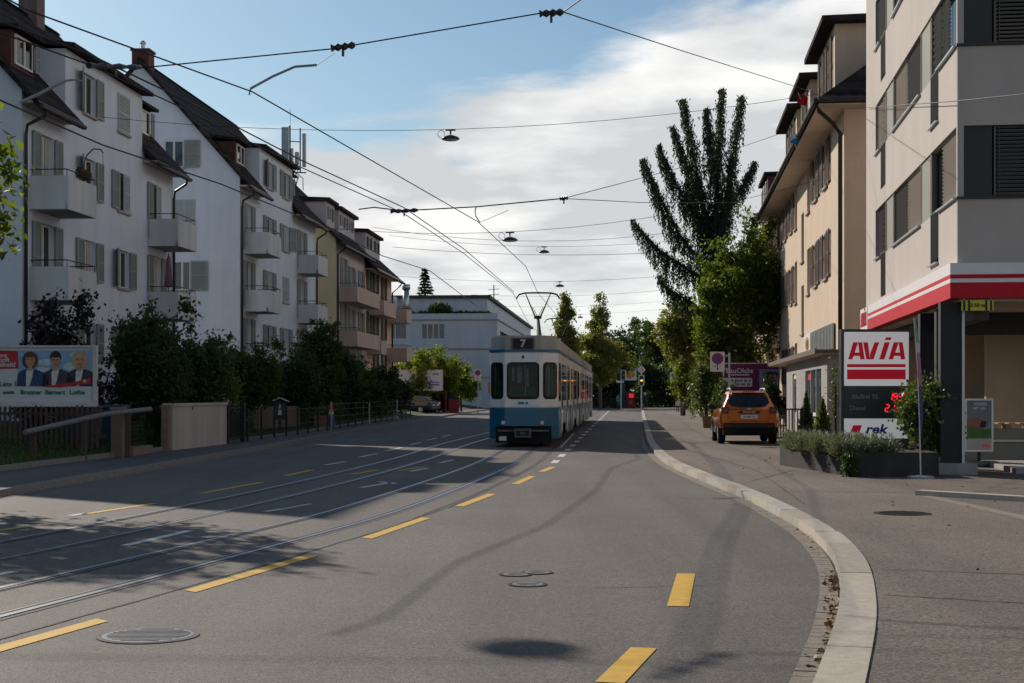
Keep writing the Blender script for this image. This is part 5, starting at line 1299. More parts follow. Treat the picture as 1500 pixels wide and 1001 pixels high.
def bike_and_rider(x, y, label_b, label_p):
    b = empty("bicycle", (x, y, .0), -.08, label_b, "bicycle")
    for yy_ in (-.52, .52):
        w_ = MB(); k = 24; r = .335
        w_.tube([(0, yy_ + r * math.cos(2 * math.pi * i / k), r + r * math.sin(2 * math.pi * i / k)) for i in range(k + 1)], .018, 6, cap=False)
        for i in range(8): a = math.pi * i / 4; w_.tube([(0, yy_, r), (0, yy_ + r * math.cos(a), r + r * math.sin(a))], .003, 3)
        w_.build("wheel", mat["black"], b)
    f = MB(); f.tube([(0, -.52, .335), (0, -.08, .30), (0, .36, .82), (0, -.2, .80), (0, -.08, .3)], .018, 6); f.tube([(0, -.52, .335), (0, -.2, .8), (0, -.23, .95)], .015, 6); f.tube([(0, .52, .335), (0, .34, .95)], .018, 6); f.build("frame", M("bike_red", (.2, .03, .03), .4), b)
    MB().tube([(-.27, .28, 1.0), (-.1, .36, .99), (.1, .36, .99), (.27, .28, 1.0)], .014, 6).build("handlebar", mat["blackp"], b)
    MB().tube([(0, -.36, .965), (0, -.2, .985), (0, -.06, .97)], [.07, .05, .02], 7).build("saddle", mat["blackp"], b)
    J = dict(pelvis=(0, -.2, 1.04), waist=(0, -.12, 1.2), chest=(0, .0, 1.38), neck=(0, .07, 1.52), head0=(0, .1, 1.60), head1=(0, .11, 1.70),
             shL=(-.17, .0, 1.44), elL=(-.24, .12, 1.2), handL=(-.26, .27, 1.03), shR=(.17, .0, 1.44), elR=(.24, .12, 1.2), handR=(.26, .27, 1.03),
             hipL=(-.09, -.18, 1.0), knL=(-.12, .17, .80), anL=(-.12, -.08, .42), toL=(-.12, .06, .36), hipR=(.09, -.18, 1.0), knR=(.12, .1, .62), anR=(.12, -.14, .22), toR=(.12, .0, .17))
    Rr = dict(pelvis=.14, waist=.125, chest=.15, neck=.055, head0=.075, head1=.085, shL=.07, elL=.045, handL=.035, shR=.07, elR=.045, handR=.035, hipL=.09, knL=.062, anL=.042, toL=.035, hipR=.09, knR=.062, anR=.042, toR=.035)
    E = [('pelvis', 'waist'), ('waist', 'chest'), ('chest', 'neck'), ('neck', 'head0'), ('head0', 'head1'), ('chest', 'shL'), ('shL', 'elL'), ('elL', 'handL'), ('chest', 'shR'), ('shR', 'elR'), ('elR', 'handR'),
         ('pelvis', 'hipL'), ('hipL', 'knL'), ('knL', 'anL'), ('anL', 'toL'), ('pelvis', 'hipR'), ('hipR', 'knR'), ('knR', 'anR'), ('anR', 'toR')]
    add_hands(J, E, Rr, 'L', (0, .4, -.9)); add_hands(J, E, Rr, 'R', (0, .4, -.9))
    q = person(J, E, Rr, "person", (x, y, 0), -.08, label_p, [(.42, skin), (1.02, mat["blackp"]), (1.53, M("cyclist_jersey", (.03, .03, .035), .8)), (9, skin)])
    face_parts(q, (0, .11, 1.69), helm=M("pale_helmet", (.45, .42, .42), .5))
bike_and_rider(13.15, 148.5, "bicycle ridden along the kerb towards the traffic light", "cyclist in dark clothes and pale helmet at the far end of the kerb")
J = dict(pelvis=(0, 0, .58), waist=(0, .0, .72), chest=(0, .0, .86), neck=(0, .0, .97), head0=(0, .01, 1.04), head1=(0, .015, 1.12), shL=(-.12, 0, .91), elL=(-.17, .02, .72), handL=(-.17, .08, .56), shR=(.12, 0, .91), elR=(.17, .02, .72), handR=(.18, .08, .56),
         hipL=(-.06, 0, .55), knL=(-.07, .04, .31), anL=(-.07, -.03, .06), toL=(-.07, .08, .03), hipR=(.06, 0, .55), knR=(.07, -.02, .31), anR=(.07, -.08, .07), toR=(.07, .03, .03))
Rr = dict(pelvis=.1, waist=.09, chest=.105, neck=.04, head0=.06, head1=.07, shL=.05, elL=.033, handL=.026, shR=.05, elR=.033, handR=.026, hipL=.065, knL=.045, anL=.032, toL=.028, hipR=.065, knR=.045, anR=.032, toR=.028)
E2 = [('pelvis', 'waist'), ('waist', 'chest'), ('chest', 'neck'), ('neck', 'head0'), ('head0', 'head1'), ('chest', 'shL'), ('shL', 'elL'), ('elL', 'handL'), ('chest', 'shR'), ('shR', 'elR'), ('elR', 'handR'), ('pelvis', 'hipL'), ('hipL', 'knL'), ('knL', 'anL'), ('anL', 'toL'), ('pelvis', 'hipR'), ('hipR', 'knR'), ('knR', 'anR'), ('anR', 'toR')]
add_hands(J, E2, Rr, 'L', (0, .1, -1)); add_hands(J, E2, Rr, 'R', (0, .1, -1))
ch = person(J, E2, Rr, "person", (14.4, 130.5, .1), 0, "small child in a white top walking beside the far right garden wall", [(.56, M("dark_trousers", (.04, .035, .05), .8)), (.95, M("child_white_top", (.55, .54, .56), .8)), (9, skin)])
face_parts(ch, (0, .015, 1.11))
J = dict(pelvis=(0, 0, .92), waist=(0, .0, 1.08), chest=(0, .02, 1.28), neck=(0, .02, 1.46), head0=(0, .03, 1.55), head1=(0, .04, 1.65), shL=(-.18, 0, 1.38), elL=(-.26, .02, 1.12), handL=(-.25, .1, .88), shR=(.18, 0, 1.38), elR=(.25, .0, 1.12), handR=(.27, .08, .88),
         hipL=(-.09, 0, .88), knL=(-.1, .06, .5), anL=(-.1, -.02, .09), toL=(-.1, .12, .04), hipR=(.09, 0, .88), knR=(.1, -.04, .5), anR=(.1, -.16, .1), toR=(.1, -.02, .04))
Rr = dict(pelvis=.135, waist=.12, chest=.145, neck=.052, head0=.075, head1=.085, shL=.07, elL=.045, handL=.035, shR=.07, elR=.045, handR=.035, hipL=.09, knL=.062, anL=.045, toL=.038, hipR=.09, knR=.062, anR=.045, toR=.038)
E3 = list(E2)[:19]; add_hands(J, E3, Rr, 'L', (0, .1, -1)); add_hands(J, E3, Rr, 'R', (0, .1, -1))
pd = person(J, E3, Rr, "person", (11.55, 163.5, .0), R(-60), "pedestrian in a bright blue jacket beside the left traffic light", [(.86, M("pedestrian_trousers", (.03, .04, .07), .8)), (1.45, M("blue_jacket", (.08, .26, .45), .7)), (9, skin)])
face_parts(pd, (0, .04, 1.64))
# ------------------------------------------------------------------ left gardens
mb = MB()
yy = ys_(-12, 180, 4.0); base = len(mb.v)
def gz(x, y):     # garden terrain: rises from the pavement to the houses
    d = max(0, ls(y) - x); k = 1.0 if y < 60 else 1.0
    return .16 + min(d, 7) * .13 * k
cols = (0, -.4, -1.5, -3, -5, -9, -30)
for y in yy:
    for d in cols: x = ls(y) + d; mb.v.append((x, y, gz(x, y) if d < 0 else .12))
n_c = len(cols)
for i in range(len(yy) - 1):
    for j in range(n_c - 1):
        k = i * n_c + j; mb.f.append((k, k + 1, k + 1 + n_c, k + n_c)); mb.m.append(0)
tag(mb.build("garden_ground", M("lawn_ground", (.03, .055, .012), 1, var=.4, scale=3)), kind="structure")
g_ = np.random.default_rng(3)
pts = []
for i in range(16000):
    y = g_.uniform(24, 72); x = ls(y) - g_.uniform(.1, 4.5); pts.append((x, y, gz(x, y) + .04))
D_ = np.stack([g_.normal(0, .3, 16000), g_.normal(0, .3, 16000), np.ones(16000)], 1)
lw = leaves_obj("lawn_grass", np.array(pts), .12, mat["grassm"], None, 4, aspect=.25, D=D_); tag(lw, "short green grass of the front gardens along the left pavement", "grass", kind="stuff")
mb = MB()
ribbon(mb, lambda y: ls(y) - .14, ls, 14, 41.5, .22, 1.5); ribbon(mb, ls, lambda y: ls(y) + .01, 14, 41.5, .22, 1.5, za=.1)
ribbon(mb, lambda y: ls(y) - .14, ls, 47.5, 100, .2, 1.5); ribbon(mb, ls, lambda y: ls(y) + .01, 47.5, 100, .2, 1.5, za=.1)
tag(mb.build("garden_kerb", mat["kerbd"]), kind="structure")

# election billboard
bb = empty("billboard", (-12.4, 37.0, 0), R(2), "wide poster billboard with three campaign portraits, in front of the nearest white house", "billboard")
MB().box(-2.1, 2.1, 0, .08, 1.47, 2.82).build("poster", M("poster_paper", (.50, .53, .53), .6, var=.03), bb)
m = MB(); m.box(-2.16, 2.16, -.05, .12, 1.34, 1.47).box(-2.16, 2.16, -.05, .12, 2.8, 2.86).box(2.06, 2.16, -.05, .12, 1.47, 2.8).box(-2.16, -2.06, -.05, .12, 1.47, 2.8); bevel(m.build("frame", M("billboard_frame", (.50, .47, .46), .5, metal=.2), bb), .01)
m = MB(); 
for x in (-1.6, 1.6): m.box(x - .06, x + .06, .12, .22, -.1, 2.7)
m.box(-2.0, 2.0, .13, .2, 2.2, 2.3)
m.build("post", mat["gutter"], bb)
pcols = dict(sky=(.20, .34, .47), cloud=(.42, .49, .54), red=(.42, .03, .03), navy=(.03, .055, .12), skin=(.42, .22, .15), hair=(.10, .05, .03), blond=(.42, .30, .15), blackh=(.02, .018, .018), shirt=(.55, .53, .54), brown=(.06, .045, .05), green=(.02, .16, .10), charcoal=(.035, .035, .045))
pm = {k: M("poster_" + k, v, .6, var=.28, scale=7) for k, v in pcols.items()}
def flat(name, poly, m_, par, y, t=.004): return MB().prism(poly, 'y', y - t, y).build(name, pm[m_] if isinstance(m_, str) else m_, par)
# poster in its own coordinates: pixel (px,py) of the photograph's poster -> metres on the board
PX = lambda px: 2.06 - (137 - px) / 59.5
PZ = lambda py: 1.65 + (578 - py) / 59.5
def pp(*pts): return [(PX(a), PZ(b)) for a, b in pts]
def ell(cx, cy, rx, ry, n=18): return [(PX(cx + rx * math.cos(2 * math.pi * i / n)), PZ(cy + ry * math.sin(2 * math.pi * i / n))) for i in range(n)]
flat("picture", pp((28, 514), (134, 513), (134, 566), (28, 566)), "sky", bb, -.004)
for c in (ell(70, 531, 14, 5), ell(113, 520, 11, 5), ell(64, 542, 12, 4), ell(103, 537, 9, 6)): flat("picture", c, "cloud", bb, -.0085)
def portrait(cx, hair, jacket, long, sh):
    m = []
    flat("portrait", pp((cx - 20, 566), (cx - 18, 547), (cx - 8, 541), (cx + 8, 541), (cx + 20, 546), (cx + 26, 556), (cx + 27, 566)), jacket, bb, -.013)
    flat("portrait", pp((cx - 6, 566), (cx - 6, 545), (cx - 1, 538), (cx + 5, 541), (cx + 3, 552), (cx - 1, 566)), "shirt", bb, -.0175)
    if long: flat("portrait", [p for p in ell(cx, 528, 12, 13)], hair, bb, -.0175)
    else: flat("portrait", ell(cx, 523, 8, 9), hair, bb, -.0175)
    flat("portrait", ell(cx, 529 if not long else 528, 6.8, 9.5), "skin", bb, -.022)
    flat("portrait", pp((cx - 3, 544), (cx - 3, 535), (cx + 3, 535), (cx + 3, 543)), "skin", bb, -.0215)
    flat("portrait", [p for p in ell(cx, 520.5, 7.2, 3.4)], hair, bb, -.0265)
    for s in (-1, 1): flat("portrait", ell(cx + s * 2.8, 527, 1.3, .7, 8), "blackh", bb, -.0265)
    flat("portrait", ell(cx, 533.5, 2.4, .8, 8), "red", bb, -.0265)
portrait(46, "hair", "navy", True, 0); portrait(83, "blackh", "brown", False, 0); portrait(118, "blond", "charcoal", True, 0)
flat("banner", pp((60, 567), (90, 563), (110, 560), (134, 553), (134, 562), (110, 565), (90, 567.5)), "red", bb, -.031)
star = []
for i in range(10): a = math.pi / 2 + i * math.pi / 5; r_ = 3.4 if i % 2 == 0 else 1.4; star.append((PX(125 + r_ * math.cos(a)), PZ(558.5 - r_ * math.sin(a))))
flat("emblem", star, "shirt", bb, -.0355)
flat("red_box", pp((-40, 513), (28, 514), (29, 540), (-40, 542)), "red", bb, -.006)
tl = lambda s, sz, mk, px, py, **k: text(s, sz, mk, bb, (PX(px), -.016, PZ(py)), **k)
tl("Sichere", .16, pm["shirt"], 12, 521, bold=.02, align='RIGHT'); tl("Zukunft", .16, pm["shirt"], 16, 527.5, bold=.02, align='RIGHT'); tl("Freiheit!", .17, pm["shirt"], 25, 534.5, bold=.02, align='RIGHT')
tl("Liste 1", .16, pm["green"], 14, 563, bold=.02); flat("emblem", pp((6, 574), (22, 573), (23, 577), (6, 577.5)), "green", bb, -.005)
for nm_, px in (("Brunner", 47), ("Barnert", 82), ("Lothe", 114)): tl(nm_, .155, pm["green"], px, 575, bold=.03); 

# picket fence below the billboard
def along(y0, y1, off, n): return [(ls(y0 + (y1 - y0) * i / n) + off, y0 + (y1 - y0) * i / n) for i in range(n + 1)]
pf = empty("picket_fence", (-11.3, 34.5, .3), 0, "dark weathered picket fence on the lawn below the election billboard", "fence")
m = MB(); q = MB()
for i in range(46):
    x = -4.4 + i * .125; yb = .9 - .0 * i; t_ = 1.02 + rnd.uniform(-.03, .03); z0 = .05
    m.prism([(x - .035, z0), (x + .035, z0), (x + .035, t_), (x, t_ + .05), (x - .035, t_)], 'y', 2.0, 2.025)
for z in (.3, .85): q.box(-4.5, 1.4, 2.026, 2.07, z, z + .07)
m.build("picket", mat["woodfence"], pf); q.build("rail", mat["woodfence"], pf)
hr = empty("handrail", (-10.7, 33.0, .2), 0, "sloping round wooden handrail on short posts across the small lawn", "railing")
m = MB(); m.tube([(-.0, .0, .62), (1.0, 2.8, .98), (1.55, 5.0, 1.08)], .06, 8).build("rail", M("grey_rail_wood", (.16, .16, .165), .6, var=.2), hr)
for (x, y, h) in ((.1, .25, .62), (.72, 2.0, .86), (1.28, 3.8, 1.0)): MB().box(x - .06, x + .06, y - .05, y + .05, -.25, h).build("post", mat["woodfence"], hr)
# stone gate pillars, wire gate, bins
def pillar(x, y, h, label, w_=.28): 
    o = empty("gate_pillar", (x, y, .1), R(-4), label, "pillar"); MB().box(-w_ / 2, w_ / 2, -w_ / 2, w_ / 2, -.1, h).build("shaft", mat["sandstone"], o); MB().box(-w_ / 2 - .03, w_ / 2 + .03, -w_ / 2 - .03, w_ / 2 + .03, h, h + .06).build("cap", mat["sandstone"], o)
pillar(-9.75, 37.2, 1.18, "square reddish stone gate pillar at the end of the sloping handrail"); pillar(-9.45, 41.0, 1.2, "reddish stone gate pillar against the pale rendered garden wall", .2)
gt = empty("garden_gate", (-9.65, 37.5, .1), math.pi / 2 - .06, "dark wire mesh garden gate between the two reddish stone pillars", "gate")
m = MB(); m.tube([(0.05, 0, .2), (0.05, 0, 1.1), (1.6, 0, 1.1), (1.6, 0, .2), (.05, 0, .2)], .02, 6)
m.build("gate_frame", mat["gutter"], gt); m = MB()
for i in range(1, 15): m.tube([(.05 + i * .105, 0, .2), (.05 + i * .105, 0, 1.1)], .005, 4)
for i in range(1, 8): m.tube([(.05, 0, .2 + i * .11), (1.6, 0, .2 + i * .11)], .005, 4)
m.build("wire_mesh", mat["iron"], gt)
tag(MB().box(-9.8, -9.45, 37.5, 39.5, .05, .32).build("gate_step", mat["sandstone"]), "low reddish stone step below the wire mesh gate", "step")
binp = M("bin_blue_grey", (.030, .045, .07), .5, var=.1)
for i, (x, y, lab) in enumerate(((-10.9, 38.6, "blue grey wheeled bin nearest the reddish pillar"), (-10.55, 40.0, "blue grey wheeled bin with a sunlit lid beside the garden wall"), (-11.6, 39.4, "blue grey wheeled bin farthest from the pavement"))):
    o = empty("wheeled_bin", (x, y, .3), R(-5), lab, "bin", "wheeled bins behind the garden gate")
    m = MB(); m.prism([(-.24, .08), (.24, .08), (.29, .98), (-.29, .98)], 'y', -.3, .3); bevel(m.build("bin_body", binp, o), .03); m = MB(); m.prism([(-.34, .98), (.30, .98), (.30, 1.03), (0, 1.08), (-.34, 1.05)], 'x', -.31, .31); bevel(m.build("lid", binp, o), .015)
    for s in (-1, 1): MB().disc((s * .26, .24, .1), .1, 'x', .05, 14).build("wheel", mat["black"], o)
gw = empty("garden_wall", (-9.33, 41.35, .1), math.pi / 2 - math.atan(.09), "pale rendered garden wall standing at the left pavement", "wall")
MB().box(0, 5.3, 0, .25, -.2, 1.22).build("wall", mat["wallwhite"], gw); bevel(MB().box(-.04, 5.34, -.04, .29, 1.22, 1.3).build("coping", mat["wallwhite"], gw), .01)
g2 = empty("garden_gate", (-8.85, 46.8, .1), math.pi / 2 - .06, "narrow dark iron gate with thin bars beyond the rendered wall", "gate")
m = MB()
for i in range(14): m.box(i * .13, i * .13 + .02, 0, .02, .1, 1.2)
m.box(-.02, 1.8, -.005, .025, .15, .19).box(-.02, 1.8, -.005, .025, 1.1, 1.14); m.build("bars", mat["iron"], g2); MB().box(1.9, 2.05, -.06, .08, -.1, 1.3).box(-.12, -.03, -.05, .05, -.1, 1.25).build("post", mat["iron"], g2)
wf = empty("wire_fence", (-8.72, 49.5, .18), math.pi / 2 - .065, "low wire mesh fence with thin steel posts along the sunny lawn", "fence")
m = MB(); q = MB()
for i in range(8): MB().box(i * 2.0 - .03, i * 2.0 + .03, -.03, .03, -.1, 1.0).build("post", mat["iron"], wf)
for z in (.15, .35, .55, .75, .92): q.tube([(0, 0, z), (14, 0, z)], .006, 4)
for i in range(70): q.tube([(i * .2, 0, .1), (i * .2, 0, .92)], .004, 3)
q.build("wire_mesh", mat["iron"], wf)
w2 = empty("garden_wall", (-9.6, 57.0, .1), math.pi / 2 - .065, "low brownish boundary wall behind the wire fence", "wall"); MB().box(0, 7.5, 0, .2, -.1, 1.05).build("wall", M("brown_render", (.20, .15, .115), .9, var=.12, scale=2), w2)
wf2 = empty("wire_fence", (-8.0, 66.5, .18), math.pi / 2 - .04, "second wire fence, overgrown by the dark hedge before the parked cars", "fence")
m = MB(); q = MB()
for i in range(14): MB().box(i * 2.5 - .03, i * 2.5 + .03, -.03, .03, -.1, 1.15).build("post", mat["iron" if i % 5 else "metal"], wf2)
for z in (.2, .5, .8, 1.05): q.tube([(0, 0, z), (32, 0, z)], .007, 4)
q.build("wire", mat["iron"], wf2)
lb = empty("letter_box", (-9.0, 58.2, .3), R(10), "dark blue letter box with a pale roof standing on the lawn", "letter box")
MB().box(-.22, .22, -.15, .15, .35, 1.05).build("box", mat["panel_dark"], lb); m = MB(); m.prism([(-.36, 1.05), (0, 1.2), (.36, 1.05), (.36, 1.09), (0, 1.25), (-.36, 1.09)], 'y', -.3, .3); m.build("roof", mat["signwhite"], lb); MB().box(-.05, .05, -.05, .05, -.2, .35).build("post", mat["iron"], lb); MB().box(-.06, .06, -.16, -.152, .55, .75).box(-.03, .03, -.16, -.152, .8, .95).build("label_plate", mat["signwhite"], lb)
fp = empty("plant_tub", (-8.55, 67.0, .1), 0, "square brown wooden tub at the pavement edge beside the garden figure", "tub"); m = MB(); m.prism([(-.22, 0), (.22, 0), (.27, .62), (-.27, .62)], 'y', -.25, .25); m.build("tub", M("tub_wood", (.24, .12, .07), .8, var=.2), fp); MB().box(-.25, .25, -.22, .22, .56, .6).build("soil", mat["soil"], fp)
gn = empty("garden_figure", (-8.25, 68.5, .1), 0, "small garden figure with a red cap and blue coat beside the brown tub", "figure")
m = MB(); m.lathe([(.16, 0), (.18, .1), (.17, .4), (.12, .62), (.09, .68)], n=12); m.build("coat", M("figure_blue", (.08, .10, .2), .6), gn, smooth=True); MB().lathe([(.06, .66), (.11, .74), (.11, .84), (.07, .9)], n=12).build("face", skin, gn, smooth=True); MB().lathe([(.125, .86), (.1, .95), (.04, 1.12), (.01, 1.16)], n=12).build("cap", mat["red"], gn, smooth=True)
MB().lathe([(.10, .62), (.115, .70), (.09, .77), (.05, .78)], (0, -.03, 0), 10).build("beard", mat["signwhite"], gn)

# shrubs along the left gardens, near to far
bush("shrub", (-12.45, 41.6, .5), 1.3, 3.15, 14400, .15, mat["purple"], "dark purple leaved shrub behind the election billboard", seed=2, spiky=9, sub=420, subr=.32)
bush("shrub", (-10.25, 43.4, .4), 1.4, 3.15, 17600, .14, mat["dark"], "tall dark shrub with upright twiggy tips between billboard and rendered wall", seed=3, spiky=14, sub=480, subr=.28)
bush("shrub", (-11.6, 47.5, .6), 1.6, 2.9, 12800, .15, mat["dark"], "dark shrub before the second balcony column of the nearest house", seed=4, spiky=8, sub=360)
bush("shrub", (-9.95, 48.3, .4), 1.05, 2.8, 11200, .13, mat["hedge"], "rounded dark green shrub behind the rendered wall's far end", seed=41, spiky=5, sub=300)
bush("shrub", (-9.15, 49.0, .3), .32, 1.75, 900, .1, mat["lime"], "small sunlit yellow green shrub beside the iron gate", seed=5, z0=.35)
bush("shrub", (-10.3, 57.5, .6), 1.45, 2.75, 14400, .15, mat["mid"], "bright topped green shrub below the second house's first balcony", seed=6, spiky=4, sub=380)
bush("shrub", (-11.8, 56.0, .7), 1.6, 2.4, 9600, .17, mat["hedge"], "deep green shrub against the second white house", seed=61, sub=260)
bush("shrub", (-9.4, 64.8, .4), 1.6, 3.0, 17600, .16, mat["dark"], "wide dark garden shrub behind the low brownish wall", seed=7, spiky=4, sub=420)
bush("tall_shrub", (-9.2, 70.5, .4), 1.5, 4.2, 17600, .16, mat["mid"], "tallest shrub of the left hedge row with layered loose crown", seed=8, spiky=6, sub=420)
bush("shrub", (-9.0, 77.5, .4), 1.7, 3.3, 16000, .18, mat["dark"], "dense dark shrub below the yellow house's rounded balconies", seed=9, sub=380)
bush("shrub", (-8.85, 85.5, .4), 1.6, 3.2, 14400, .19, mat["hedge"], "dark hedge shrub with a reddish tinge before the pink house", seed=10, sub=340)
bush("shrub", (-8.7, 94.0, .4), 1.5, 3.3, 12800, .19, mat["dark"], "last dark shrub before the parked estate cars", seed=11, sub=300)
bush("shrub", (-8.5, 104.0, .3), 1.6, 2.4, 9600, .2, mat["dark"], "low dark shrub next to the parked estate cars", seed=12, sub=240)
for i, (y0, y1, h_, sd_) in enumerate(((67.5, 80, 1.2, 31), (80.5, 99, 1.25, 32))):
    P = clump_points([((ls(y) - .55, y, .15 + h_ * .45), (.42, .8, h_ * .52)) for y in np.arange(y0, y1, .9)], 9000, sd_)
    hd = leaves_obj("hedge", P, .15, mat["hedge"], None, sd_); tag(hd, ("clipped dark hedge behind the overgrown wire fence, its nearer half", "clipped dark hedge behind the overgrown wire fence, its farther half")[i], "hedge")
for i, (x, y, h_, r_, lab) in enumerate(((-9.9, 133, 5.6, 1.6, "sunlit yellow green tree touching the pink house's lower balcony"), (-8.2, 128, 5.9, 1.7, "sunlit yellow green tree behind the white billboard, left one"), (-6.0, 131, 5.7, 1.6, "sunlit yellow green tree at the billboard's right edge"), (-4.6, 135, 4.6, 1.5, "small yellow green tree beside the no parking sign before the white block"))):
    tree("small_tree", (x, y, .1), h_, round_clumps(0, 0, h_ * .58, r_ * 1.2, r_ * 1.1, h_ * .44, 16, 20 + i), 6500, .24, mat["lime"], lab, .1, h_ * .6, seed=20 + i, group="yellow green trees behind the parked cars", sub=230, subr=.38)
P = clump_points([((x, 129.5, 1.0), (.7, .5, 1.0)) for x in np.arange(-8.6, -4.6, .7)], 6000, 33); tag(leaves_obj("hedge", P, .2, mat["hedge"], None, 33), "dark hedge below the white billboard behind the parked cars", "hedge")
b2 = empty("billboard", (-7.65, 127.3, 0), 0, "white billboard with pale grey swirl above the parked estate cars", "billboard")
MB().box(-1.75, 1.75, 0, .1, 2.0, 3.7).build("poster", mat["signwhite"], b2); MB().box(-1.5, -1.4, .02, .12, 0, 2).box(1.4, 1.5, .02, .12, 0, 2).build("post", mat["iron"], b2); MB().box(-1.8, -1.75, -.03, .12, 1.95, 3.75).box(1.75, 1.8, -.03, .12, 1.95, 3.75).box(-1.75, 1.75, -.03, .12, 3.7, 3.75).box(-1.75, 1.75, -.03, .12, 1.95, 2.0).build("frame", mat["metal"], b2)
m = MB()
for i in range(15): a = i * .42; rr_ = .75 - i * .035; m.prism(rrect(-.35 + rr_ * math.cos(a) - .11, -.35 + rr_ * math.cos(a) + .11, 2.95 + rr_ * .5 * math.sin(a) - .06, 2.95 + rr_ * .5 * math.sin(a) + .06, .05), 'y', -.004 - .0006 * i, -.001)
m.build("picture", M("poster_swirl", (.36, .33, .36), .6), b2); MB().box(.55, 1.5, -.005, -.001, 2.4, 2.55).box(.6, 1.5, -.005, -.001, 2.62, 2.72).build("lettering", M("poster_text_blue", (.16, .25, .45), .6), b2); MB().box(.9, 1.45, -.005, -.001, 3.3, 3.45).build("lettering", M("poster_text_grey", (.25, .27, .30), .6), b2)
tag(MB().box(-11.5, -9.55, 127.6, 127.8, .1, 3.85).box(-9.55, -9.45, 127.55, 127.85, .1, 3.9).build("screen_wall", mat["metal"]), "plain grey screen wall left of the white billboard", "wall")
rb = empty("red_container", (-5.0, 129.0, .1), 0, "red recycling container with a dark lid beside the parked cars' hedge", "container"); bevel(MB().box(-.45, .45, -.4, .4, .0, 1.15).build("bin_body", M("dull_red", (.22, .03, .03), .6), rb), .05); MB().box(-.48, .48, -.43, .43, 1.15, 1.25).build("lid", mat["blackp"], rb); MB().box(-.75, -.6, -.1, .05, 0, 1.9).build("post", M("dull_orange", (.26, .06, .03), .6), rb)

# ------------------------------------------------------------------ signs
blue_s = M("sign_blue", (.02, .10, .34), .45)
def noparking(loc, rz, hpole, z0, w_, h_, label, dx=0, group="no parking signs"):
    o = empty("no_parking_sign", loc, rz, label, "sign", group)
    MB().tube([(0, .04, -.2), (0, .04, hpole)], .04, 8).build("post", mat["metal"], o)
    b = MB().prism(rrect(dx - w_ / 2, dx + w_ / 2, z0, z0 + h_, .05), 'y', -.03, -.01).build("board", mat["signwhite"], o); cz = z0 + h_ - w_ * .48; r = w_ * .40
    MB().disc((dx, -.034, cz), r, 'y', .006, 28).build("ring", mat["red"], b); MB().disc((dx, -.040, cz), r * .74, 'y', .006, 28).build("blue_disc", blue_s, b)
    m = MB(); m.obox((dx, -.046, cz), r * 1.6, .005, r * .22, (0, R(45), 0)); m.build("slash", mat["red"], b)
    az = z0 + h_ * .13; m = MB(); m.box(dx - .015, dx + .015, -.036, -.031, az - .02, az + h_ * .24); m.prism([(dx - .05, az + .02), (dx + .05, az + .02), (dx, az - .05)], 'y', -.036, -.031); m.prism([(dx - .05, az + h_ * .24), (dx + .05, az + h_ * .24), (dx, az + h_ * .24 + .06)], 'y', -.036, -.031); m.build("arrow", mat["blackp"], b)
    return o
o = noparking((9.12, 63, .1), 0, 3.3, 2.50, .6, .84, "large no parking sign with a double arrow on a steel post behind the orange car", dx=-.5)
MB().box(-.22, -.02, -.03, .03, 2.6, 2.65).box(-.22, -.02, -.03, .03, 3.15, 3.2).build("bracket", mat["metal"], o)
MB().box(-.64, -.56, -.036, -.031, 2.72, 2.76).build("mark", mat["blackp"], o)
noparking((-3.0, 132, .1), 0, 3.7, 2.75, .60, .98, "small no parking sign with an arrow left of the tram")
o = noparking((15.4, 139, .1), 0, 3.75, 2.65, .55, .95, "distant no parking sign before the dark wood at the right kerb", dx=-.45)
MB().box(-.2, -.02, -.03, .03, 3.0, 3.05).build("bracket", mat["metal"], o)

def traffic_light(loc, lab, hz, head_dx=0, lit=None, diamond=False, side=False):
    o = empty("traffic_light", loc, 0, lab, "traffic light"); MB().tube([(0, 0, -.1), (0, 0, hz + (1.8 if diamond else .9))], .07, 8).build("post", mat["metal"], o)
    bd = MB(); bd.prism(rrect(head_dx - .30, head_dx + .30, hz, hz + 1.05, .08), 'y', -.14, -.10); bd.build("backboard", mat["signwhite"], o)
    h = MB().prism(rrect(head_dx - .17, head_dx + .17, hz + .06, hz + .99, .05), 'y', -.34, -.14).build("signal_head", mat["blackp"], o)
    for i, (nm_, c) in enumerate((("green_lamp", M("green_lens_off", (.01, .05, .03), .3)), ("amber_lamp", lit or M("amber_lens_off", (.09, .05, .01), .3)), ("red_lamp", M("red_lens_off", (.08, .01, .01), .3)))):
        MB().disc((head_dx, -.345, hz + .2 + i * .32), .115, 'y', .012, 16).build(nm_, c, h)
        MB().prism([(head_dx - .13, hz + .25 + i * .32), (head_dx + .13, hz + .25 + i * .32), (head_dx + .13, hz + .33 + i * .32), (head_dx - .13, hz + .33 + i * .32)], 'y', -.46, -.345).build("hood", mat["blackp"], h)
    if diamond:
        m = MB(); m.prism([(0, hz + 1.15), (.42, hz + 1.6), (0, hz + 2.05), (-.42, hz + 1.6)], 'y', -.12, -.09); d = m.build("priority_sign", mat["signwhite"], o); m = MB(); m.prism([(0, hz + 1.3), (.28, hz + 1.6), (0, hz + 1.9), (-.28, hz + 1.6)], 'y', -.126, -.121); m.build("yellow_field", M("pale_yellow", (.55, .45, .28), .5), d)
    if side:
        MB().box(-.5, .28, -.3, -.05, hz - .3, hz - .1).build("name_plate", mat["signwhite"], o); MB().box(-.42, -.1, -.3, -.05, hz, hz + .7).build("side_head", mat["blackp"], o)
    return o
traffic_light((13.05, 151.5, 0), "traffic light showing amber below a diamond priority sign", 2.55, 0, emit("amber_light_on", (1.0, .36, .05), 2.2), True)
traffic_light((11.6, 160, 0), "traffic light on a pale post beside the yellow shell sign", 3.2, .25, M("amber_dim", (.35, .16, .03), .4), False, True)
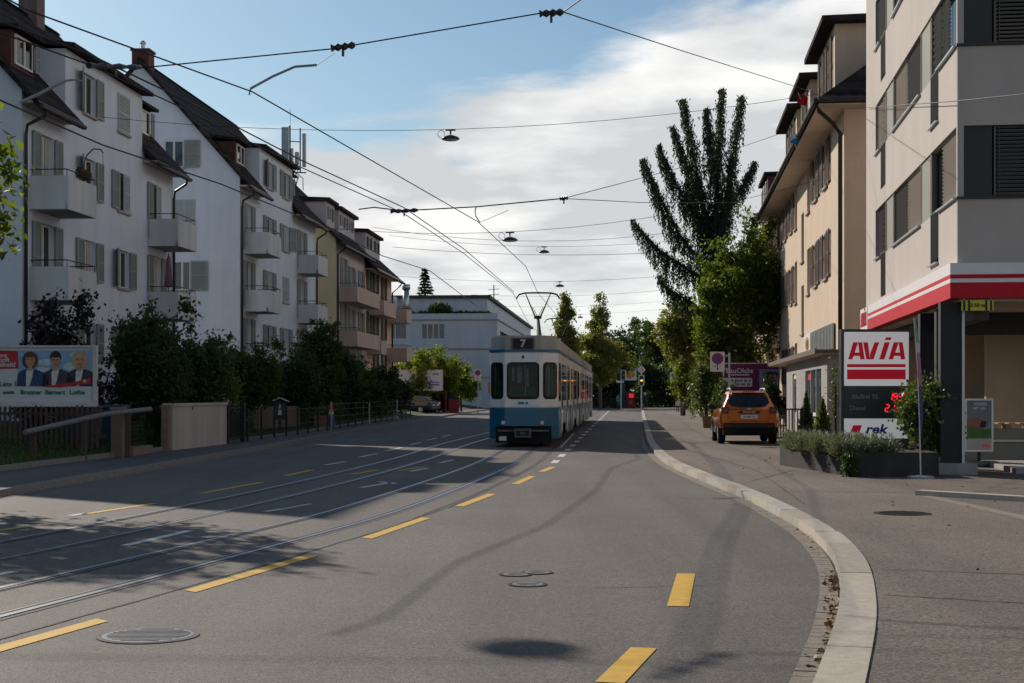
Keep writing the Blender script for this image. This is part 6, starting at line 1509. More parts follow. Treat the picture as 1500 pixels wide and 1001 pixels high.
ss = empty("fuel_sign", (14.0, 176, 0), 0, "tall fuel sign with a yellow scallop emblem and a red price panel at the foot", "sign")
MB().box(-1.05, -.75, -.1, .1, 0, 3.5).build("post", M("post_navy", (.02, .05, .10), .5), ss); MB().prism(rrect(-.98, .55, 3.3, 4.75, .08), 'y', -.1, .1).build("board", mat["signwhite"], ss)
sh_ = [(-.21 + .2 * math.cos(a) , 3.62) for a in ()]; shell_p = [(-.36, 3.5), (-.07, 3.5), (-.02, 3.62)] + [(-.215 + .58 * math.cos(R(t)), 3.98 + .52 * math.sin(R(t))) for t in range(-25, 206, 11)] + [(-.41, 3.62)]
MB().prism(shell_p, 'y', -.115, -.1).build("emblem", mat["red"], ss); MB().prism([(-.215 + (x + .215) * .86, 4.0 + (z - 4.0) * .86) for x, z in shell_p], 'y', -.122, -.116).build("emblem", M("shell_yellow", (.6, .30, .02), .5), ss)
MB().box(-.62, .45, -.1, .1, .0, 1.9).build("price_panel", M("panel_red_dark", (.20, .015, .02), .5), ss); MB().box(-.30, .25, -.11, -.1, 1.25, 1.75).build("lit_display", emit("red_display", (.9, .03, .05), .45), ss); MB().disc((-.1, -.11, .75), .22, 'y', .01, 14).build("emblem", M("dull_salmon", (.3, .12, .09), .5), ss)

# ------------------------------------------------------------------ trees and gardens on the right
def spruce_weep():
    o = empty("weeping_spruce", (11.7, 86, .1), 0, "tall sparse spruce with drooping dark branches rising behind the leafy tree", "tree")
    m = MB(); m.tube([(0, 0, -.2), (0, 0, 6), (-.1, 0, 11), (.1, 0, 14.5), (.3, 0, 18.9)], [.32, .26, .18, .1, .02], 8)
    Q = lambda px, py: np.array(((px - 750) / F * 86 - 11.7, 0, HC - .1 + (HY - py) / F * 86))
    # arms of the crown: points along the arm, depth at the tip, hang of the twig curtains (m) at base / middle / tip, bushiness
    arms = [((1048, 425), (1004, 392), (962, 362), (927, 322), .6, (1.0, 2.3, .7), .20), ((1048, 402), (1000, 352), (962, 285), (940, 237), -.7, (1.2, 1.9, .8), .24), ((1046, 352), (1010, 300), (980, 245), (967, 210), .9, (1.8, 1.7, .7), .2),
            ((1044, 335), (1018, 275), (996, 222), (984, 188), -.4, (1.2, 1.0, .6), .22), ((1042, 420), (1030, 300), (1014, 215), (1000, 146), .2, (.8, .9, .6), .36), ((1050, 360), (1046, 260), (1036, 205), (1032, 165), -.8, (.8, .9, .6), .24),
            ((1052, 350), (1050, 250), (1054, 190), (1058, 131), .0, (.7, .8, .5), .30), ((1056, 340), (1068, 260), (1080, 190), (1088, 140), .4, (.9, 1.1, .6), .25), ((1058, 330), (1080, 285), (1094, 262), (1104, 240), -.4, (.9, 1.0, .6), .24),
            ((1050, 420), (1085, 375), (1102, 340), (1112, 312), .6, (1.0, 1.0, .6), .28), ((1048, 470), (1010, 440), (985, 425), (968, 402), 1.4, (.9, 1.2, .6), .2), ((1046, 400), (1030, 350), (1020, 300), (1012, 262), 2.0, (1.0, 1.0, .6), .3), ((1050, 410), (1052, 340), (1062, 290), (1066, 240), -2.0, (1.0, 1.0, .6), .3)]
    P = []; Dv = []; g = np.random.default_rng(77)
    for (p0, p1, p2, p3, dy, hang_, bsh) in arms:
        K = [Q(*p) for p in (p0, p1, p2, p3)]
        for i_, t_ in enumerate((0, .33, .67, 1)): K[i_][1] = dy * t_
        def at(t):
            u = t * 3; i_ = min(2, int(u)); f = u - i_
            a_, b_, c_, d_ = K[max(0, i_ - 1)], K[i_], K[i_ + 1], K[min(3, i_ + 2)]
            return .5 * (2 * b_ + (c_ - a_) * f + (2 * a_ - 5 * b_ + 4 * c_ - d_) * f * f + (3 * b_ - a_ - 3 * c_ + d_) * f**3)
        path = [tuple(at(t)) for t in np.linspace(0, 1, 12)]; m.tube(path, [.10 - .085 * i / 11 for i in range(12)], 5)
        ll = sum(np.linalg.norm(K[i_ + 1] - K[i_]) for i_ in range(3))
        for t in np.linspace(0, 1, int(ll * 9)):
            p = at(t); hg = np.interp(t, (0, .5, 1), hang_); b = bsh * (1.15 - .98 * t)
            for q in range(16): P.append(p + g.normal(0, 1, 3) * (b, b, b * .7)); Dv.append(g.normal(0, 1, 3) + (0, 0, -.5))
            for q in range(5):
                off = np.array((g.normal(0, b * 1.0 + .03), g.normal(0, .3), 0)); ln = hg * g.uniform(.15, 1.0)**1.2
                for s_ in np.linspace(0, 1, int(16 * ln) + 3):
                    wob = .035 + .05 * (1 - s_); P.append(p + off + np.array((g.normal(0, wob), g.normal(0, wob), .05 - s_ * ln))); Dv.append((g.normal(0, .45), g.normal(0, .45), -1))
    for z in np.linspace(3.5, 13.5, 60):
        for q in range(24): a = g.uniform(0, 6.28); r_ = abs(g.normal(0, .75)); P.append(np.array((math.cos(a) * r_, math.sin(a) * r_, z + g.normal(0, .12)))); Dv.append((math.cos(a), math.sin(a), -.9))
    m.build("trunk", mat["bark"], o, smooth=True)
    leaves_obj("crown", np.array(P), .16, mat["needle"], o, 78, aspect=.45, D=np.array(Dv, float))
spruce_weep()
cl_ = round_clumps(-.1, 0, 6.1, 2.6, 2.5, 3.6, 30, 51, (.30, .44)) + [((.9, 0, 9.6), (.9, .9, 1.2)), ((-.7, .2, 9.0), (.7, .7, 1.0)), ((1.7, .1, 8.6), (.7, .8, 1.2)), ((-1.2, 0, 4.2), (1.2, 1.0, .9)), ((.2, 0, 10.6), (.4, .4, .9)), ((1.5, 0, 10.0), (.35, .4, .9)), ((-1.7, 0, 5.0), (.9, .8, .9)), ((-1.75, 0, 3.7), (1.0, .9, .9)), ((1.6, .2, 4.0), (1.0, .9, 1.1)), ((.1, -.3, 3.5), (1.2, .9, .8))]
tree("leafy_tree", (12.05, 79, .1), 11.0, cl_, 40000, .19, mat["green"], "large leafy green tree beside the cream house's far end", .2, 8.5, seed=52, sub=1300, subr=.36)
tree("round_tree", (12.6, 111, .1), 9.0, round_clumps(0, 0, 6.1, 2.1, 2.1, 3.1, 22, 53, (.3, .45)), 15000, .24, mat["plane"], "round crowned tree with a sunlit left edge beyond the leafy tree", .2, 6.5, seed=54, sub=560, subr=.4)
bush("flowering_bush", (12.55, 97, .1), 1.35, 4.6, 6500, .2, mat["laurel"], "pale flowering bush above the right garden fence", seed=55, sub=280)
bush("shrub", (12.3, 108, .1), .95, 3.0, 4500, .22, mat["lime"], "bright yellow green shrub hanging over the right garden fence", seed=56, sub=180, z0=1.0)
bush("shrub", (10.9, 84, .1), .95, 3.4, 5500, .17, mat["laurel"], "leafy shrub with pale blossoms left of the large no parking sign", seed=57, sub=240)
bush("shrub", (10.35, 73.0, .1), .75, 2.0, 3500, .14, mat["mid"], "low green shrub right behind the orange car's left edge", seed=58, sub=160)
bush("shrub", (12.75, 74.5, .1), .5, 2.3, 3500, .14, mat["mid"], "bushy green shrub before the purple billboard at the cream house corner", seed=59, sub=200, spiky=6)
P = clump_points([((x, 75.2, 1.0), (.5, .4, .72)) for x in np.arange(10.3, 13.6, .6)], 5000, 60); tag(leaves_obj("hedge", P, .14, mat["mid"], None, 60), "clipped hedge below the purple billboard", "hedge")
pb_ = empty("billboard", (12.33, 77.4, 0), 0, "purple billboard with white lettering beside the cream house", "billboard")
purple_p = M("poster_purple", (.20, .015, .11), .55, var=.08); 
MB().box(-1.4, 1.4, 0, .08, 1.2, 3.22).build("poster", purple_p, pb_); MB().box(-1.45, -1.4, -.03, .1, 0, 3.27).box(1.4, 1.45, -.03, .1, 0, 3.27).box(-1.4, 1.4, -.03, .1, 3.22, 3.28).box(-1.4, 1.4, -.03, .1, 1.14, 1.2).build("frame", mat["metal"], pb_)
text("bauOlcht", .34, mat["signwhite"], pb_, (-.6, -.006, 2.86), bold=.02, sx=1.1)
m = MB()
for i in range(11): m.box(-1.02 + i * .085, -1.02 + i * .085 + .06, -.004, -.001, 2.62, 2.70)
m.build("small_print", mat["signwhite"], pb_)
MB().box(-1.38, .05, -.012, -.001, 2.05, 2.5).build("text_field", mat["signwhite"], pb_)
for z0_, h_, mm in ((2.31, .11, mat["signdark"]), (2.12, .10, purple_p)):
    m = MB(); x = -1.0
    while x < -.1: wq = rnd.choice((.05, .07, .06)); m.box(x, x + wq, -.017, -.0125, z0_, z0_ + h_ * rnd.choice((.75, 1, 1))); x += wq + rnd.choice((.025, .025, .09))
    m.build("small_print", mm, pb_)
MB().box(.42, 1.38, -.012, -.001, 1.6, 2.95).build("picture", M("poster_grey_blue", (.26, .32, .38), .6), pb_)
for (cx, r_, mm, y_) in ((.98, .22, pm["blackh"], -.014), (1.2, .2, pm["blackh"], -.0145)): MB().disc((cx, y_, 2.62), r_, 'y', .004, 14).build("picture", mm, pb_); MB().disc((cx + .02, y_ - .005, 2.55), r_ * .62, 'y', .004, 14).build("picture", pm["skin"], pb_); MB().prism([(cx - .25, 1.62), (cx - .2, 2.25), (cx + .17, 2.25), (cx + .17, 1.62)], 'y', y_ - .009, y_ - .005).build("picture", pm["shirt"], pb_)
# garden walls and fence further along the right pavement
def rwall(x, y, L_, h_, m_, lab, t=.25, nm="garden_wall"): 
    o = empty(nm, (x, y, .1), math.pi / 2 - .09, lab, "wall"); MB().box(0, L_, -t, 0, -.1, h_).build("wall", mat[m_], o); MB().box(-.03, L_ + .03, -t - .03, .03, h_, h_ + .07).build("coping", mat["concrete"], o); return o
rwall(12.2, 92, 10, 1.45, "tan_wall", "tan garden wall on the right pavement beyond the brown planter")
rwall(14.1, 116, 9, 1.75, "concrete", "pale concrete wall beside the far right pavement")
fo = empty("picket_fence", (13.2, 103.5, .1), math.pi / 2 - .09, "white picket fence between the two right garden walls", "fence"); m = MB()
for i in range(55): m.box(i * .2, i * .2 + .09, -.03, 0, .35, 1.3)
m.box(0, 11, 0, .04, .5, .58).box(0, 11, 0, .04, 1.1, 1.18); m.build("picket", mat["frame"], fo); MB().box(0, 11, .0, .25, 0, .35).build("plinth", mat["concrete"], fo)
bx_ = empty("planter_box", (9.05, 69.5, .1), R(-5), "brown wooden planter box at the left of the orange car", "planter"); m = MB(); m.prism([(-.2, 0), (.2, 0), (.26, .5), (-.26, .5)], 'y', -.3, .3); m.build("box", M("planter_brown", (.20, .11, .055), .8, var=.2), bx_); MB().box(-.24, .24, -.28, .28, .5, .54).build("rim", mat["woodfence"], bx_)
for i, (x, y, h_, lab, mm, r_) in enumerate(((14.6, 118, 2.1, "hedge bush by the far right wall", "mid", .8),)): bush("shrub", (x, y, .1), r_, h_, 3000, .2, mat[mm], lab, seed=70 + i)
ufl = empty("parasol", (14.2, 109, 4.2), R(20), "red and white parasol half hidden by the trees", "parasol"); m = MB(); m.lathe([(.75, 0), (.4, .3), (.02, .45)], n=10); m.build("canopy", mat["red"], ufl); MB().tube([(0, 0, -4.1), (0, 0, .4)], .03, 6).build("pole", mat["frame"], ufl); MB().lathe([(.78, -.14), (.78, .0), (.76, .0)], n=10).build("valance", mat["signwhite"], ufl)
# red and pink house behind the trees
hx, hy = on_line(15.3, 90, .105, 17); HR = empty("red_house", (hx, hy, 0), house_frame(0, 0, .105, 'R'), "pinkish house with a dark red dormer behind the leafy tree", "house")
hs = [(a, a + 1.2, z, z + 1.6) for z in (2.4, 5.5, 8.6) for a in (2, 5.5, 9, 12.5)]
body(HR, 16.5, 10, 11.4, 16, hs, "pink_wall", "pink_wall")
hr_, hf_, ht_ = simple_roof(HR, 16.5, 10, 11.4, 16, "roof")
for h in hs: window(HR, *h, left='open', right='open', shm="shutter_b", shw=.6)
d_ = box_dormer(HR, 10.5, 16.0, 12.0, 14.9, .1, ht_, 11.4, "redwood", [(11.3, 12.5), (13.8, 15.0)], "frame")
ol = empty("orange_house", (17.0, 120, 0), house_frame(0, 0, .09, 'R'), "orange plastered house glimpsed between the trees", "house"); hs = [(a, a + 1.2, z, z + 1.6) for z in (2.4, 5.3) for a in (2, 6, 10)]
body(ol, 13, 9, 8.5, 12, hs, "pink_wall", "pink_wall"); simple_roof(ol, 13, 9, 8.5, 12, "roof_red"); [window(ol, *h, left='open', right='open', shm="shutter_b") for h in hs]

# trees at the end of the street
def plane_tree(x, y, h_, w_, seed, lab):
    cl = []
    g = random.Random(seed)
    env = lambda t: w_ * .70 * min(1, max(.06, (1.0 - t) / .62))**.85 * (1 if t > .34 else .75)
    for t in np.linspace(.27, .94, 13): cl.append(((g.uniform(-.2, .2), g.uniform(-.2, .2), h_ * t), (env(t) * .55, env(t) * .55, h_ * .06)))
    for i in range(34):
        t = g.uniform(.25, .93); a = g.uniform(0, 6.28); q = g.uniform(.4, .85); rr = max(.28, env(t) * g.uniform(.22, .4))
        cl.append(((math.cos(a) * env(t) * q, math.sin(a) * env(t) * q, h_ * t), (rr, rr, h_ * .045)))
    cl.append(((0, 0, h_ * .96), (.3, .3, h_ * .05)))
    tree("plane_tree", (x, y, .0), h_, cl, 22000, .27, mat["plane"], lab, .2, h_ * .9, seed=seed, bark="barkl", sub=800, subr=.42, group="tall slender street trees at the end of the road")
plane_tree(9.7, 165, 12.9, 5.6, 81, "tallest slender yellowing street tree right of the tram roof")
plane_tree(5.6, 158, 12.4, 3.6, 82, "slender street tree rising directly behind the tram's second pantograph")
g = random.Random(9)
far = [(21.5, 262, 15.5, 1.6, "dark poplar standing alone behind the slender street trees, left one", "far", 5), (24.0, 262, 15.0, 1.5, "dark poplar right beside its taller twin on the skyline", "far", 5)]
for i, (x, y, h_, r_, lab, mm, k) in enumerate(far): tree("poplar", (x, y, 0), h_, [((0, 0, h_ * t), (r_ * (1.1 - abs(t - .45)), r_, h_ * .14)) for t in (.25, .4, .55, .7, .85)], 4000, .45, mat[mm], lab, .25, h_ * .9, seed=90 + i, sub=180, subr=.6)
wood = [(6.0, 188, 9.5, 3.2, "mid"), (11.0, 196, 8.5, 3.2, "far"), (14.5, 200, 10.5, 3.4, "far"), (18.5, 205, 11.5, 3.6, "mid"), (22.5, 200, 12.0, 3.6, "far"), (20.5, 182, 8.0, 2.8, "far"), (24.0, 186, 9.5, 3.0, "far"), (17.2, 186, 7.0, 2.6, "far"), (27.5, 190, 11.5, 3.4, "mid"), (12.5, 184, 5.0, 2.4, "far"), (8.0, 182, 5.5, 2.4, "far"), (30, 160, 10, 3.2, "far"), (2.0, 205, 9, 3.2, "mid"), (21.5, 165, 7.0, 2.4, "far"), (18.6, 160, 5.2, 2.0, "far")]
wl = ["broad green tree behind the tram", "dark tree left of the traffic lights", "dark tree behind the yellow scallop sign", "tall rounded tree above the diamond sign", "highest dark tree of the wood at the street end", "low dark tree right behind the cyclist", "dark tree behind the distant no parking sign", "low dark tree between the two traffic lights", "tree right of the wood beside the round crowned tree", "short dark tree behind the red price panel", "short dark tree behind the slender street tree's trunk", "dark tree behind the far concrete wall", "distant tree right of the white block", "dark tree behind the walking child", "short dark tree at the right kerb's far end"]
for (x, y, h_, r_, mm), lab in zip(wood, wl): tree("broad_tree", (x, y, 0), h_, round_clumps(0, 0, h_ * .55, r_, r_, h_ * .45, 15, int(x * 7 + y), (.32, .5)), 5200, .42, mat[mm], lab, .25, h_ * .7, seed=int(x * 3 + y), sub=240, subr=.7, group="trees of the wood at the end of the street")
P = clump_points([((x, 181 + .1 * x, 1.0), (.9, .9, 1.25)) for x in np.arange(1, 34, 1.1)], 14000, 34); tag(leaves_obj("hedge", P, .34, mat["far"], None, 34), "long dark hedge closing the street below the wood", "hedge")
ev = empty("fence", (4.5, 170, 0), .08, "dark railing fence below the slender street trees", "fence"); m = MB()
for i in range(40): m.box(i * .2, i * .2 + .06, 0, .04, 0, 1.2)
m.box(0, 8, -.01, .05, 1.15, 1.22); m.build("bars", mat["iron"], ev)
# spruce behind the white block
so2 = empty("spruce", (-11.6, 200, 9), 0, "dark spruce showing above the white block's roof terrace", "tree"); m = MB(); m.tube([(0, 0, -8), (0, 0, 9.6)], [.3, .03], 7); m.build("trunk", mat["bark"], so2); P = []; Dv = []; g2_ = np.random.default_rng(12)
for z in np.arange(.5, 9.4, .38):
    rr = 2.6 * (1 - z / 9.8) + .15
    for a in np.arange(0, 6.28, .55):
        aa = a + g2_.uniform(-.25, .25); r1 = rr * g2_.uniform(.7, 1.1)
        for t in np.linspace(.1, 1, 12): P.append((math.cos(aa) * r1 * t + g2_.normal(0, .07), math.sin(aa) * r1 * t + g2_.normal(0, .07), z - .25 * t * r1 + .12 * t * t * r1 + g2_.normal(0, .06))); Dv.append((math.cos(aa), math.sin(aa), -.4))
leaves_obj("crown", np.array(P), .45, mat["needle"], so2, 13, D=np.array(Dv), aspect=.4)
# near tree at the left edge of the picture
cl_ = round_clumps(0, 0, 5.3, 2.5, 2.9, 2.2, 24, 61, (.26, .4)) + [((2.3, -.3, 6.0), (.6, .7, .9)), ((2.25, -.2, 5.0), (.6, .7, .9)), ((2.2, -.2, 4.0), (.55, .7, .8)), ((2.0, .3, 5.4), (.6, .7, 1.2)), ((2.3, .1, 4.5), (.55, .6, .8))]
tree("near_tree", (-11.2, 25.2, .2), 8.0, cl_, 13500, .17, mat["green"], "sunlit green tree whose branches reach in at the left picture edge", .2, 6.0, seed=62, sub=520, subr=.34)
# ------------------------------------------------------------------ petrol station forecourt
tx, ty = 7.68, 31.8
LITW = M("backlit_white", (.70, .68, .68), .5, var=.03); LITW.node_tree.nodes["Principled BSDF"].inputs["Emission Color"].default_value = (1, .97, .95, 1); LITW.node_tree.nodes["Principled BSDF"].inputs["Emission Strength"].default_value = .16
logo = M("logo_red", (.50, .008, .025), .5, var=.03, spec=.2); logo.node_tree.nodes["Principled BSDF"].inputs["Emission Color"].default_value = (1, .02, .05, 1); logo.node_tree.nodes["Principled BSDF"].inputs["Emission Strength"].default_value = .09
TS = empty("price_totem", (tx, ty, .1), R(-1), "tall red and white fuel price sign rising behind the lavender planter", "sign")
MB().box(-.72, .72, -.06, .2, .0, 2.93).build("cabinet", mat["signdark"], TS)
bevel(MB().prism(rrect(-.66, .70, 1.73, 2.87, .02), 'y', -.085, -.06).build("brand_panel", LITW, TS), .008)
MB().box(-.66, .70, -.075, -.061, 1.07, 1.70).build("price_panel", mat["signdark"], TS)
MB().box(-.66, .70, -.085, -.061, .62, 1.04).build("service_panel", LITW, TS)
avia(TS, 1.20, .36, logo, (-.58, -.0855, 2.29), (0, 0, 0))
MB().box(-.60, .63, -.092, -.0855, 2.125, 2.19).box(-.60, .63, -.092, -.0855, 1.87, 2.075).build("brand_bar", logo, TS)
greyt = M("price_text_grey", (.24, .25, .25), .5)
text("Bleifrei 95", .135, greyt, TS, (-.22, -.079, 1.50), bold=.01); text("Diesel", .135, greyt, TS, (-.38, -.079, 1.26), bold=.01)
led = emit("red_led", (1.0, .02, .03), 1.2)
SEG = {'0': 'abcdef', '1': 'bc', '2': 'abged', '3': 'abgcd', '9': 'abcdfg', '4': 'fgbc', '5': 'afgcd', '7': 'abc'}
def seg(mb, ch, x, z, h):
    w_ = h * .5; t = h * .13; s = .12
    P = lambda u, v: (x + u * w_ + v * h * s, z + v * h)
    segs = dict(a=((0, 1), (1, 1)), b=((1, 1), (1, .5)), c=((1, .5), (1, 0)), d=((0, 0), (1, 0)), e=((0, 0), (0, .5)), f=((0, .5), (0, 1)), g=((0, .5), (1, .5)))
    for k in SEG[ch]:
        (u0, v0), (u1, v1) = segs[k]; a, b = Vector(P(u0, v0)), Vector(P(u1, v1)); d = (b - a).normalized(); n = Vector((-d.y, d.x)) * t / 2; a += d * t * .4; b -= d * t * .4
        mb.prism([tuple(a - n), tuple(b - n), tuple(b + n), tuple(a + n)], 'y', -.083, -.0765)
m = MB()
for i, ch in enumerate("199"): seg(m, ch, .27 + i * .105, 1.425, .145)
seg(m, '9', .27 + 3 * .105, 1.49, .085)
for i, ch in enumerate("213"): seg(m, ch, .20 + i * .115, 1.19, .145)
seg(m, '9', .20 + 3 * .115, 1.255, .085)
m.build("price_display", led, TS)
m = MB(); m.prism([(-.54, .74), (-.34, .74), (-.29, .90), (-.47, .90)], 'y', -.091, -.0855); m.build("service_emblem", logo, TS); text("rek", .27, M("service_blue", (.012, .06, .26), .4), TS, (.0, -.089, .81), bold=.03, shear=.25, sx=1.2)
# planter bed of dark steel with lavender and the laurel bush
PLz = .1
pl_ = empty("planter_bed", (6.42, 28.3, .1), 0, "long low planter bed of dark steel at the forecourt corner", "planter")
ring = [(0, 0), (1.62, .0), (1.75, 3.6), (-.0, 5.2), (-.55, 4.6)]
m = MB(); m.prism(ring, 'z', -.02, .43); m.prism([(x * .96 + .02, y * .97 + .06) for x, y in ring], 'z', .43, .432, 1); m.build("trough", [mat["rust"], mat["soil"]], pl_); 
m = MB(); k = len(ring)
for i in range(k):
    a, b = Vector(ring[i]), Vector(ring[(i + 1) % k]); d = (b - a).normalized(); n = Vector((-d.y, d.x)) * .03; m.prism([tuple(a), tuple(b), tuple(b + n), tuple(a + n)], 'z', .43, .455)
m.build("rim", mat["rust"], pl_)
g = np.random.default_rng(15)
def lav_plant(cx, cy, r, h, n, seed):
    gg = np.random.default_rng(seed); P = []; Dv = []
    for i in range(n):
        a = gg.uniform(0, 6.28); q = gg.uniform(0, 1)**.6; el = gg.uniform(.25, 1.2); d = np.array((math.cos(a) * math.cos(el), math.sin(a) * math.cos(el), math.sin(el)))
        ln = gg.uniform(.5, 1.0)
        for s in np.linspace(.35, 1, 3): P.append(np.array((cx, cy, .44)) + d * np.array((r, r, h)) * ln * s + gg.normal(0, .012, 3)); Dv.append(d + gg.normal(0, .25, 3))
    return P, Dv
lv = []
for i, (x, y) in enumerate(((6.3, 28.75), (6.75, 28.75), (7.15, 28.8), (6.1, 29.6), (6.6, 29.6), (7.0, 29.7), (5.98, 30.5), (6.4, 30.5), (6.9, 30.6), (5.95, 31.4), (6.35, 31.5), (6.1, 32.4), (6.5, 32.6))):
    P, Dv = lav_plant(0, 0, .40, .50, 800, 100 + i); o = leaves_obj("lavender", np.array(P), .075, mat["lav"], None, 200 + i, aspect=.22, D=np.array(Dv)); o.location = (x, y, .0)
    lab = ["grey green lavender clump at the planter's front left corner", "lavender clump in the planter's front middle", "lavender clump at the laurel bush's foot in front"]
    tag(o, lab[i] if i < 3 else "grey green lavender clump in the steel planter bed behind the front row", "lavender", "lavender clumps in the planter bed")
P, Dv = lav_plant(0, 0, .22, .1, 500, 140); Dv = [np.array((d[0], d[1], -1.0)) for d in Dv]
o = leaves_obj("trailing_plant", np.array(P) * np.array((1, 1, 1.0)) + np.array([(0, 0, -g.uniform(0, .42)) for _ in P]), .07, mat["mid"], None, 141, D=np.array(Dv), aspect=.35); o.location = (6.36, 28.28, .05); tag(o, "green trailing plant hanging over the planter's front corner", "plant")
bush("laurel_bush", (8.22, 29.6, .45), .72, 1.28, 6500, .105, mat["laurel"], "glossy laurel bush in the planter covering part of the price sign", seed=16, sub=330, subr=.2, z0=.05)
bush("laurel_bush", (8.5, 30.4, .45), .5, 1.3, 3500, .105, mat["hedge"], "darker laurel bush between price sign and forecourt column", seed=17, sub=200, subr=.2, z0=.05)
bush("climbing_plant", (6.93, 32.2, .4), .07, 1.9, 420, .06, mat["laurel"], "thin climbing plant at the price sign's left edge", seed=18, sub=80, subr=.14)
# beach flag on its round base
bf = empty("beach_flag", (7.55, 27.75, .1), 0, "narrow feather flag on a pole with a round foot before the planter", "flag")
MB().lathe([(.24, 0), (.24, .035), (.2, .05), (.05, .06)], n=20).build("foot", M("flag_foot_grey", (.30, .31, .32), .6), bf); MB().tube([(0, 0, .05), (-.02, 0, 1.0), (-.06, 0, 2.0), (-.13, 0, 2.98)], [.016, .014, .011, .007], 7).build("pole", mat["metal"], bf)
cg = [M("flag_green", (.22, .34, .24), .7), M("flag_pink", (.45, .16, .22), .7), M("flag_violet", (.09, .06, .17), .7), M("flag_pale", (.52, .52, .52), .7)]
m = MB(); z = .62
while z < 2.95:
    z2 = z + .09; xx = lambda q: -.02 - .035 * max(0, q - .6) - .011 * max(0, q - 1.5); wd = lambda q: .015 + .085 * min(1, (q - .6) / .5) * min(1, (3.0 - q) / .9 + .15); c = 2 if z < 1.7 else 1 if z < 2.25 else 3 if z < 2.5 else 0
    yo = lambda q: .012 * math.sin(q * 9)
    m.face([(xx(z), 0, z), (xx(z) + wd(z) * .8, yo(z) - .1 * wd(z) * 6 * .3, z), (xx(z2) + wd(z2) * .8, yo(z2) - .1 * wd(z2) * 6 * .3, z2), (xx(z2), 0, z2)], c); z = z2
cl = m.build("cloth", cg, bf); sol = cl.modifiers.new("s", 'SOLIDIFY'); sol.thickness = .005
# A-board poster under the block
ab = empty("pavement_poster", (gpt(GL - 1.6, 1.1, 0).x + .15, 32.3, .1), R(-2), "framed pavement poster of a landscape behind the forecourt column", "poster stand")
MB().box(-.30, .30, -.03, .03, .32, 1.46).build("frame", mat["metal"], ab); MB().box(-.26, .26, -.036, -.031, .36, 1.42).build("poster", M("poster_sky_grey", (.16, .19, .22), .6, var=.2, scale=3), ab)
flat("picture", [(-.26, .60), (.26, .60), (.26, .82), (.1, .80), (-.1, .86), (-.26, .84)], M("poster_meadow", (.07, .14, .035), .6, var=.3), ab, -.0365); flat("picture", [(-.26, .84), (-.1, .86), (.1, .80), (.15, .98), (-.05, 1.05), (-.26, 1.02)], M("poster_clay", (.26, .12, .08), .6, var=.3, scale=9), ab, -.037)
flat("picture", [(.0, .85), (.13, .84), (.16, .96), (.05, .99)], pm["blackh"], ab, -.0415); flat("picture", [(-.26, .36), (.26, .36), (.26, .60), (-.26, .60)], M("poster_pale", (.40, .38, .37), .6), ab, -.037)
text("VEREIN", .085, mat["signwhite"], ab, (.02, -.039, 1.34), bold=.01); text("MIT DIR", .075, mat["signwhite"], ab, (.0, -.039, 1.25), bold=.01); text("AVIA", .075, logo, ab, (.15, -.0415, .45), bold=.04); MB().box(.06, .24, -.041, -.0375, .395, .41).build("brand_bar", logo, ab)
MB().box(-.03, .03, -.03, .03, .05, .32).build("stem", mat["blackp"], ab); bevel(MB().box(-.38, .38, -.22, .22, 0, .12).build("foot", M("foot_grey", (.14, .14, .145), .7), ab), .03)
# railing gate and potted cypresses by the shop
rg = empty("railing_gate", (9.05, 51.2, .1), R(-3), "dark vertical bar railing between the orange car and the shop", "railing"); m = MB()
for i in range(9): m.box(i * .095, i * .095 + .035, 0, .03, .06, 1.05)
m.box(-.02, .83, -.008, .038, 1.02, 1.07).box(-.02, .83, -.008, .038, .04, .1).box(.80, .92, -.03, .06, -.05, 1.08); m.build("bars", mat["iron"], rg)
for i, (x, y, h_, lab, ww) in enumerate(((10.05, 51.3, 1.15, "conical cypress in an anthracite pot beside the bar railing", .3), (9.55, 46.2, .95, "smaller conical cypress in a pot before the shop window", .25))):
    o = empty("potted_cypress", (x, y, .1), R(-6), lab, "potted plant"); m = MB(); m.prism([(-ww * .8, 0), (ww * .8, 0), (ww, .5), (-ww, .5)], 'y', -ww, ww); m.build("pot", mat["panel_dark"], o); MB().box(-ww * .9, ww * .9, -ww * .9, ww * .9, .46, .48).build("soil", mat["soil"], o)
    P = clump_points([((0, 0, .5 + h_ * t), (.30 * (1.06 - t), .30 * (1.06 - t), h_ * .16)) for t in (.12, .3, .5, .7, .88)], 3000, 150 + i); leaves_obj("foliage", P, .07, mat["mid" if i == 0 else "green"], o, 160 + i)
sp_ = empty("plant_pot", (10.4, 50.6, .1), 0, "small dark empty pot right of the taller potted cypress", "pot"); MB().prism([(-.16, 0), (.16, 0), (.2, .42), (-.2, .42)], 'y', -.2, .2).build("pot", mat["panel_dark"], sp_); MB().box(-.18, .18, -.18, .18, .38, .4).build("soil", mat["soil"], sp_)

# ------------------------------------------------------------------ overhead line
def W(px, py, y): return Vector(((px - 750) / F * y, y, HC + (HY - py) / F * y))
def Wz(px, py, z): y = (z - HC) * F / (HY - py); return W(px, py, y)
def sag(a, b, s, n=14): return [a.lerp(b, t / n) + Vector((0, 0, -s * 4 * (t / n) * (1 - t / n))) for t in range(n + 1)]
def wire_obj(name, label, pts, r=.012, group=None, cat="wire"):
    return tag(MB().tube(pts, r, 5).build(name, mat["wire"]), label, cat, group)
ZC = 5.42
c1 = [Wz(-140, -85, ZC)] + [Wz(px, py, ZC) for px, py in ((40, 15), (370, 135), (700, 325), (770, 390), (788, 429.5))]
last = c1[-1]
c1 += [Vector((crt(y) + (.2 if i % 2 else -.1), y, ZC)) for i, y in enumerate((74, 95, 120, 150, 185))]
contact1 = wire_obj("contact_wire", "tram contact wire running to the tram's pantograph", c1, .0095, "tram contact wires")
